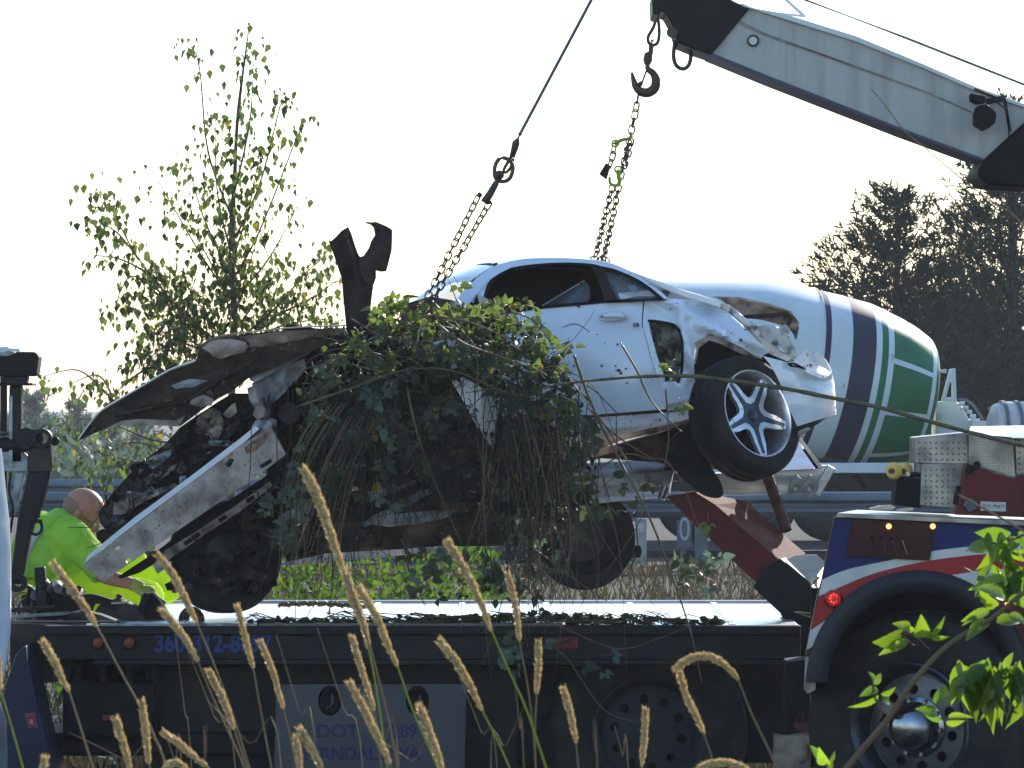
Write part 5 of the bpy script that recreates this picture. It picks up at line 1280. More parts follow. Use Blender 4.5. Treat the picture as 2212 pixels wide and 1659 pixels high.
CP('mirror_glass', [(1030, 634), (1054, 646), (1068, 668), (1060, 680), (1042, 668), (1034, 650)], lambda u, v: P(u, v, Yn(u) + .0 - .03), M_dglass, step=None, thick=.01)
# windscreen
wsn = [(1072, 571, .29), (1045, 586, .28), (1018, 606, .24), (1000, 628, .16), (984, 652, .08), (968, 668, .04)]
wn_ = [tuple(q) for q in smoothpath([Vector(q) for q in wsn], 3)]
V, F = [], []
for k, (u, v, dy) in enumerate(wn_):
    a = P(u, v, Yn(u) + dy); f = k / (len(wn_) - 1); b = a + Vector((-.17 - .10 * f, 1.05 + .2 * f, -.02 * (1 - f)))
    for j in range(9):
        t = j / 8; q = a.lerp(b, t); q += Vector((-.07, 0, .03)) * math.sin(math.pi * t) * (.4 + f); V.append(q)
F = [(i * 9 + j, i * 9 + j + 1, (i + 1) * 9 + j + 1, (i + 1) * 9 + j) for i in range(len(wn_) - 1) for j in range(8)]
mk('windscreen', (V, F), M_dglass, car, smooth=180)
mk('windscreen_frame', tube([V[j] for j in range(9)] + [V[i * 9 + 8] for i in range(len(wn_))], .010, 6), M_blackmatte, car, smooth=180)
# cowl and scuttle
CP('cowl', [(880, 655), (930, 640), (985, 650), (1020, 680), (1060, 700), (1040, 760), (900, 760), (860, 700)], lambda u, v: P(u, v, 24.55 + .1 * noise.noise(Vector((u * .02, v * .02, 4)))), M_brown, thick=.06, step=14)
# far flank, floor and tail so the shell is solid from other sides
CP('far_flank', [(1000, 690), (1100, 665), (1300, 652), (1500, 650), (1600, 690), (1660, 760), (1640, 900), (1400, 940), (1150, 960), (1000, 900)], lambda u, v: P(u - 60, v, 25.75), M_white, thick=.02, step=None)
CP('tail_panel', [(0, 0), (1, 0), (1, 1), (0, 1)], lambda a, b: Vector((P(1800 - 60 * a, 0, 24.3 + 1.4 * a).x, 24.35 + 1.4 * a, P(0, 700 + 200 * b, 24.5).z)), M_white, thick=.02, step=None, back=(-1, 0, 0)) if False else None
CP('rear_inner', [(1500, 655), (1560, 665), (1640, 720), (1720, 775), (1725, 925), (1500, 905)], lambda u, v: P(u, v, 24.75 + .05 * noise.noise(Vector((u * .02, v * .02, 1)))), mat('black_wheel_liner', (.010, .009, .009), (.018, .015, .013), rough=.85, ns=6, bump=.4), step=16, thick=.2)
# underbody
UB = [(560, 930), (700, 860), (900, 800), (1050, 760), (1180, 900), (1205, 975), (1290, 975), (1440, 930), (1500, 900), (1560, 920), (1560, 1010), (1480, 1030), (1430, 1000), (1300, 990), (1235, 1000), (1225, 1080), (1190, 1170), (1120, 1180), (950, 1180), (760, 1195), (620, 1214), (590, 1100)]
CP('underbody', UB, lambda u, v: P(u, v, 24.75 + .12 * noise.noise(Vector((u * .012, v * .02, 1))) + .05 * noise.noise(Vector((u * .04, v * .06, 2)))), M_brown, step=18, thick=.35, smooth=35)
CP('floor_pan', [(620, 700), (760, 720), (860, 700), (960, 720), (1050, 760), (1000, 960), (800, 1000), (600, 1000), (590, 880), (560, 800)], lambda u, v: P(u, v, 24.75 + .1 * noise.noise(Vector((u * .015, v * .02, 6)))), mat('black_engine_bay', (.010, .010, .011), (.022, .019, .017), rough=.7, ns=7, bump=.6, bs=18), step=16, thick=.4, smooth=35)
# engine-bay lumps
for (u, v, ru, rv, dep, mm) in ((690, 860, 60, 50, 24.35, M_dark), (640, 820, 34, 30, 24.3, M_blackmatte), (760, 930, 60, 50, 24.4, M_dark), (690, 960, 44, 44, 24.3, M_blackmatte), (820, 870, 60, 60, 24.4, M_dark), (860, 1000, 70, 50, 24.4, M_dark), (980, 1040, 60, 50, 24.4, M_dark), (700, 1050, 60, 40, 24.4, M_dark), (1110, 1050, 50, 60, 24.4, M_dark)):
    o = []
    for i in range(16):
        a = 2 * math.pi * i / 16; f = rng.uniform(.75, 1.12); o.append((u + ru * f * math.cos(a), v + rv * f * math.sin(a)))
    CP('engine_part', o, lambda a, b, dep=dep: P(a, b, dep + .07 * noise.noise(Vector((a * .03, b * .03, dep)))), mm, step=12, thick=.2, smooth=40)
for i in range(5):
    mk('hose', tube(smoothpath([P(620 + 40 * i, 740 + 20 * i, 24.3), P(640 + 46 * i, 800 + 30 * i, 24.2), P(600 + 60 * i, 860 + 20 * i, 24.25), P(640 + 50 * i, 930, 24.3)], 5), .010, 7), M_rubber, car, smooth=180)
mk('pulley', lathe([(0, .055), (-.02, .055), (-.02, .045), (-.012, .02), (-.012, 0)], P(625, 892, 24.15), (0, 1, 0), 24), M_dark, car, smooth=40)
# crushed sheet streaks low under the body
for o, dep, mm in (([(640, 1210), (700, 1196), (800, 1190), (934, 1183), (960, 1180), (955, 1190), (820, 1204), (700, 1216), (616, 1222), (606, 1216)], 24.5, M_pinkwhite),
                   ([(780, 1130), (840, 1112), (900, 1106), (990, 1100), (960, 1120), (900, 1132), (840, 1138)], 24.4, M_greymetal),
                   ([(600, 1118), (640, 1092), (700, 1060), (760, 1048), (780, 1056), (720, 1074), (680, 1096), (640, 1130)], 24.42, M_greymetal),
                   ([(860, 1096), (940, 1086), (1060, 1084), (1090, 1092), (1000, 1106), (900, 1112)], 24.42, mat('rust_brown_sheet', (.13, .06, .04), (.04, .025, .02), rough=.5, ns=8)),
                   ([(770, 1070), (830, 1050), (890, 1036), (910, 1040), (860, 1060), (800, 1084)], 24.41, M_beige),
                   ([(1215, 990), (1260, 968), (1330, 962), (1350, 970), (1300, 984), (1240, 1002)], 24.5, M_beige),
                   ([(650, 1170), (760, 1140), (840, 1150), (780, 1170), (690, 1190)], 24.45, M_brown),
                   ([(740, 1010), (760, 1004), (820, 992), (824, 998), (770, 1012)], 24.4, M_greymetal)):
    CP('crushed_sheet', o, lambda u, v, dep=dep: P(u, v, dep + .04 * noise.noise(Vector((u * .03, v * .06, dep)))) , mm, step=8, thick=.008, smooth=45)
# ---- bent bonnet seen from below
hood = [(169, 952), (192, 920), (219, 889), (284, 850), (366, 802), (423, 781), (431, 750), (470, 731), (544, 720), (652, 711), (748, 708), (752, 735), (690, 752), (660, 764), (600, 790), (535, 818), (500, 846), (470, 862), (430, 890), (388, 921), (320, 917), (262, 919), (219, 929)]
def hd_(u, v):
    return P(u, v, 23.95 + (v - 800) * .0012 + .05 * noise.noise(Vector((u * .010, v * .02, 8))) + .015 * noise.noise(Vector((u * .05, v * .07, 3))) + crease(u, v, (250, 900), (520, 800), 10, -.03))
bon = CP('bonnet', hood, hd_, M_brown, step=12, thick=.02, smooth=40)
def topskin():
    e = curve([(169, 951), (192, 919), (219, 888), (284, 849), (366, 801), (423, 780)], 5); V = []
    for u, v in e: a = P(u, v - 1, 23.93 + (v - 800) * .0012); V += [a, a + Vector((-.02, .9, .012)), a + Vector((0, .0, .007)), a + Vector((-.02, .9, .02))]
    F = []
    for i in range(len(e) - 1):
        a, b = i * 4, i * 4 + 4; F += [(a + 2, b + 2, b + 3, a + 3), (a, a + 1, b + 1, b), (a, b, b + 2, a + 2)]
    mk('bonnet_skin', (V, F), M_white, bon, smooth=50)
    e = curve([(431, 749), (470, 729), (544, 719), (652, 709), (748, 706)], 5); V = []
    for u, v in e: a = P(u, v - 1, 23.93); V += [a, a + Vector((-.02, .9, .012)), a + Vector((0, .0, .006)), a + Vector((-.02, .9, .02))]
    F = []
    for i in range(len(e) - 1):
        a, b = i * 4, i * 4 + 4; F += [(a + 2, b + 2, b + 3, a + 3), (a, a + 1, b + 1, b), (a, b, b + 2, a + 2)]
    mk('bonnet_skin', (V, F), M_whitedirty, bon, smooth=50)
topskin()
CP('bonnet_frame', [(436, 752), (456, 738), (470, 734), (500, 732), (530, 738), (537, 748), (530, 760), (500, 768), (478, 776), (462, 770), (452, 760)], lambda u, v: hd_(u, v) + Vector((0, -.05, 0)), M_whitedirty, parent=bon, step=8, thick=.015)
CP('bonnet_frame', [(520, 727), (620, 715), (744, 710), (746, 722), (700, 728), (640, 736), (560, 752), (530, 760), (540, 742)], lambda u, v: hd_(u, v) + Vector((0, -.04 + (v - 730) * .002, 0)), M_whitedirty, parent=bon, step=8, thick=.015)
CP('bonnet_frame', [(262, 909), (300, 905), (380, 908), (400, 898), (388, 921), (320, 918), (262, 920), (222, 929)], lambda u, v: hd_(u, v) + Vector((0, -.03, 0)), M_beige, parent=bon, step=8, thick=.01)
CP('bonnet_frame', [(415, 862), (440, 852), (462, 862), (458, 876), (430, 880), (410, 872)], lambda u, v: hd_(u, v) + Vector((0, -.02, 0)), M_beige, parent=bon, step=8)
CP('bonnet_frame', [(370, 832), (410, 818), (450, 822), (420, 836), (380, 840)], lambda u, v: hd_(u, v) + Vector((0, -.02, 0)), M_greymetal, parent=bon, step=8)
mk('bonnet_rib', tube([hd_(u, v) + Vector((0, -.015, 0)) for u, v in curve([(250, 896), (330, 880), (400, 866), (460, 830), (560, 770)], 5)], .009, 6), M_brown, bon, smooth=180)
# inner wing strips
CP('wing_rail', [(537, 812), (600, 780), (665, 748), (672, 757), (668, 764), (610, 794), (550, 826), (540, 822)], lambda u, v: P(u, v, 24.0), M_greymetal, step=10, thick=.03)
CP('inner_wing', [(544, 828), (600, 798), (657, 774), (662, 792), (652, 808), (625, 835), (600, 862), (587, 874), (582, 906), (572, 912), (562, 880), (548, 850)], lambda u, v: P(u, v, 24.08 + .07 * noise.noise(Vector((u * .03, v * .03, 2)))), M_greymetal, step=8, thick=.01)
CP('torn_bracket', [(534, 838), (545, 834), (556, 852), (560, 872), (572, 884), (570, 900), (556, 908), (546, 896), (550, 880), (538, 862)], lambda u, v: P(u, v, 23.98 + .04 * noise.noise(Vector((u * .06, v * .06, 2)))), M_whitedirty, step=6, thick=.01)
CP('torn_bracket', [(482, 894), (500, 874), (508, 870), (512, 890), (500, 900), (492, 904)], lambda u, v: P(u, v, 24.0), M_beige, step=6, thick=.01)
CP('torn_bracket', [(552, 908), (584, 906), (590, 924), (578, 942), (550, 944), (536, 936)], lambda u, v: P(u, v, 24.02 + .05 * noise.noise(Vector((u * .05, v * .05, 4)))), M_greymetal, step=6, thick=.01)
# nose frame
nose = [(388, 924), (430, 895), (470, 868), (501, 850), (560, 850), (590, 880), (600, 930), (583, 960), (520, 1000), (460, 1040), (380, 1090), (320, 1130), (262, 1166), (250, 1170), (232, 1150), (215, 1128), (212, 1106), (228, 1086), (241, 1067), (270, 1035), (301, 1002), (330, 980), (353, 963)]
def nf(u, v): return P(u, v, 24.22 + .10 * noise.noise(Vector((u * .02, v * .02, 3))) + .05 * noise.noise(Vector((u * .06, v * .07, 1))))
nb = CP('front_frame', nose, nf, M_brown, step=10, thick=.3, smooth=30)
for o, mm, d in (([(352, 966), (390, 938), (440, 906), (470, 900), (462, 915), (430, 935), (390, 962), (362, 984)], M_dark, -.05),
                 ([(430, 900), (460, 880), (478, 890), (486, 916), (470, 936), (440, 944), (420, 930)], M_beige, -.06),
                 ([(300, 1010), (330, 985), (352, 978), (362, 1004), (340, 1040), (320, 1056), (306, 1044)], M_beige, -.03),
                 ([(248, 1078), (280, 1060), (310, 1064), (330, 1050), (340, 1062), (310, 1086), (270, 1110), (246, 1112)], M_whitedirty, -.05),
                 ([(378, 1040), (420, 1012), (466, 968), (500, 948), (510, 958), (474, 986), (430, 1026), (394, 1056)], M_dark, -.09),
                 ([(310, 1064), (360, 1050), (420, 1030), (424, 1036), (366, 1058), (314, 1076)], M_greymetal, -.10),
                 ([(391, 1029), (404, 1025), (410, 1040), (402, 1052), (392, 1046)], M_white, -.12),
                 ([(398, 996), (440, 968), (452, 980), (440, 1000), (410, 1016)], M_dark, -.1),
                 ([(454, 930), (476, 912), (484, 924), (470, 958), (458, 950)], M_whitedirty, -.10),
                 ([(230, 1120), (262, 1112), (300, 1118), (290, 1136), (250, 1150)], M_dark, -.10),
                 ([(340, 1090), (420, 1056), (500, 1010), (508, 1018), (430, 1066), (350, 1102)], M_dark, -.06)):
    CP('torn_bracket', o, lambda u, v, d=d: nf(u, v) + Vector((0, d + .03 * noise.noise(Vector((u * .08, v * .08, d * 50))), 0)), mm, step=6, thick=.01, smooth=40)
r = random.Random(40)
for i in range(46):   # torn strips and brackets inside the nose and engine bay
    if i < 26: u = r.uniform(250, 585); v = 1108 - (u - 225) * .60 + r.gauss(0, 30)
    else: u = r.uniform(600, 1150); v = r.uniform(1010, 1170)
    if i < 26 and not inside(u, v, nose): continue
    L, w_, a = r.uniform(18, 52), r.uniform(4, 13), (-.58 if i < 26 else -.15) + r.gauss(0, .35)
    ca, sa = math.cos(a), math.sin(a); o = []
    for (x, y) in ((-L, -w_ * .4), (-L * .3, -w_), (L * .5, -w_ * .7), (L, -w_ * .1), (L * .7, w_ * .8), (0, w_ * r.uniform(.3, 1)), (-L * .8, w_ * .7)):
        x *= r.uniform(.8, 1.15); y *= r.uniform(.7, 1.3); o.append((u + x * ca - y * sa, v + x * sa + y * ca))
    dz = r.uniform(-.14, -.05); base = (lambda p, q: nf(p, q)) if i < 26 else (lambda p, q: P(p, q, 24.55))
    CP('torn_bracket', o, lambda p, q, dz=dz, base=base: base(p, q) + Vector((0, dz + .05 * noise.noise(Vector((p * .07, q * .07, dz * 40))), 0)), r.choice((M_brown, M_beige, M_greymetal, M_dark, M_brown, M_beige, M_dark) if i < 26 else (M_brown, M_dark, M_greymetal, M_dark)), step=7, thick=.008, smooth=35)
r = random.Random(41)
sv = []
for i in range(90):   # loose wires, shreds and twigs caught in the nose
    u, v = r.uniform(225, 590), 0; v = 1110 - (u - 225) * .62 + r.gauss(0, 32)
    a = nf(u, v) + Vector((0, -.09, 0)); sv.append(tube([a, a + Vector((r.gauss(0, .04), -.03, r.gauss(-.02, .04))), a + Vector((r.gauss(0, .08), 0, r.gauss(-.04, .06)))], [.004, .003, .0015], 5))
for i in range(34):   # mangled dark sheet round the folded front wheel
    u = r.uniform(385, 600); v = r.uniform(1110, 1275)
    if v < 1300 - (u - 200) * .62 - 20: continue
    L, w_, a = r.uniform(16, 46), r.uniform(5, 16), -.5 + r.gauss(0, .5); ca, sa = math.cos(a), math.sin(a); o = []
    for (x, y) in ((-L, -w_ * .4), (-L * .3, -w_), (L * .5, -w_ * .7), (L, -w_ * .1), (L * .7, w_ * .8), (0, w_ * r.uniform(.3, 1)), (-L * .8, w_ * .7)):
        x *= r.uniform(.8, 1.15); y *= r.uniform(.7, 1.3); o.append((u + x * ca - y * sa, v + x * sa + y * ca))
    d0 = r.uniform(23.98, 24.08)
    CP('torn_bracket', o, lambda p, q, d0=d0: P(p, q, d0 + .07 * noise.noise(Vector((p * .06, q * .06, d0 * 40)))), r.choice((M_dark, M_brown, M_blackmatte, M_blackmatte, M_brown)), step=8, thick=.008, smooth=35)
mk('loose_wires', join(*sv), M_dark, car, smooth=180, kind='stuff')
# ---- long white beam hanging out
bA = [(180, 1219), (527, 957), (563, 936), (584, 921), (600, 950), (617, 981), (540, 1040), (245, 1240), (223, 1258), (200, 1240)]
def bf(u, v): return P(u, v, 23.9 - (u - 180) * .0003 + .02 * noise.noise(Vector((u * .01, v * .02, 5))))
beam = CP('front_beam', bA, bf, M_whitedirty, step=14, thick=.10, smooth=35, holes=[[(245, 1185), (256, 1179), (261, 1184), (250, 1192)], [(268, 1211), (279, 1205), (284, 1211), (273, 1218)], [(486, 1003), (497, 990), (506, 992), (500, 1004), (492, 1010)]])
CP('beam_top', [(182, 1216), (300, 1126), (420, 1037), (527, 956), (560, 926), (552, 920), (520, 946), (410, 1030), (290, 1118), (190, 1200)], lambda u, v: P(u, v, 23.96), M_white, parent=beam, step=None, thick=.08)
CP('rust_patch', [(528, 966), (550, 950), (572, 936), (577, 944), (574, 956), (548, 976), (532, 980)], lambda u, v: bf(u, v) + Vector((0, -.003, 0)), mat('rust_patch', (.12, .05, .03), (.30, .20, .14), rough=.7, ns=30), parent=beam, step=None, thick=.003)
CP('dark_hole', [(560, 1006), (585, 990), (588, 998), (566, 1012)], lambda u, v: bf(u, v) + Vector((0, -.002, 0)), M_blackmatte, parent=beam, step=None, thick=.003)
CP('lower_trim', [(254, 1246), (330, 1196), (450, 1110), (587, 1020), (600, 1030), (592, 1056), (520, 1110), (420, 1168), (350, 1208), (300, 1238), (262, 1250)], lambda u, v: P(u, v, 24.0 + .03 * noise.noise(Vector((u * .02, v * .02, 1)))), M_blackmatte, step=14, thick=.12)
CP('lower_trim', [(345, 1196), (420, 1150), (500, 1098), (583, 1040), (588, 1050), (520, 1104), (440, 1156), (360, 1212), (330, 1224)], lambda u, v: P(u, v, 23.98), M_beige, step=10, thick=.02)
for u, v in ((395, 1172), (412, 1160), (470, 1122), (530, 1080)):
    CP('dark_hole', [(u, v), (u + 16, v - 11), (u + 22, v - 4), (u + 6, v + 8)], lambda a, b: P(a, b, 23.975), M_blackmatte, step=None, thick=.004)
CP('torn_bracket', [(330, 1222), (354, 1210), (372, 1214), (360, 1226), (340, 1240)], lambda u, v: P(u, v, 23.95), M_greymetal, step=6, thick=.01)
# ---- white shard of wing hanging in the brambles
CP('wing_shard', [(973, 822), (1000, 815), (1032, 832), (1052, 845), (1078, 872), (1077, 884), (1070, 920), (1063, 966), (1050, 950), (1028, 918), (1004, 872), (984, 838)],
   lambda u, v: P(u, v, 23.55 + (.0022 * (u - 1040) if u > 1040 else -.0010 * (u - 1040)) + .015 * noise.noise(Vector((u * .03, v * .03, 1)))), mat('mud_flecked_shard', (.70, .72, .76), (.72, .72, .72), rough=.3, specks=[((.14, .10, .08), 50, .62)]), step=6, thick=.008, smooth=30)
CP('wing_scrap', [(932, 738), (970, 728), (1010, 735), (1040, 750), (1010, 790), (960, 800), (940, 770)], lambda u, v: P(u, v, 23.75 + .05 * noise.noise(Vector((u * .03, v * .03, 4)))), M_white, step=8, thick=.008)
CP('wing_scrap', [(1056, 1000), (1068, 1010), (1072, 1050), (1062, 1070), (1054, 1040)], lambda u, v: P(u, v, 23.7), M_whitedirty, step=8, thick=.008)
# ---- wheels
def carwheel(c, axis, name_label=None, spin=0, m=M_rubber):
    a = Vector(axis).normalized(); c = Vector(c); R0 = .318; rr = .226
    w = mk('wheel', lathe([(-.20, rr), (-.21, .25), (-.20, .29), (-.17, R0 - .006), (-.15, R0), (-.145, R0 - .008), (-.135, R0 - .008), (-.13, R0), (-.10, R0 + .001), (-.095, R0 - .008), (-.085, R0 - .008), (-.08, R0 + .001), (-.05, R0), (-.045, R0 - .008), (-.035, R0 - .008), (-.03, R0 - .003), (-.005, .300), (.006, .28), (.006, .25), (0, rr + .004)], c, a, 64), m, car, smooth=28)
    mk('rim_barrel', lathe([(-.002, rr + .004), (.006, rr + .003), (.006, rr - .002), (-.004, rr - .008), (-.03, rr - .016), (-.12, rr - .03), (-.19, rr - .02)], c, a, 56), M_silver, w, smooth=60)
    s, t, _ = frame_from(a)
    def fn(p, q): return c + a * (-.018 - .022 * (1 - min(1, math.hypot(p, q) / rr))) + s * p + t * q
    # five spoked star: outline of the star with narrow tips reaching the rim
    star, inlay = [], []
    ro = rr - .012
    for k in range(5):
        b = spin + 2 * math.pi * k / 5
        hw = .10
        star += [(ro * math.cos(b - hw), ro * math.sin(b - hw)), (ro * math.cos(b + hw), ro * math.sin(b + hw))]
        b2 = b + 2 * math.pi / 10
        for (f, rad) in ((-.40, .155), (-.30, .118), (-.16, .098), (0, .092), (.16, .098), (.30, .118), (.40, .155)):
            star.append((rad * math.cos(b2 + f * .95), rad * math.sin(b2 + f * .95)))
        hi = .045
        inlay += [((ro - .012) * math.cos(b - hi), (ro - .012) * math.sin(b - hi)), ((ro - .006) * math.cos(b), (ro - .006) * math.sin(b)), ((ro - .012) * math.cos(b + hi), (ro - .012) * math.sin(b + hi)), (.075 * math.cos(b + .20), .075 * math.sin(b + .20)), (.058 * math.cos(b2), .058 * math.sin(b2)), (.075 * math.cos(b2 + 2 * math.pi / 10 - .20), .075 * math.sin(b2 + 2 * math.pi / 10 - .20))]
    # each spoke wedge is a part
    mk('spokes', plate(star, fn, .022, step=.02, back=-a), M_silver, w, smooth=30, bevel=.002)
    mk('spoke_inlay', plate(inlay, lambda p, q: fn(p, q) + a * .0025, .003, step=.02, back=-a), M_alloydark, w, smooth=40)
    mk('hub_cap', lathe([(-.030, .030), (-.028, .028), (-.027, 0)], c, a, 24), M_alloydark, w, smooth=50)
    mk('brake_disc', lathe([(-.10, .14), (-.10, 0)], c, a, 36), M_dark, w)
    mk('tyre_inner', lathe([(-.19, rr - .02), (-.19, 0)], c, a, 30), M_black, w)
    return w
n_ax = Vector((.64, -.715, .28))
cw = P(1636, 893, 24.02)
carwheel(cw, n_ax, spin=R(52))
# far/second wheel low behind the brambles and front wheel folded under the nose
def oldwheel(c, axis, rr=.2, R0=.30):
    a = Vector(axis).normalized()
    w = mk('wheel', lathe([(-.10, rr), (-.10, .27), (-.07, R0), (.07, R0), (.10, .27), (.09, rr + .01), (.08, rr)], c, a, 48), M_rubber, car, smooth=30)
    mk('rim', lathe([(.08, rr + .002), (.05, rr - .02), (.02, rr - .05), (.03, .06), (.05, 0)], c, a, 40), mat('dull_steel_rim', (.06, .055, .055), (.03, .026, .025), rough=.5, metal=.5, ns=20) if not bpy.data.materials.get('dull_steel_rim') else bpy.data.materials['dull_steel_rim'], w, smooth=40)
oldwheel(P(1255, 1160, 25.1), Vector((.25, -1, -.1)), .18, .275)
oldwheel(P(486, 1204, 24.2), Vector((.45, -1, .05)), .17, .285)
CP('axle_shroud', [(386, 1240), (400, 1190), (470, 1130), (560, 1080), (600, 1110), (604, 1218), (576, 1268), (560, 1240), (480, 1250), (410, 1262)], lambda u, v: P(u, v, 24.42 + .12 * noise.noise(Vector((u * .03, v * .03, 1)))), M_black, step=20, thick=.3)
CP('mud_flap', curve([(1440, 985), (1470, 960), (1500, 950), (1530, 1000), (1556, 1040), (1562, 1066), (1550, 1076), (1520, 1070), (1490, 1048), (1462, 1020)], 4), lambda u, v: P(u, v, 24.1 + .06 * math.sin((u - 1440) * .02)), M_rubber, step=9, thick=.012, smooth=50)
CP('axle_arm', [(1420, 990), (1440, 960), (1500, 900), (1560, 905), (1560, 1000), (1500, 1010), (1450, 1005)], lambda u, v: P(u, v, 24.5 + .08 * noise.noise(Vector((u * .02, v * .03, 1)))), M_dark, step=12, thick=.2)
# torn dark sheet standing up out of the brambles
ts = thing('torn_sheet', 'dark twisted forked piece of torn metal sticking up from the brambles', 'torn metal', P(790, 700, 24.3))
left = [(711, 524), (724, 513), (738, 498), (752, 490), (759, 505), (766, 528), (772, 545), (776, 553), (783, 556), (792, 553), (797, 545), (800, 560), (805, 590), (812, 600), (806, 616), (803, 640), (800, 665), (806, 690), (830, 708), (846, 724), (750, 728), (747, 700), (741, 640), (738, 602), (724, 560)]
mk('left_prong', plate(left, lambda u, v: P(u, v, 24.2 + .05 * math.cos((u - 770) * .035) + .03 * noise.noise(Vector((u * .03, v * .02, 1)))), .05, step=9), M_stump, ts, smooth=30)
right = [(776, 556), (786, 552), (797, 535), (802, 520), (810, 508), (807, 492), (800, 485), (790, 482), (790, 479), (802, 480), (812, 479), (822, 483), (834, 488), (847, 496), (847, 515), (846, 540), (840, 565), (834, 586), (822, 587), (812, 584), (812, 600), (806, 616), (790, 610), (778, 585)]
mk('right_prong', plate(right, lambda u, v: P(u, v, 24.15 - .05 * math.sin((u - 776) * .03) + .03 * noise.noise(Vector((u * .03, v * .02, 5)))), .04, step=8), M_stump, ts, smooth=30)
mk('rib', tube([P(u, v, 24.17) for u, v in curve([(745, 510), (765, 570), (782, 640), (790, 720)], 4)], .012, 6), M_stump, ts, smooth=180)
# ================================================================== PERSON
YP = 25.2
man = thing('person', 'kneeling man with shaved head, lime green shirt and yellow green trousers, reaching forward', 'person', P(110, 1310, YP))
def remesh(name, vfs, m, parent, voxel=.009, smooth_it=4):
    o = mk(name, join(*vfs), m, None, smooth=180)
    md = o.modifiers.new('r', 'REMESH'); md.mode = 'VOXEL'; md.voxel_size = voxel; md.use_smooth_shade = True
    s = o.modifiers.new('s', 'SMOOTH'); s.factor = .6; s.iterations = smooth_it
    dg = bpy.context.evaluated_depsgraph_get(); dg.update()
    me = bpy.data.meshes.new_from_object(o.evaluated_get(dg)); w = o.location.copy()
    bpy.data.objects.remove(o)
    me.name = name
    me.polygons.foreach_set('use_smooth', [True] * len(me.polygons))
    return link_mesh(name, me, w, parent)
def limb(pts, rs):
    return tube(smoothpath(pts, 4), [rs[min(len(rs) - 1, i // 4)] + (rs[min(len(rs) - 1, i // 4 + 1)] - rs[min(len(rs) - 1, i // 4)]) * (i % 4) / 4 for i in range((len(pts) - 1) * 4 + 1)], 14)
q = lambda u, v, d=0: P(u, v, YP + d)
# head frame: forward points right and down
hc = q(180, 1110); fw = Vector((.80, -.18, -.57)).normalized(); upv = Vector((.55, -.05, .83)); upv = (upv - fw * upv.dot(fw)).normalized(); sd = fw.cross(upv)
HM = Matrix((fw, sd, upv)).transposed()
def E(x, y, z, rx, ry, rz): return ball(hc + HM @ Vector((x, y, z)) * 1.1, 1, 20, 14, (rx * 1.1, ry * 1.1, rz * 1.1), HM)
head = [E(-.012, 0, .030, .104, .078, .090), E(.012, 0, -.03, .078, .064, .080), E(.040, 0, -.085, .044, .044, .036), E(-.02, 0, -.06, .055, .055, .05),
        E(.072, 0, .012, .030, .050, .020), E(.075, 0, -.055, .026, .030, .030), E(.070, 0, -.100, .020, .022, .018),
        E(.104, 0, -.026, .020, .012, .014), E(.094, 0, -.008, .012, .010, .022), E(.088, 0, -.066, .014, .020, .006), E(.086, 0, -.078, .013, .019, .007)]
for s_ in (-1, 1):
    head += [E(-.002, s_ * .084, -.020, .019, .012, .032), E(-.002, s_ * .088, .000, .018, .012, .015), E(-.006, s_ * .078, -.042, .008, .006, .010),
             E(.055, s_ * .042, -.040, .025, .016, .018)]
neck = limb([hc + HM @ Vector((-.035, 0, -.045)), q(158, 1150), q(128, 1172)], [.062, .064, .075])
body = remesh('body', head + [neck, limb([q(140, 1150), q(105, 1190), q(72, 1240)], [.10, .12, .12]),
    limb([q(176, 1180, -.18), q(206, 1222, -.32), q(228, 1244, -.38), q(284, 1261, -.38), q(298, 1266, -.38)], [.055, .05, .044, .032, .028]),
    limb([q(160, 1170, .2), q(210, 1215, .24), q(262, 1262, .18)], [.055, .045, .032])], M_skin, man, .007, 2)
# short grey hair on back and sides
hair = remesh('hair', [E(-.026, 0, .012, .093, .0805, .072), E(-.045, 0, -.03, .055, .060, .05)], M_hair, man, .008, 1)
for s_ in (-1, 1):
    mk('eye', ball(hc + HM @ Vector((.091, s_ * .033, -.006)), .011, 12, 8), mat('eye_white', (.7, .68, .65), rough=.2) if s_ < 0 else bpy.data.materials['eye_white'], man, smooth=180)
    mk('glasses_arm', cyl(hc + HM @ Vector((.115, s_ * .078, -.002)), hc + HM @ Vector((-.01, s_ * .094, -.004)), .0016, n=6), M_dark, man)
    mk('glasses_rim', lathe([(0, .0225), (0, .024), (.0015, .024), (.0015, .0225)], hc + HM @ Vector((.118, s_ * .036, -.012)), fw, 20, closed_profile=True), M_greymetal, man)
# shirt: back bowed over, sleeves to the elbow
sh = [limb([q(136, 1136), q(122, 1150), q(98, 1178), q(78, 1222), q(76, 1246)], [.10, .155, .17, .165, .150]),
      limb([q(150, 1140, .12), q(128, 1150, 0), q(140, 1150, -.16)], [.10, .13, .10]),
      limb([q(140, 1152, -.14), q(165, 1170, -.22), q(196, 1204, -.30), q(214, 1228, -.36), q(224, 1242, -.38)], [.105, .098, .085, .075, .068]),
      limb([q(140, 1152, .16), q(176, 1180, .22), q(214, 1214, .24)], [.10, .085, .07]),
      ball(q(120, 1205, -.05), 1, 18, 12, (.17, .17, .13)), ball(q(150, 1195, -.05), 1, 16, 10, (.11, .14, .10)), ball(q(165, 1225, -.05), 1, 16, 10, (.09, .14, .07))]
shirt = remesh('shirt', sh, M_shirt, man, .010, 3)
tx = bpy.data.textures.new('cloth_folds', 'CLOUDS'); tx.noise_scale = .09
dm = shirt.modifiers.new('folds', 'DISPLACE'); dm.texture = tx; dm.strength = .028; dm.texture_coords = 'LOCAL'
cax = (q(172, 1126) - q(146, 1150)).normalized(); cs_, ct_, _ = frame_from(cax)
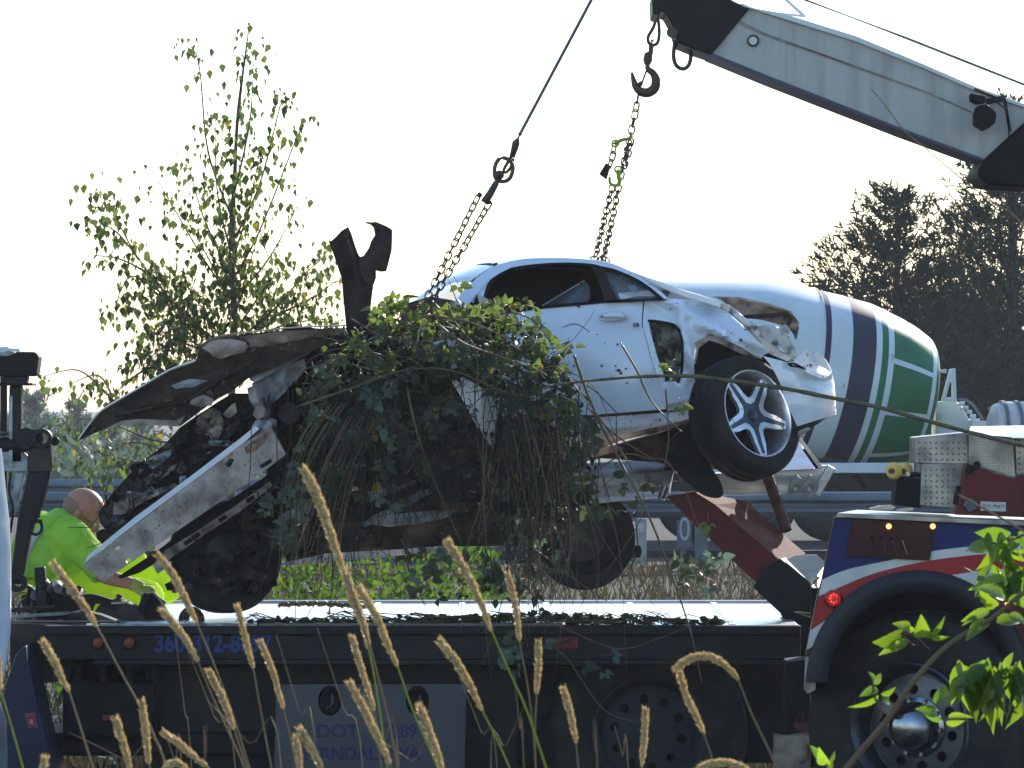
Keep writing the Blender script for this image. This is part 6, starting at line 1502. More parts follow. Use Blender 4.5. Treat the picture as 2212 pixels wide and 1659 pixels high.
mk('collar', tube([q(150, 1146) + (cs_ * math.cos(a) + ct_ * math.sin(a)) * .088 for a in [i * math.pi / 14 for i in range(28)]], .017, 8, True), M_shirt, shirt, smooth=180)
mk('back_stripe', tube([q(112, 1128, -.12), q(92, 1142, -.15), q(74, 1166, -.15), q(58, 1200, -.14), q(50, 1228, -.12)], [.008, .02, .022, .02, .014], 8), mat('grey_reflective_band', (.42, .45, .44), rough=.4), shirt, smooth=180)
# trousers
pt = [limb([q(120, 1276, -.12), q(160, 1274, -.16), q(230, 1272, -.18), q(300, 1282, -.18), q(335, 1288, -.18)], [.085, .095, .095, .085, .078]),
      limb([q(84, 1272, .12), q(170, 1262, .14), q(260, 1240, .18), q(318, 1232, .20)], [.085, .10, .10, .09]), limb([q(318, 1232, .20), q(345, 1262, .2), q(368, 1300, .2)], [.09, .075, .06]),
      limb([q(345, 1284, -.18), q(270, 1306, -.14), q(180, 1306, -.12), q(120, 1300, -.12)], [.07, .07, .06, .05]),
      limb([q(350, 1266, .16), q(290, 1300, .14), q(180, 1306, .12), q(120, 1300, .12)], [.07, .07, .06, .05]),
      ball(q(84, 1276), 1, 18, 12, (.12, .18, .08)), ball(q(215, 1275, 0), 1, 18, 12, (.18, .16, .09))]
trs = remesh('trousers', pt, M_pants, man, .012, 3)
dm = trs.modifiers.new('folds', 'DISPLACE'); dm.texture = tx; dm.strength = .035; dm.texture_coords = 'LOCAL'
for d in (-.12, .12):
    mk('boot', remesh.__call__ and join(ball(q(98, 1302, d), 1, 14, 10, (.13, .05, .045)), ball(q(66, 1296, d), 1, 14, 10, (.05, .045, .06))), M_blackmatte, man, smooth=180)
# gloved hand closed round a tool: palm, four fingers, thumb
gc = q(312, 1275, -.38)
gd = Vector((.75, 0, -.42)).normalized(); gu = Vector((.42, 0, .75)).normalized(); gs = Vector((0, -1, 0))
G = lambda x, y, z: gc + gd * x + gs * y + gu * z
gl = [limb([q(284, 1261, -.38), q(298, 1267, -.38), G(-.02, 0, 0)], [.038, .036, .038]), ball(G(.015, 0, 0), 1, 14, 10, (.05, .038, .035))]
for i, (y, L) in enumerate(((-.030, .9), (-.010, 1.0), (.010, .96), (.029, .8))):
    gl.append(tube(smoothpath([G(.03, y, .008), G(.03 + .042 * L, y, .004), G(.03 + .052 * L, y, -.025), G(.03 + .028 * L, y, -.040)], 3), .0105, 8))
gl.append(tube(smoothpath([G(-.005, .03, -.005), G(.022, .046, -.022), G(.048, .03, -.036)], 4), .012, 8))
remesh('glove', gl, M_glove, man, .005, 2)
gl = [limb([q(262, 1262, .18), q(286, 1276, .16)], [.036, .036]), ball(q(292, 1280, .15), 1, 12, 8, (.05, .036, .04))]
for y in (-.03, -.01, .01, .03): gl.append(tube(smoothpath([q(294, 1280, .15 + y), q(310, 1286, .15 + y), q(312, 1294, .15 + y)], 3), .0105, 8))
gl.append(tube([q(290, 1276, .11), q(300, 1288, .10), q(306, 1292, .11)], .012, 8))
remesh('glove', gl, M_glove, man, .005, 2)
tl = thing('impact_tool', 'blue black ratchet handle held in the yellow green glove', 'tool', q(340, 1296, -.40))
mk('handle', tube([q(314, 1276, -.40), q(330, 1288, -.40), q(357, 1305, -.40)], [.016, .018, .014], 12), mat('blue_black_tool', (.03, .05, .11), rough=.3), tl, smooth=60)
mk('head', ball(q(322, 1294, -.40), .026, 12, 8, (1.2, .8, .7)), M_chrome, tl, smooth=180)
rd = thing('radio', 'black handheld radio with wires between the face and the wreck', 'radio', q(228, 1150, -.1))
mk('body', slab([(206, 1150), (226, 1142), (240, 1152), (236, 1172), (212, 1178)], YP - .12, .06), M_blackmatte, rd, bevel=.008)
mk('aerial', tube([q(226, 1146, -.1), q(232, 1132, -.1), q(236, 1124, -.1)], .006, 8), M_blackmatte, rd, smooth=180)
# ================================================================== BRAMBLES OVER THE WRECK
br = thing('bramble_tangle', 'green tangle of torn brambles draped over the broken front of the car', 'brambles', P(1000, 1000, 23.6))
lb1 = leafmesh('bramble_leaf_shape', .070, .052, M_bleaf, serr=.04, n=9, droop=.22, fold=.3)
lb3 = leafmesh('backlit_leaf_shape', .070, .052, M_bleaftop, serr=.04, n=9, droop=.22, fold=.3)
lb2 = leafmesh('bramble_pale_leaf_shape', .066, .050, M_bleafpale, serr=.04, n=9, droop=.25, fold=.25)
r = random.Random(19)
ZN = [  # polygon, number of leaf groups, depth range, pale chance
    ([(805, 655), (850, 640), (930, 665), (990, 635), (1010, 650), (1060, 660), (1110, 670), (1160, 700), (1200, 740), (1230, 780), (1200, 800), (1040, 740), (900, 730), (800, 715)], 150, (23.5, 24.1), .10),
    ([(720, 730), (900, 720), (1050, 740), (1200, 780), (1230, 830), (1270, 880), (1180, 900), (1060, 820), (900, 830), (720, 840), (640, 860), (680, 780)], 150, (23.3, 23.9), .25),
    ([(650, 850), (800, 820), (980, 830), (1020, 900), (900, 960), (760, 960), (660, 930)], 70, (23.2, 23.8), .4),
    ([(1060, 820), (1180, 860), (1290, 920), (1290, 980), (1220, 1000), (1150, 1000), (1080, 960)], 90, (23.3, 23.8), .2),
    ([(680, 930), (900, 940), (1100, 960), (1220, 990), (1230, 1060), (1100, 1130), (900, 1090), (700, 1070), (600, 1080)], 52, (23.2, 23.8), .5),
    ([(560, 1040), (700, 1060), (640, 1200), (560, 1200)], 14, (23.2, 23.6), .5),
    ([(1050, 1050), (1240, 1050), (1270, 1180), (1150, 1290), (1060, 1260)], 40, (23.3, 23.9), .3),
    ([(860, 1180), (1130, 1180), (1130, 1300), (900, 1300)], 26, (23.4, 24.0), .2),
    ([(1180, 1000), (1460, 980), (1480, 1060), (1300, 1130), (1200, 1100)], 20, (23.4, 24.0), .15),
    ([(1440, 1200), (1560, 1200), (1570, 1270), (1480, 1280)], 16, (23.6, 24.0), .3),
    ([(1050, 1380), (1130, 1360), (1330, 1400), (1390, 1440), (1250, 1470), (1080, 1440)], 16, (23.1, 23.4), .6),
]
vines, reds, lf = [], [], []
def bbox(p): return min(a[0] for a in p), max(a[0] for a in p), min(a[1] for a in p), max(a[1] for a in p)
def trio(c, pale, out):
    d = Vector((r.gauss(0, 1), r.gauss(-.3, .6), r.gauss(-.2, .8))).normalized()
    nrm = Vector((r.gauss(0, .6), -.7, r.gauss(.6, .5))); nrm = (nrm - d * nrm.dot(d)).normalized()
    k = r.choice((1, 3, 3, 3, 5))
    for i in range(k):
        a = (0, 1.15, -1.15, 2.1, -2.1)[i] + r.gauss(0, .15); dd = d * math.cos(a) + nrm.cross(d) * math.sin(a)
        M_ = Matrix((dd, nrm.cross(dd), nrm)).transposed() @ Matrix.Rotation(r.gauss(0, .35), 3, 'X')
        out.append((c + dd * .012, M_, r.uniform(.55, 1.15) * (1 if i == 0 else .82), pale))
    vines.append(tube([c, c - d * .03, c - d * .06 + Vector((0, .02, -.01))], [.0015, .0018, .002], 4))
for poly, n, (ya, yb), pale in ZN:
    x0_, x1_, y0_, y1_ = bbox(poly); k = 0
    while k < n:
        u, v = r.uniform(x0_, x1_), r.uniform(y0_, y1_)
        if inside(u, v, poly):
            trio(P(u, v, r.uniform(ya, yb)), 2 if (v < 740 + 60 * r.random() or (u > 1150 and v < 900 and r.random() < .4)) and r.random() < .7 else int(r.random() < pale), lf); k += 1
# canes
def cane(pts, Y, rad=.006, red=False, jit=6, mm=None):
    q = [P(u + r.gauss(0, jit * .3), v + r.gauss(0, jit * .3), Y + r.gauss(0, .04)) for u, v in pts]
    path = smoothpath(q, 6); (reds if red else vines).append(tube(path, [rad * (1 - .6 * i / len(path)) for i in range(len(path))], 6))
    return path
for i in range(15):   # reddish bundle hanging right of the middle
    a = r.uniform(1120, 1215); b = a + r.gauss(10, 22)
    cane([(a - 20, 880), (a, 960), (b, 1060), (b + r.gauss(-8, 14), 1180), (b + r.gauss(-8, 26), r.uniform(1230, 1330))], r.uniform(23.25, 23.6), .0042, red=r.random() < .75)
for i in range(16):
    a = r.uniform(690, 770); cane([(a + 60, 900), (a + 10, 1000), (a - 20, 1100), (a - 50 + r.gauss(0, 20), r.uniform(1180, 1330))], r.uniform(23.2, 23.5), .0035, red=r.random() < .5)
for i in range(10):
    a = r.uniform(600, 680); cane([(a + 90, 870), (a + 30, 960), (a, 1060), (a - 6 + r.gauss(0, 20), r.uniform(1180, 1300))], r.uniform(23.2, 23.4), .003)
for i in range(20):
    a = r.uniform(1020, 1300); b = a + r.gauss(30, 60); cane([(a, r.uniform(900, 980)), ((a + b) / 2, 1080), (b, 1200), (b + r.gauss(10, 30), r.uniform(1270, 1470))], r.uniform(23.15, 23.5), .0028, red=r.random() < .3)
for i in range(26):  # tangled arcs on top
    u, v = r.uniform(800, 1200), r.uniform(690, 860); L = r.uniform(80, 220); s = r.choice((-1, 1))
    cane([(u, v), (u + s * L * .4, v - r.uniform(-10, 50)), (u + s * L * .8, v + r.uniform(-20, 60)), (u + s * L, v + r.uniform(20, 130))], r.uniform(23.25, 23.7), .004, red=r.random() < .35)
for pts, rad, red in ((((940, 700), (1000, 740), (1080, 772), (1160, 800), (1180, 815)), .009, False), (((930, 680), (1010, 690), (1080, 720), (1120, 752)), .007, True), (((1240, 770), (1280, 880), (1330, 980), (1400, 1110), (1450, 1230), (1490, 1360), (1515, 1470)), .008, False),
                      (((1270, 880), (1330, 940), (1400, 985), (1440, 1000), (1480, 1060), (1500, 1120), (1530, 1160)), .005, True), (((1340, 740), (1375, 800), (1400, 860), (1440, 905), (1475, 935)), .006, False), (((1442, 840), (1442, 900), (1440, 960), (1430, 1040)), .005, False),
                      (((1190, 1060), (1280, 1020), (1350, 980), (1400, 990), (1440, 1010)), .0055, False), (((1060, 1320), (1180, 1340), (1330, 1400), (1420, 1380), (1500, 1350)), .004, True), (((1230, 820), (1330, 960), (1390, 1100), (1300, 1250)), .005, False),
                      (((1120, 1160), (1180, 1200), (1240, 1250), (1330, 1310)), .004, False), (((1150, 1390), (1220, 1420), (1300, 1530), (1380, 1560)), .004, False), (((760, 690), (820, 720), (900, 740), (980, 720)), .006, True),
                      (((970, 660), (985, 700), (1030, 760), (1030, 860)), .005, False), (((640, 880), (760, 840), (880, 800), (980, 800), (1100, 850), (1240, 870)), .006, False), (((880, 830), (900, 930), (940, 1040), (1000, 1170)), .006, False),
                      (((1140, 740), (1200, 752), (1230, 740), (1260, 700), (1285, 668)), .0025, False), (((990, 660), (970, 610), (960, 590)), .003, False), (((1090, 670), (1130, 655), (1150, 662)), .003, False)):
    cane(pts, 23.3, rad, red)
for u, v in ((1440, 790), (1444, 800), (1470, 878), (1530, 1130), (990, 615), (1150, 660), (1130, 655), (1096, 660), (1130, 700), (1225, 745), (1240, 748), (1160, 770), (1155, 790), (1166, 784), (1230, 820), (1210, 806), (1080, 690), (1110, 700)):
    trio(P(u, v, 23.45), 2, lf)
mk('canes', join(*vines), M_vine, br, smooth=180, kind='stuff')
mk('red_canes', join(*reds), M_vinered, br, smooth=180, kind='stuff')
lf.sort(key=lambda q: q[0].y)
near = lf[:290]
for q in near: put('leaf', (lb1, lb2, lb3)[q[3]], q[0], q[1], q[2], br)
rest = lf[290:]
leafset('leaves', lb1, [q[:3] for q in rest if not q[3]], br, M_bleaf)
leafset('pale_leaves', lb2, [q[:3] for q in rest if q[3] == 1], br, M_bleafpale)
leafset('backlit_leaves', lb3, [q[:3] for q in rest if q[3] == 2], br, M_bleaftop)
# fine dead canes and small crushed leaves matted over the dark body
dk_ = []
for i in range(230):
    a = r.choice((r.uniform(600, 1260), r.gauss(1120, 80), r.gauss(760, 80))); v0 = r.uniform(800, 1020); L = r.uniform(140, 380); s = r.gauss(0, 35)
    q = [P(a, v0, 0.0 + r.uniform(23.2, 23.7)) for _ in (0,)]; Y_ = r.uniform(23.2, 23.75)
    q = [P(a, v0, Y_), P(a + s * .3 + r.gauss(0, 8), v0 + L * .35, Y_), P(a + s * .7 + r.gauss(0, 10), v0 + L * .7, Y_), P(a + s + r.gauss(0, 16), min(v0 + L, 1345), Y_)]
    dk_.append(tube(smoothpath(q, 4), [.0028 * (1 - .6 * j / 13) for j in range(13)], 4))
for i in range(120):
    u, v = r.uniform(700, 1240), r.uniform(700, 1000); L = r.uniform(40, 150); a = r.uniform(0, 3.14); Y_ = r.uniform(23.2, 23.8)
    dk_.append(tube(smoothpath([P(u, v, Y_), P(u + L * .5 * math.cos(a), v + L * .5 * math.sin(a) - 12, Y_ - .05), P(u + L * math.cos(a), v + L * math.sin(a), Y_)], 4), .0026, 4))
mk('dead_canes', join(*dk_), M_canedark, br, smooth=180, kind='stuff')
sm_ = []
while len(sm_) < 2600:
    u, v = r.uniform(640, 1300), r.uniform(680, 1240)
    if not inside(u, v, [(720, 715), (900, 690), (1050, 680), (1180, 740), (1240, 840), (1300, 930), (1290, 1010), (1240, 1120), (1200, 1240), (1090, 1240), (1060, 1100), (900, 1080), (760, 1040), (640, 1040), (650, 860), (690, 780)]): continue
    if v > 960 and r.random() < .55: continue
    sm_.append((P(u, v, r.uniform(23.55, 24.1)), rrot(r), r.uniform(.22, .62)))
leafset('crushed_leaves', lb1, sm_, br, mat('crushed_dark_leaves', (.018, .032, .015), (.045, .035, .018), rough=.7, ns=5))
# leaf litter along the deck
lt = []
for i in range(950):
    u = r.uniform(540, 1560); d = abs(r.gauss(0, .12))
    lt.append((Vector((P(u, 0, YF + .1).x, YF + .08 + d, DZ + r.uniform(0, .02 + .05 * max(0, 1 - abs(u - 1150) / 300)))), rrot(r, .4), r.uniform(.3, .8)))
o = leafset('leaf_litter', lb1, lt, None, M_bleaf); tag(o, 'torn bramble leaves scattered along the near edge of the deck', 'leaf litter')
tw = []
for i in range(80):
    u = 1130 + r.gauss(0, 230); a = Vector((P(u, 0, YF + .1).x, YF + r.uniform(.02, .35), DZ + .01)); L = r.uniform(.1, .35)
    tw.append(tube([a, a + Vector((L * .5 * r.choice((-1, 1, 1)), r.gauss(0, .09), r.uniform(.005, .05))), a + Vector((L * r.uniform(.6, 1.2), r.gauss(0, .12), r.uniform(0, .02)))], [.004, .003, .002], 5))
o = mk('twig_litter', join(*tw), M_vine, None, smooth=180, kind='stuff'); tag(o, 'broken brown twigs lying on the bright deck', 'twigs')
tgc = mk('corrugated_hose', tube([P(600 + i * 2.2, 1307 + 2.2 * math.sin(i * 1.3) - 3 * math.sin(i * .05), 25.3) for i in range(90)], [.012 + .005 * math.sin(i * 1.9) for i in range(90)], 7), M_vine, None, smooth=60)
tag(tgc, 'brown ribbed hose lying along the deck right of the dark tyre', 'hose')

# long bare cane crossing in front
lc = thing('bare_cane', 'long bare olive cane crossing in front of the rear wheel', 'cane', P(1500, 815, 21.4))
lcp = [P(u, v, 21.4 - (u - 1170) * .0012) for u, v in curve([(1168, 840), (1215, 830), (1300, 820), (1400, 813), (1480, 812), (1520, 815), (1620, 828), (1700, 840), (1790, 858), (1900, 880), (2000, 908), (2100, 935), (2180, 955), (2230, 968), (2300, 990)], 4)]
mk('stem', tube(lcp, [.0035 + .006 * min(1, i / 20) + .0012 * math.sin(i * 1.7) for i in range(len(lcp))], 9), M_twig, lc, smooth=180)
th = []
for p_ in lcp[6::3]: th.append(tube([p_, p_ + Vector((r.gauss(0, .008), -.004, r.choice((-1, 1)) * .016))], [.003, .0004], 5))
mk('thorns', join(*th), M_twig, lc, smooth=180, kind='stuff')

# ================================================================== LEAFY SHOOTS, RIGHT FOREGROUND
def shoot(name, label, pts, Y, rad, leaves, lm, mm, thorns=True):
    t = thing(name, label, 'branch', P(*pts[0], Y))
    path = [P(u, v, Y) for u, v in curve(pts, 6)]; n = len(path)
    mk('stem', tube(path, [rad * (1 - .45 * i / n) for i in range(n)], 9), mm, t, smooth=180)
    if thorns:
        th = [tube([p_, p_ + Vector((r.choice((-1, 1)) * .007, 0, r.choice((-1, 1)) * .005))], [.0018, .0002], 5) for p_ in path[2::3]]
        mk('thorns', join(*th), mm, t, smooth=180, kind='stuff')
    for lf_ in leaves:
        (u0, v0), (u1, v1), width = lf_[:3]; roll = lf_[3] if len(lf_) > 3 else r.uniform(-.9, .9)
        a, b = P(u0, v0, Y + r.uniform(-.01, .01)), P(u1, v1, Y + r.uniform(-.05, .02)); d = b - a; L = d.length; d.normalize()
        s = d.cross(Vector((0, -1, 0))).normalized(); nn = s.cross(d).normalized()
        if nn.y > 0: nn = -nn; s = -s
        M_ = Matrix((d, nn.cross(d), nn)).transposed() @ Matrix.Rotation(roll, 3, 'X')
        me = lm
        o = link_mesh('leaf', me, a, t); o.rotation_euler = M_.to_euler(); o.scale = (L / .06, L / .06 * width, L / .06)
    return t
lr = leafmesh('rose_leaf_shape', .06, .038, M_rleaf, serr=.07, droop=.22, fold=.45, n=14)
lw = leafmesh('willow_leaf_shape', .06, .017, M_rleaf, serr=.04, droop=.38, fold=.5, kind='long', n=12)
YS = 8.0
LV = [((1945, 1370), (1900, 1395), .9), ((1965, 1358), (1935, 1345), .8), ((1990, 1375), (1992, 1338), .9), ((2000, 1375), (2048, 1340), .6), ((2010, 1372), (2052, 1382), .7), ((1960, 1385), (1898, 1412), .6), ((1975, 1362), (1950, 1352), .9),
      ((2135, 1320), (2075, 1340), .6), ((2130, 1300), (2115, 1270), .9), ((2150, 1310), (2120, 1285), .8), ((2165, 1290), (2120, 1262), .8), ((2170, 1265), (2165, 1232), .8), ((2180, 1300), (2215, 1280), .7), ((2155, 1345), (2212, 1335), .9), ((2120, 1332), (2078, 1345), .6), ((2130, 1342), (2090, 1372), .7), ((2180, 1330), (2225, 1345), .8),
      ((1888, 1468), (1878, 1450), 1.0), ((1895, 1490), (1858, 1500), .9), ((1895, 1502), (1835, 1538), .45), ((1905, 1500), (1935, 1490), .8), ((1890, 1478), (1905, 1452), .9), ((1905, 1512), (1930, 1518), .8),
      ((2028, 1520), (2022, 1485), 1.0), ((2030, 1510), (2045, 1482), .9), ((2020, 1540), (1985, 1530), .8), ((2035, 1552), (1990, 1546), .8), ((2045, 1560), (2085, 1562), .8), ((2050, 1550), (2100, 1545), .5),
      ((1775, 1640), (1752, 1610), .9), ((1785, 1650), (1768, 1625), .8), ((1792, 1645), (1808, 1620), .6), ((1790, 1668), (1798, 1640), .8), ((1765, 1668), (1745, 1662), .9)]
shoot('rose_branch', 'thorny green shoot rising from the bottom edge towards the upper right, lit from behind', [(1820, 1670), (1870, 1610), (1920, 1550), (1975, 1470), (2040, 1400), (2100, 1360), (2150, 1330), (2225, 1270), (2300, 1240)], YS, .0058, LV, lr, M_vine)
sub = [((1975, 1395), (1950, 1372), (1945, 1368)), ((2010, 1405), (1990, 1385), (1975, 1372), (1950, 1368)), ((1895, 1560), (1905, 1540), (1890, 1505), (1886, 1470)), ((2040, 1560), (2030, 1535), (2026, 1515)), ((1800, 1690), (1785, 1655), (1772, 1638))]
sb = thing('side_twigs', 'thin reddish side twigs carrying leaf sprays on the thorny shoot', 'twigs', P(1975, 1395, YS))
for s_ in sub: mk('twig', tube([P(u, v, YS) for u, v in curve(s_, 4)], .0018, 6), M_vinered, sb, smooth=180)
r = random.Random(6)
LW = []
for i in range(44):
    u = r.uniform(2065, 2240); v = 1452 + (u - 2065) * -.05 + r.gauss(0, 14); L = r.uniform(60, 120); a = r.gauss(1.45, .45)
    LW.append(((u, v), (u + L * math.cos(a), v + L * math.sin(a)), r.uniform(.8, 1.3), r.gauss(0, .8)))
LW += [((2130, 1440), (2070, 1475), 1.4, .1), ((2120, 1436), (2088, 1470), 1.6, .3), ((2140, 1430), (2100, 1440), 1.4, .3), ((2160, 1452), (2230, 1450), 1.2, 0)]
shoot('leaf_spray', 'spray of long drooping backlit leaves hanging in from the right edge', [(2260, 1440), (2180, 1462), (2110, 1462), (2068, 1470)], 8.6, .0022, LW, lw, M_vinered, False)
LT = []
for i in range(40):
    u = r.uniform(2130, 2245); v = r.uniform(1150, 1262); L = r.uniform(35, 85); a = r.gauss(1.7, .9)
    LT.append(((u, v), (u + L * math.cos(a), v + L * math.sin(a)), r.uniform(1.0, 1.9), r.gauss(0, .9)))
shoot('leaf_spray', 'bright leaf cluster at the right edge in front of the striped side', [(2280, 1120), (2200, 1160), (2150, 1180), (2160, 1240), (2150, 1290)], 8.3, .0022, LT, lw, M_vinered, False)
fs = mk('fallen_stalk', tube([P(u, v, 8.2) for u, v in curve([(2068, 1068), (2100, 1085), (2150, 1112), (2190, 1135), (2240, 1165)], 4)], .0022, 6), M_stemb, None, smooth=180)
tag(fs, 'thin orange brown stalk slanting across the red panel and label', 'stalk')
fs = mk('thin_stalk', tube([P(u, v, 7.0) for u, v in curve([(1881, 191), (1910, 225), (1955, 284), (2000, 320), (2040, 355), (2100, 405), (2150, 440), (2200, 475), (2260, 560)], 5)], [.0007 + .00009 * i ** .6 for i in range(41)], 6), M_stemb, None, smooth=180)
tag(fs, 'thin curved straw stalk crossing the boom and the pine tops', 'stalk')

# ================================================================== SEEDING GRASS, FOREGROUND
r = random.Random(30)
def seedgrass(path, hn, thick, Y, col, label):
    """path from the tip downwards in photo units; the first hn of it is the seed head"""
    pts = [P(u, v, Y) for u, v in path]
    sm = smoothpath(pts, 8); cum = [0]
    for a, b in zip(sm, sm[1:]): cum.append(cum[-1] + (b - a).length)
    hl = hn * K * Y
    hd = [p_ for p_, c in zip(sm, cum) if c <= hl]; st = [p_ for p_, c in zip(sm, cum) if c >= hl * .9]
    t = thing('grass_stalk', label, 'grass stalk', (st[-1].x, Y, ground_z(0, Y)), 'tall seeding grass stalks in the foreground')
    # continue the stem down to the ground
    d = (st[-1] - st[-2]).normalized(); g = st[-1].copy()
    while g.z > ground_z(0, Y): 
        d = (d + Vector((0, 0, -.10))).normalized(); g = g + d * .08; st.append(g.copy())
    mk('stem', tube(st, [.0012 + .0006 * min(1, i / 30) for i in range(len(st))], 6), col, t, smooth=180)
    N = 46; hp = []; 
    cu = [0]
    for a, b in zip(hd, hd[1:]): cu.append(cu[-1] + (b - a).length)
    def at(s):
        s = max(0, min(cu[-1] - 1e-6, s)); k = max(i for i in range(len(cu)) if cu[i] <= s); k = min(k, len(hd) - 2)
        return hd[k].lerp(hd[k + 1], (s - cu[k]) / (cu[k + 1] - cu[k])), (hd[k + 1] - hd[k]).normalized()
    w = thick * K * Y / 2
    prof = [w * (math.sin(math.pi * min(1, .06 + .94 * i / N) ** .62) ** .55) * (1 + .16 * math.sin(i * 1.3 + r.random()) + r.uniform(-.1, .1)) + .0006 for i in range(N + 1)]
    core = tube([at(cu[-1] * i / N)[0] for i in range(N + 1)], [p_ * .66 for p_ in prof], 9)
    V, F = [], []
    for i in range(int(420 * cu[-1] / .12)):
        f = r.random(); c, dr = at(cu[-1] * f); rad = prof[int(f * N)] * .62
        s_, t_, _ = frame_from(dr); a = r.uniform(0, 6.28); o_ = s_ * math.cos(a) + t_ * math.sin(a)
        b = c + o_ * rad; tip = b + (-dr * r.uniform(.003, .0075) + o_ * r.uniform(.001, .0042)); sd_ = dr.cross(o_).normalized() * r.uniform(.0006, .0013); n = len(V)
        V += [b + sd_, b - sd_, tip, b + dr * .0015 + o_ * .0012]; F += [(n, n + 1, n + 2), (n, n + 3, n + 2), (n + 1, n + 3, n + 2)]
    h_ = mk('seed_head', core, M_straw, t, smooth=180)
    mk('spikelets', (V, F), M_husk, h_, kind='stuff')
    return t
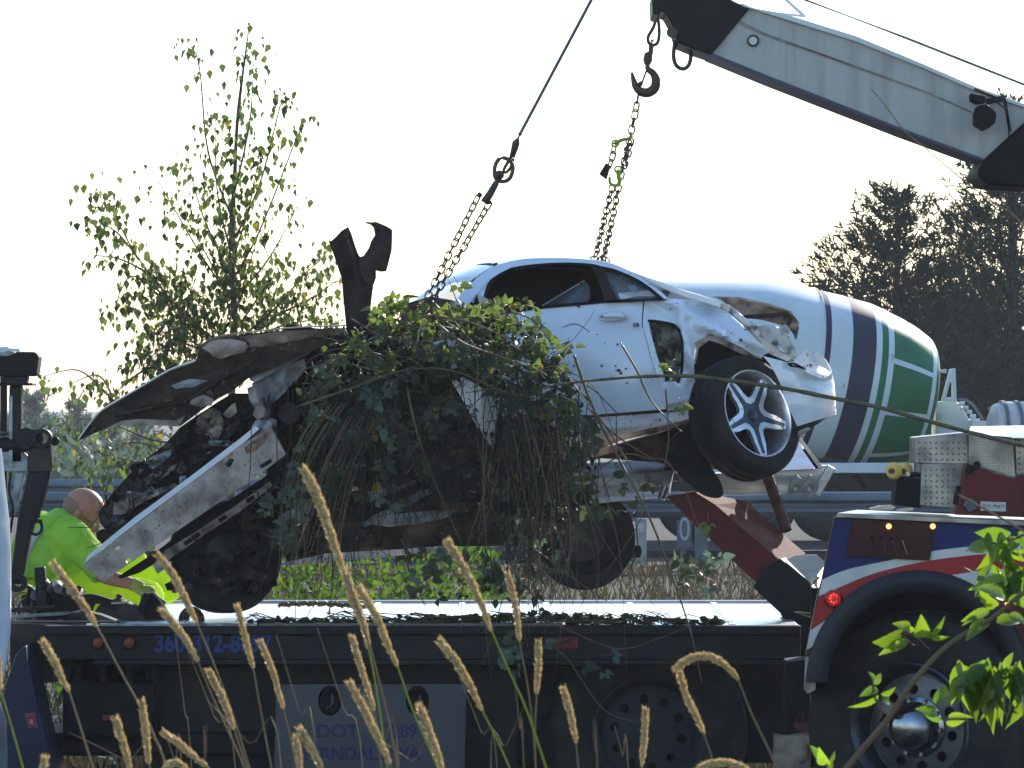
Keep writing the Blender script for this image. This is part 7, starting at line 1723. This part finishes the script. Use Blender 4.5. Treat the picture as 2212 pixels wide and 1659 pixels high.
GR = [
 ([(655, 1010), (688, 1080), (718, 1165), (745, 1240), (768, 1300), (800, 1400), (840, 1560), (860, 1670)], 255, 26, 6.2, 0, 'tallest seeding grass, its long head rising over the dark underbody'),
 ([(742, 1225), (762, 1290), (785, 1350), (796, 1400), (815, 1500), (838, 1670)], 185, 24, 6.4, 1, 'seed head tucked directly under the tallest one, thick and upright'),
 ([(113, 1215), (150, 1265), (185, 1315), (208, 1352), (260, 1450), (320, 1560), (370, 1680)], 170, 20, 6.3, 0, 'leftmost tall seed head leaning over the green shirt sleeve'),
 ([(339, 1196), (375, 1245), (400, 1295), (424, 1345), (460, 1430), (505, 1550), (545, 1680)], 175, 19, 6.6, 0, 'seed head in front of the yellow green trousers and dark tyre'),
 ([(348, 1317), (385, 1360), (412, 1400), (430, 1436), (470, 1530), (520, 1640), (535, 1690)], 145, 17, 6.6, 0, 'seed head crossing the first blue digits of the phone number'),
 ([(92, 1384), (118, 1430), (138, 1475), (148, 1492), (170, 1560), (210, 1690)], 125, 18, 6.0, 0, 'seed head low at left above the dark blue panel'),
 ([(450, 1448), (475, 1495), (495, 1545), (505, 1575), (520, 1620), (548, 1700)], 140, 18, 6.4, 0, 'seed head just right of the crossing stems below the phone number'),
 ([(512, 1308), (528, 1370), (540, 1420), (548, 1450), (562, 1530), (592, 1690)], 145, 15, 6.7, 0, 'slim upright seed head over the 6 near the end of the phone number'),
 ([(561, 1384), (585, 1440), (600, 1490), (612, 1530), (628, 1600), (648, 1700)], 155, 14, 6.7, 0, 'slim seed head at the left end of the grey sign plate'),
 ([(775, 1268), (812, 1330), (838, 1395), (861, 1446), (890, 1530), (925, 1610), (965, 1700)], 195, 19, 6.3, 1, 'long seed head on a green stem right of the tallest one'),
 ([(760, 1374), (775, 1425), (792, 1480), (808, 1535), (815, 1590), (828, 1700)], 170, 14, 6.8, 0, 'knobbly thin seed head in front of the middle of the sign plate'),
 ([(755, 1474), (785, 1530), (815, 1590), (845, 1660), (860, 1720)], 205, 19, 6.1, 0, 'thick seed head slanting between the two oval recesses'),
 ([(905, 1524), (925, 1575), (945, 1630), (960, 1680), (975, 1740)], 160, 20, 6.0, 1, 'seed head in front of the right oval recess of the sign plate'),
 ([(948, 1383), (985, 1430), (1015, 1480), (1041, 1534), (1070, 1590), (1115, 1690)], 180, 20, 6.3, 1, 'seed head beyond the right end of the sign plate, on a yellow green stem'),
 ([(964, 1167), (1000, 1225), (1035, 1295), (1062, 1362), (1100, 1450), (1140, 1540), (1190, 1690)], 225, 21, 6.2, 1, 'large seed head standing against the bright deck, on a bright green stem'),
 ([(1095, 1236), (1108, 1285), (1118, 1340), (1123, 1392), (1138, 1470), (1150, 1560), (1160, 1690)], 155, 15, 6.8, 0, 'slim seed head against the bright deck below the red canes'),
 ([(1163, 1384), (1163, 1430), (1160, 1480), (1159, 1510), (1156, 1580), (1158, 1690)], 120, 14, 6.6, 0, 'short vertical seed head between sign plate and dull flatbed wheel'),
 ([(1216, 1484), (1230, 1535), (1240, 1580), (1245, 1610), (1252, 1690)], 125, 16, 6.4, 0, 'seed head just left of the dull flatbed wheel'),
 ([(1395, 1530), (1392, 1590), (1388, 1640), (1388, 1700)], 130, 14, 6.5, 0, 'vertical seed head in front of the dull flatbed wheel'),
 ([(1458, 1447), (1475, 1432), (1500, 1420), (1530, 1418), (1560, 1432), (1588, 1458), (1600, 1482), (1625, 1545), (1670, 1640), (1690, 1700)], 165, 17, 6.0, 0, 'seed head bent over in a hook shape right of the flatbed wheel'),
 ([(1466, 1448), (1482, 1500), (1505, 1550), (1520, 1585), (1538, 1640), (1548, 1700)], 150, 15, 6.1, 0, 'straight seed head touching the tip of the hooked one'),
 ([(250, 1553), (262, 1595), (275, 1635), (285, 1690)], 130, 17, 5.9, 0, 'short seed head rising from the bottom left of the frame'),
 ([(305, 1514), (312, 1560), (318, 1610), (322, 1650), (335, 1720)], 140, 17, 6.2, 0, 'vertical seed head crossing a long stem near the bottom left'),
 ([(352, 1582), (385, 1605), (420, 1635), (455, 1665), (500, 1730)], 125, 15, 5.9, 0, 'seed head lying flattest, near the bottom left'),
 ([(647, 1574), (668, 1610), (690, 1650), (705, 1700)], 120, 17, 6.0, 0, 'right of the pair of low seed heads in front of the word FERNDALE'),
 ([(638, 1590), (645, 1630), (650, 1680), (652, 1730)], 100, 14, 6.0, 0, 'left of the pair of low seed heads in front of the word FERNDALE'),
 ([(-4, 1418), (-2, 1455), (2, 1490), (25, 1570), (58, 1690)], 75, 12, 6.3, 1, 'seed head cut by the left edge, on a yellow green stem'),
 ([(98, 1636), (92, 1680), (88, 1730)], 60, 18, 5.8, 0, 'mere tip of a seed head at the bottom edge, far left'),
 ([(355, 1668), (372, 1648), (396, 1656), (410, 1690), (420, 1740)], 70, 18, 5.8, 0, 'round bent seed head tip at the bottom edge under the flattest one'),
 ([(1505, 1668), (1530, 1652), (1570, 1648), (1610, 1660), (1640, 1700)], 130, 18, 5.8, 0, 'arched seed head along the bottom edge below the hooked one'),
]
for path, hn, thk, Y, g, lab in GR: seedgrass(path, hn, thk * .92, Y, M_stemg if g else M_stemb, lab)
# thin bare grass stems and blades between them
bl = []
for i in range(15):
    u = r.choice((r.uniform(-20, 1400), r.uniform(300, 1250))); Y_ = r.uniform(5.9, 7.4); top = r.uniform(1330, 1600); ln = r.gauss(-70, 60)
    g0 = Vector((P(u + 60, 0, Y_).x, Y_, ground_z(0, Y_)))
    bl.append(tube(smoothpath([g0, P(u, 1700, Y_), P(u + ln * .45, (1700 + top) / 2, Y_), P(u + ln, top, Y_)], 5), [.0011 - .0009 * j / 16 for j in range(16)], 4))
o = mk('bare_stems', join(*bl), M_stemb, None, smooth=180, kind='stuff'); tag(o, 'thin bare grass stems standing between the seed heads', 'grass')
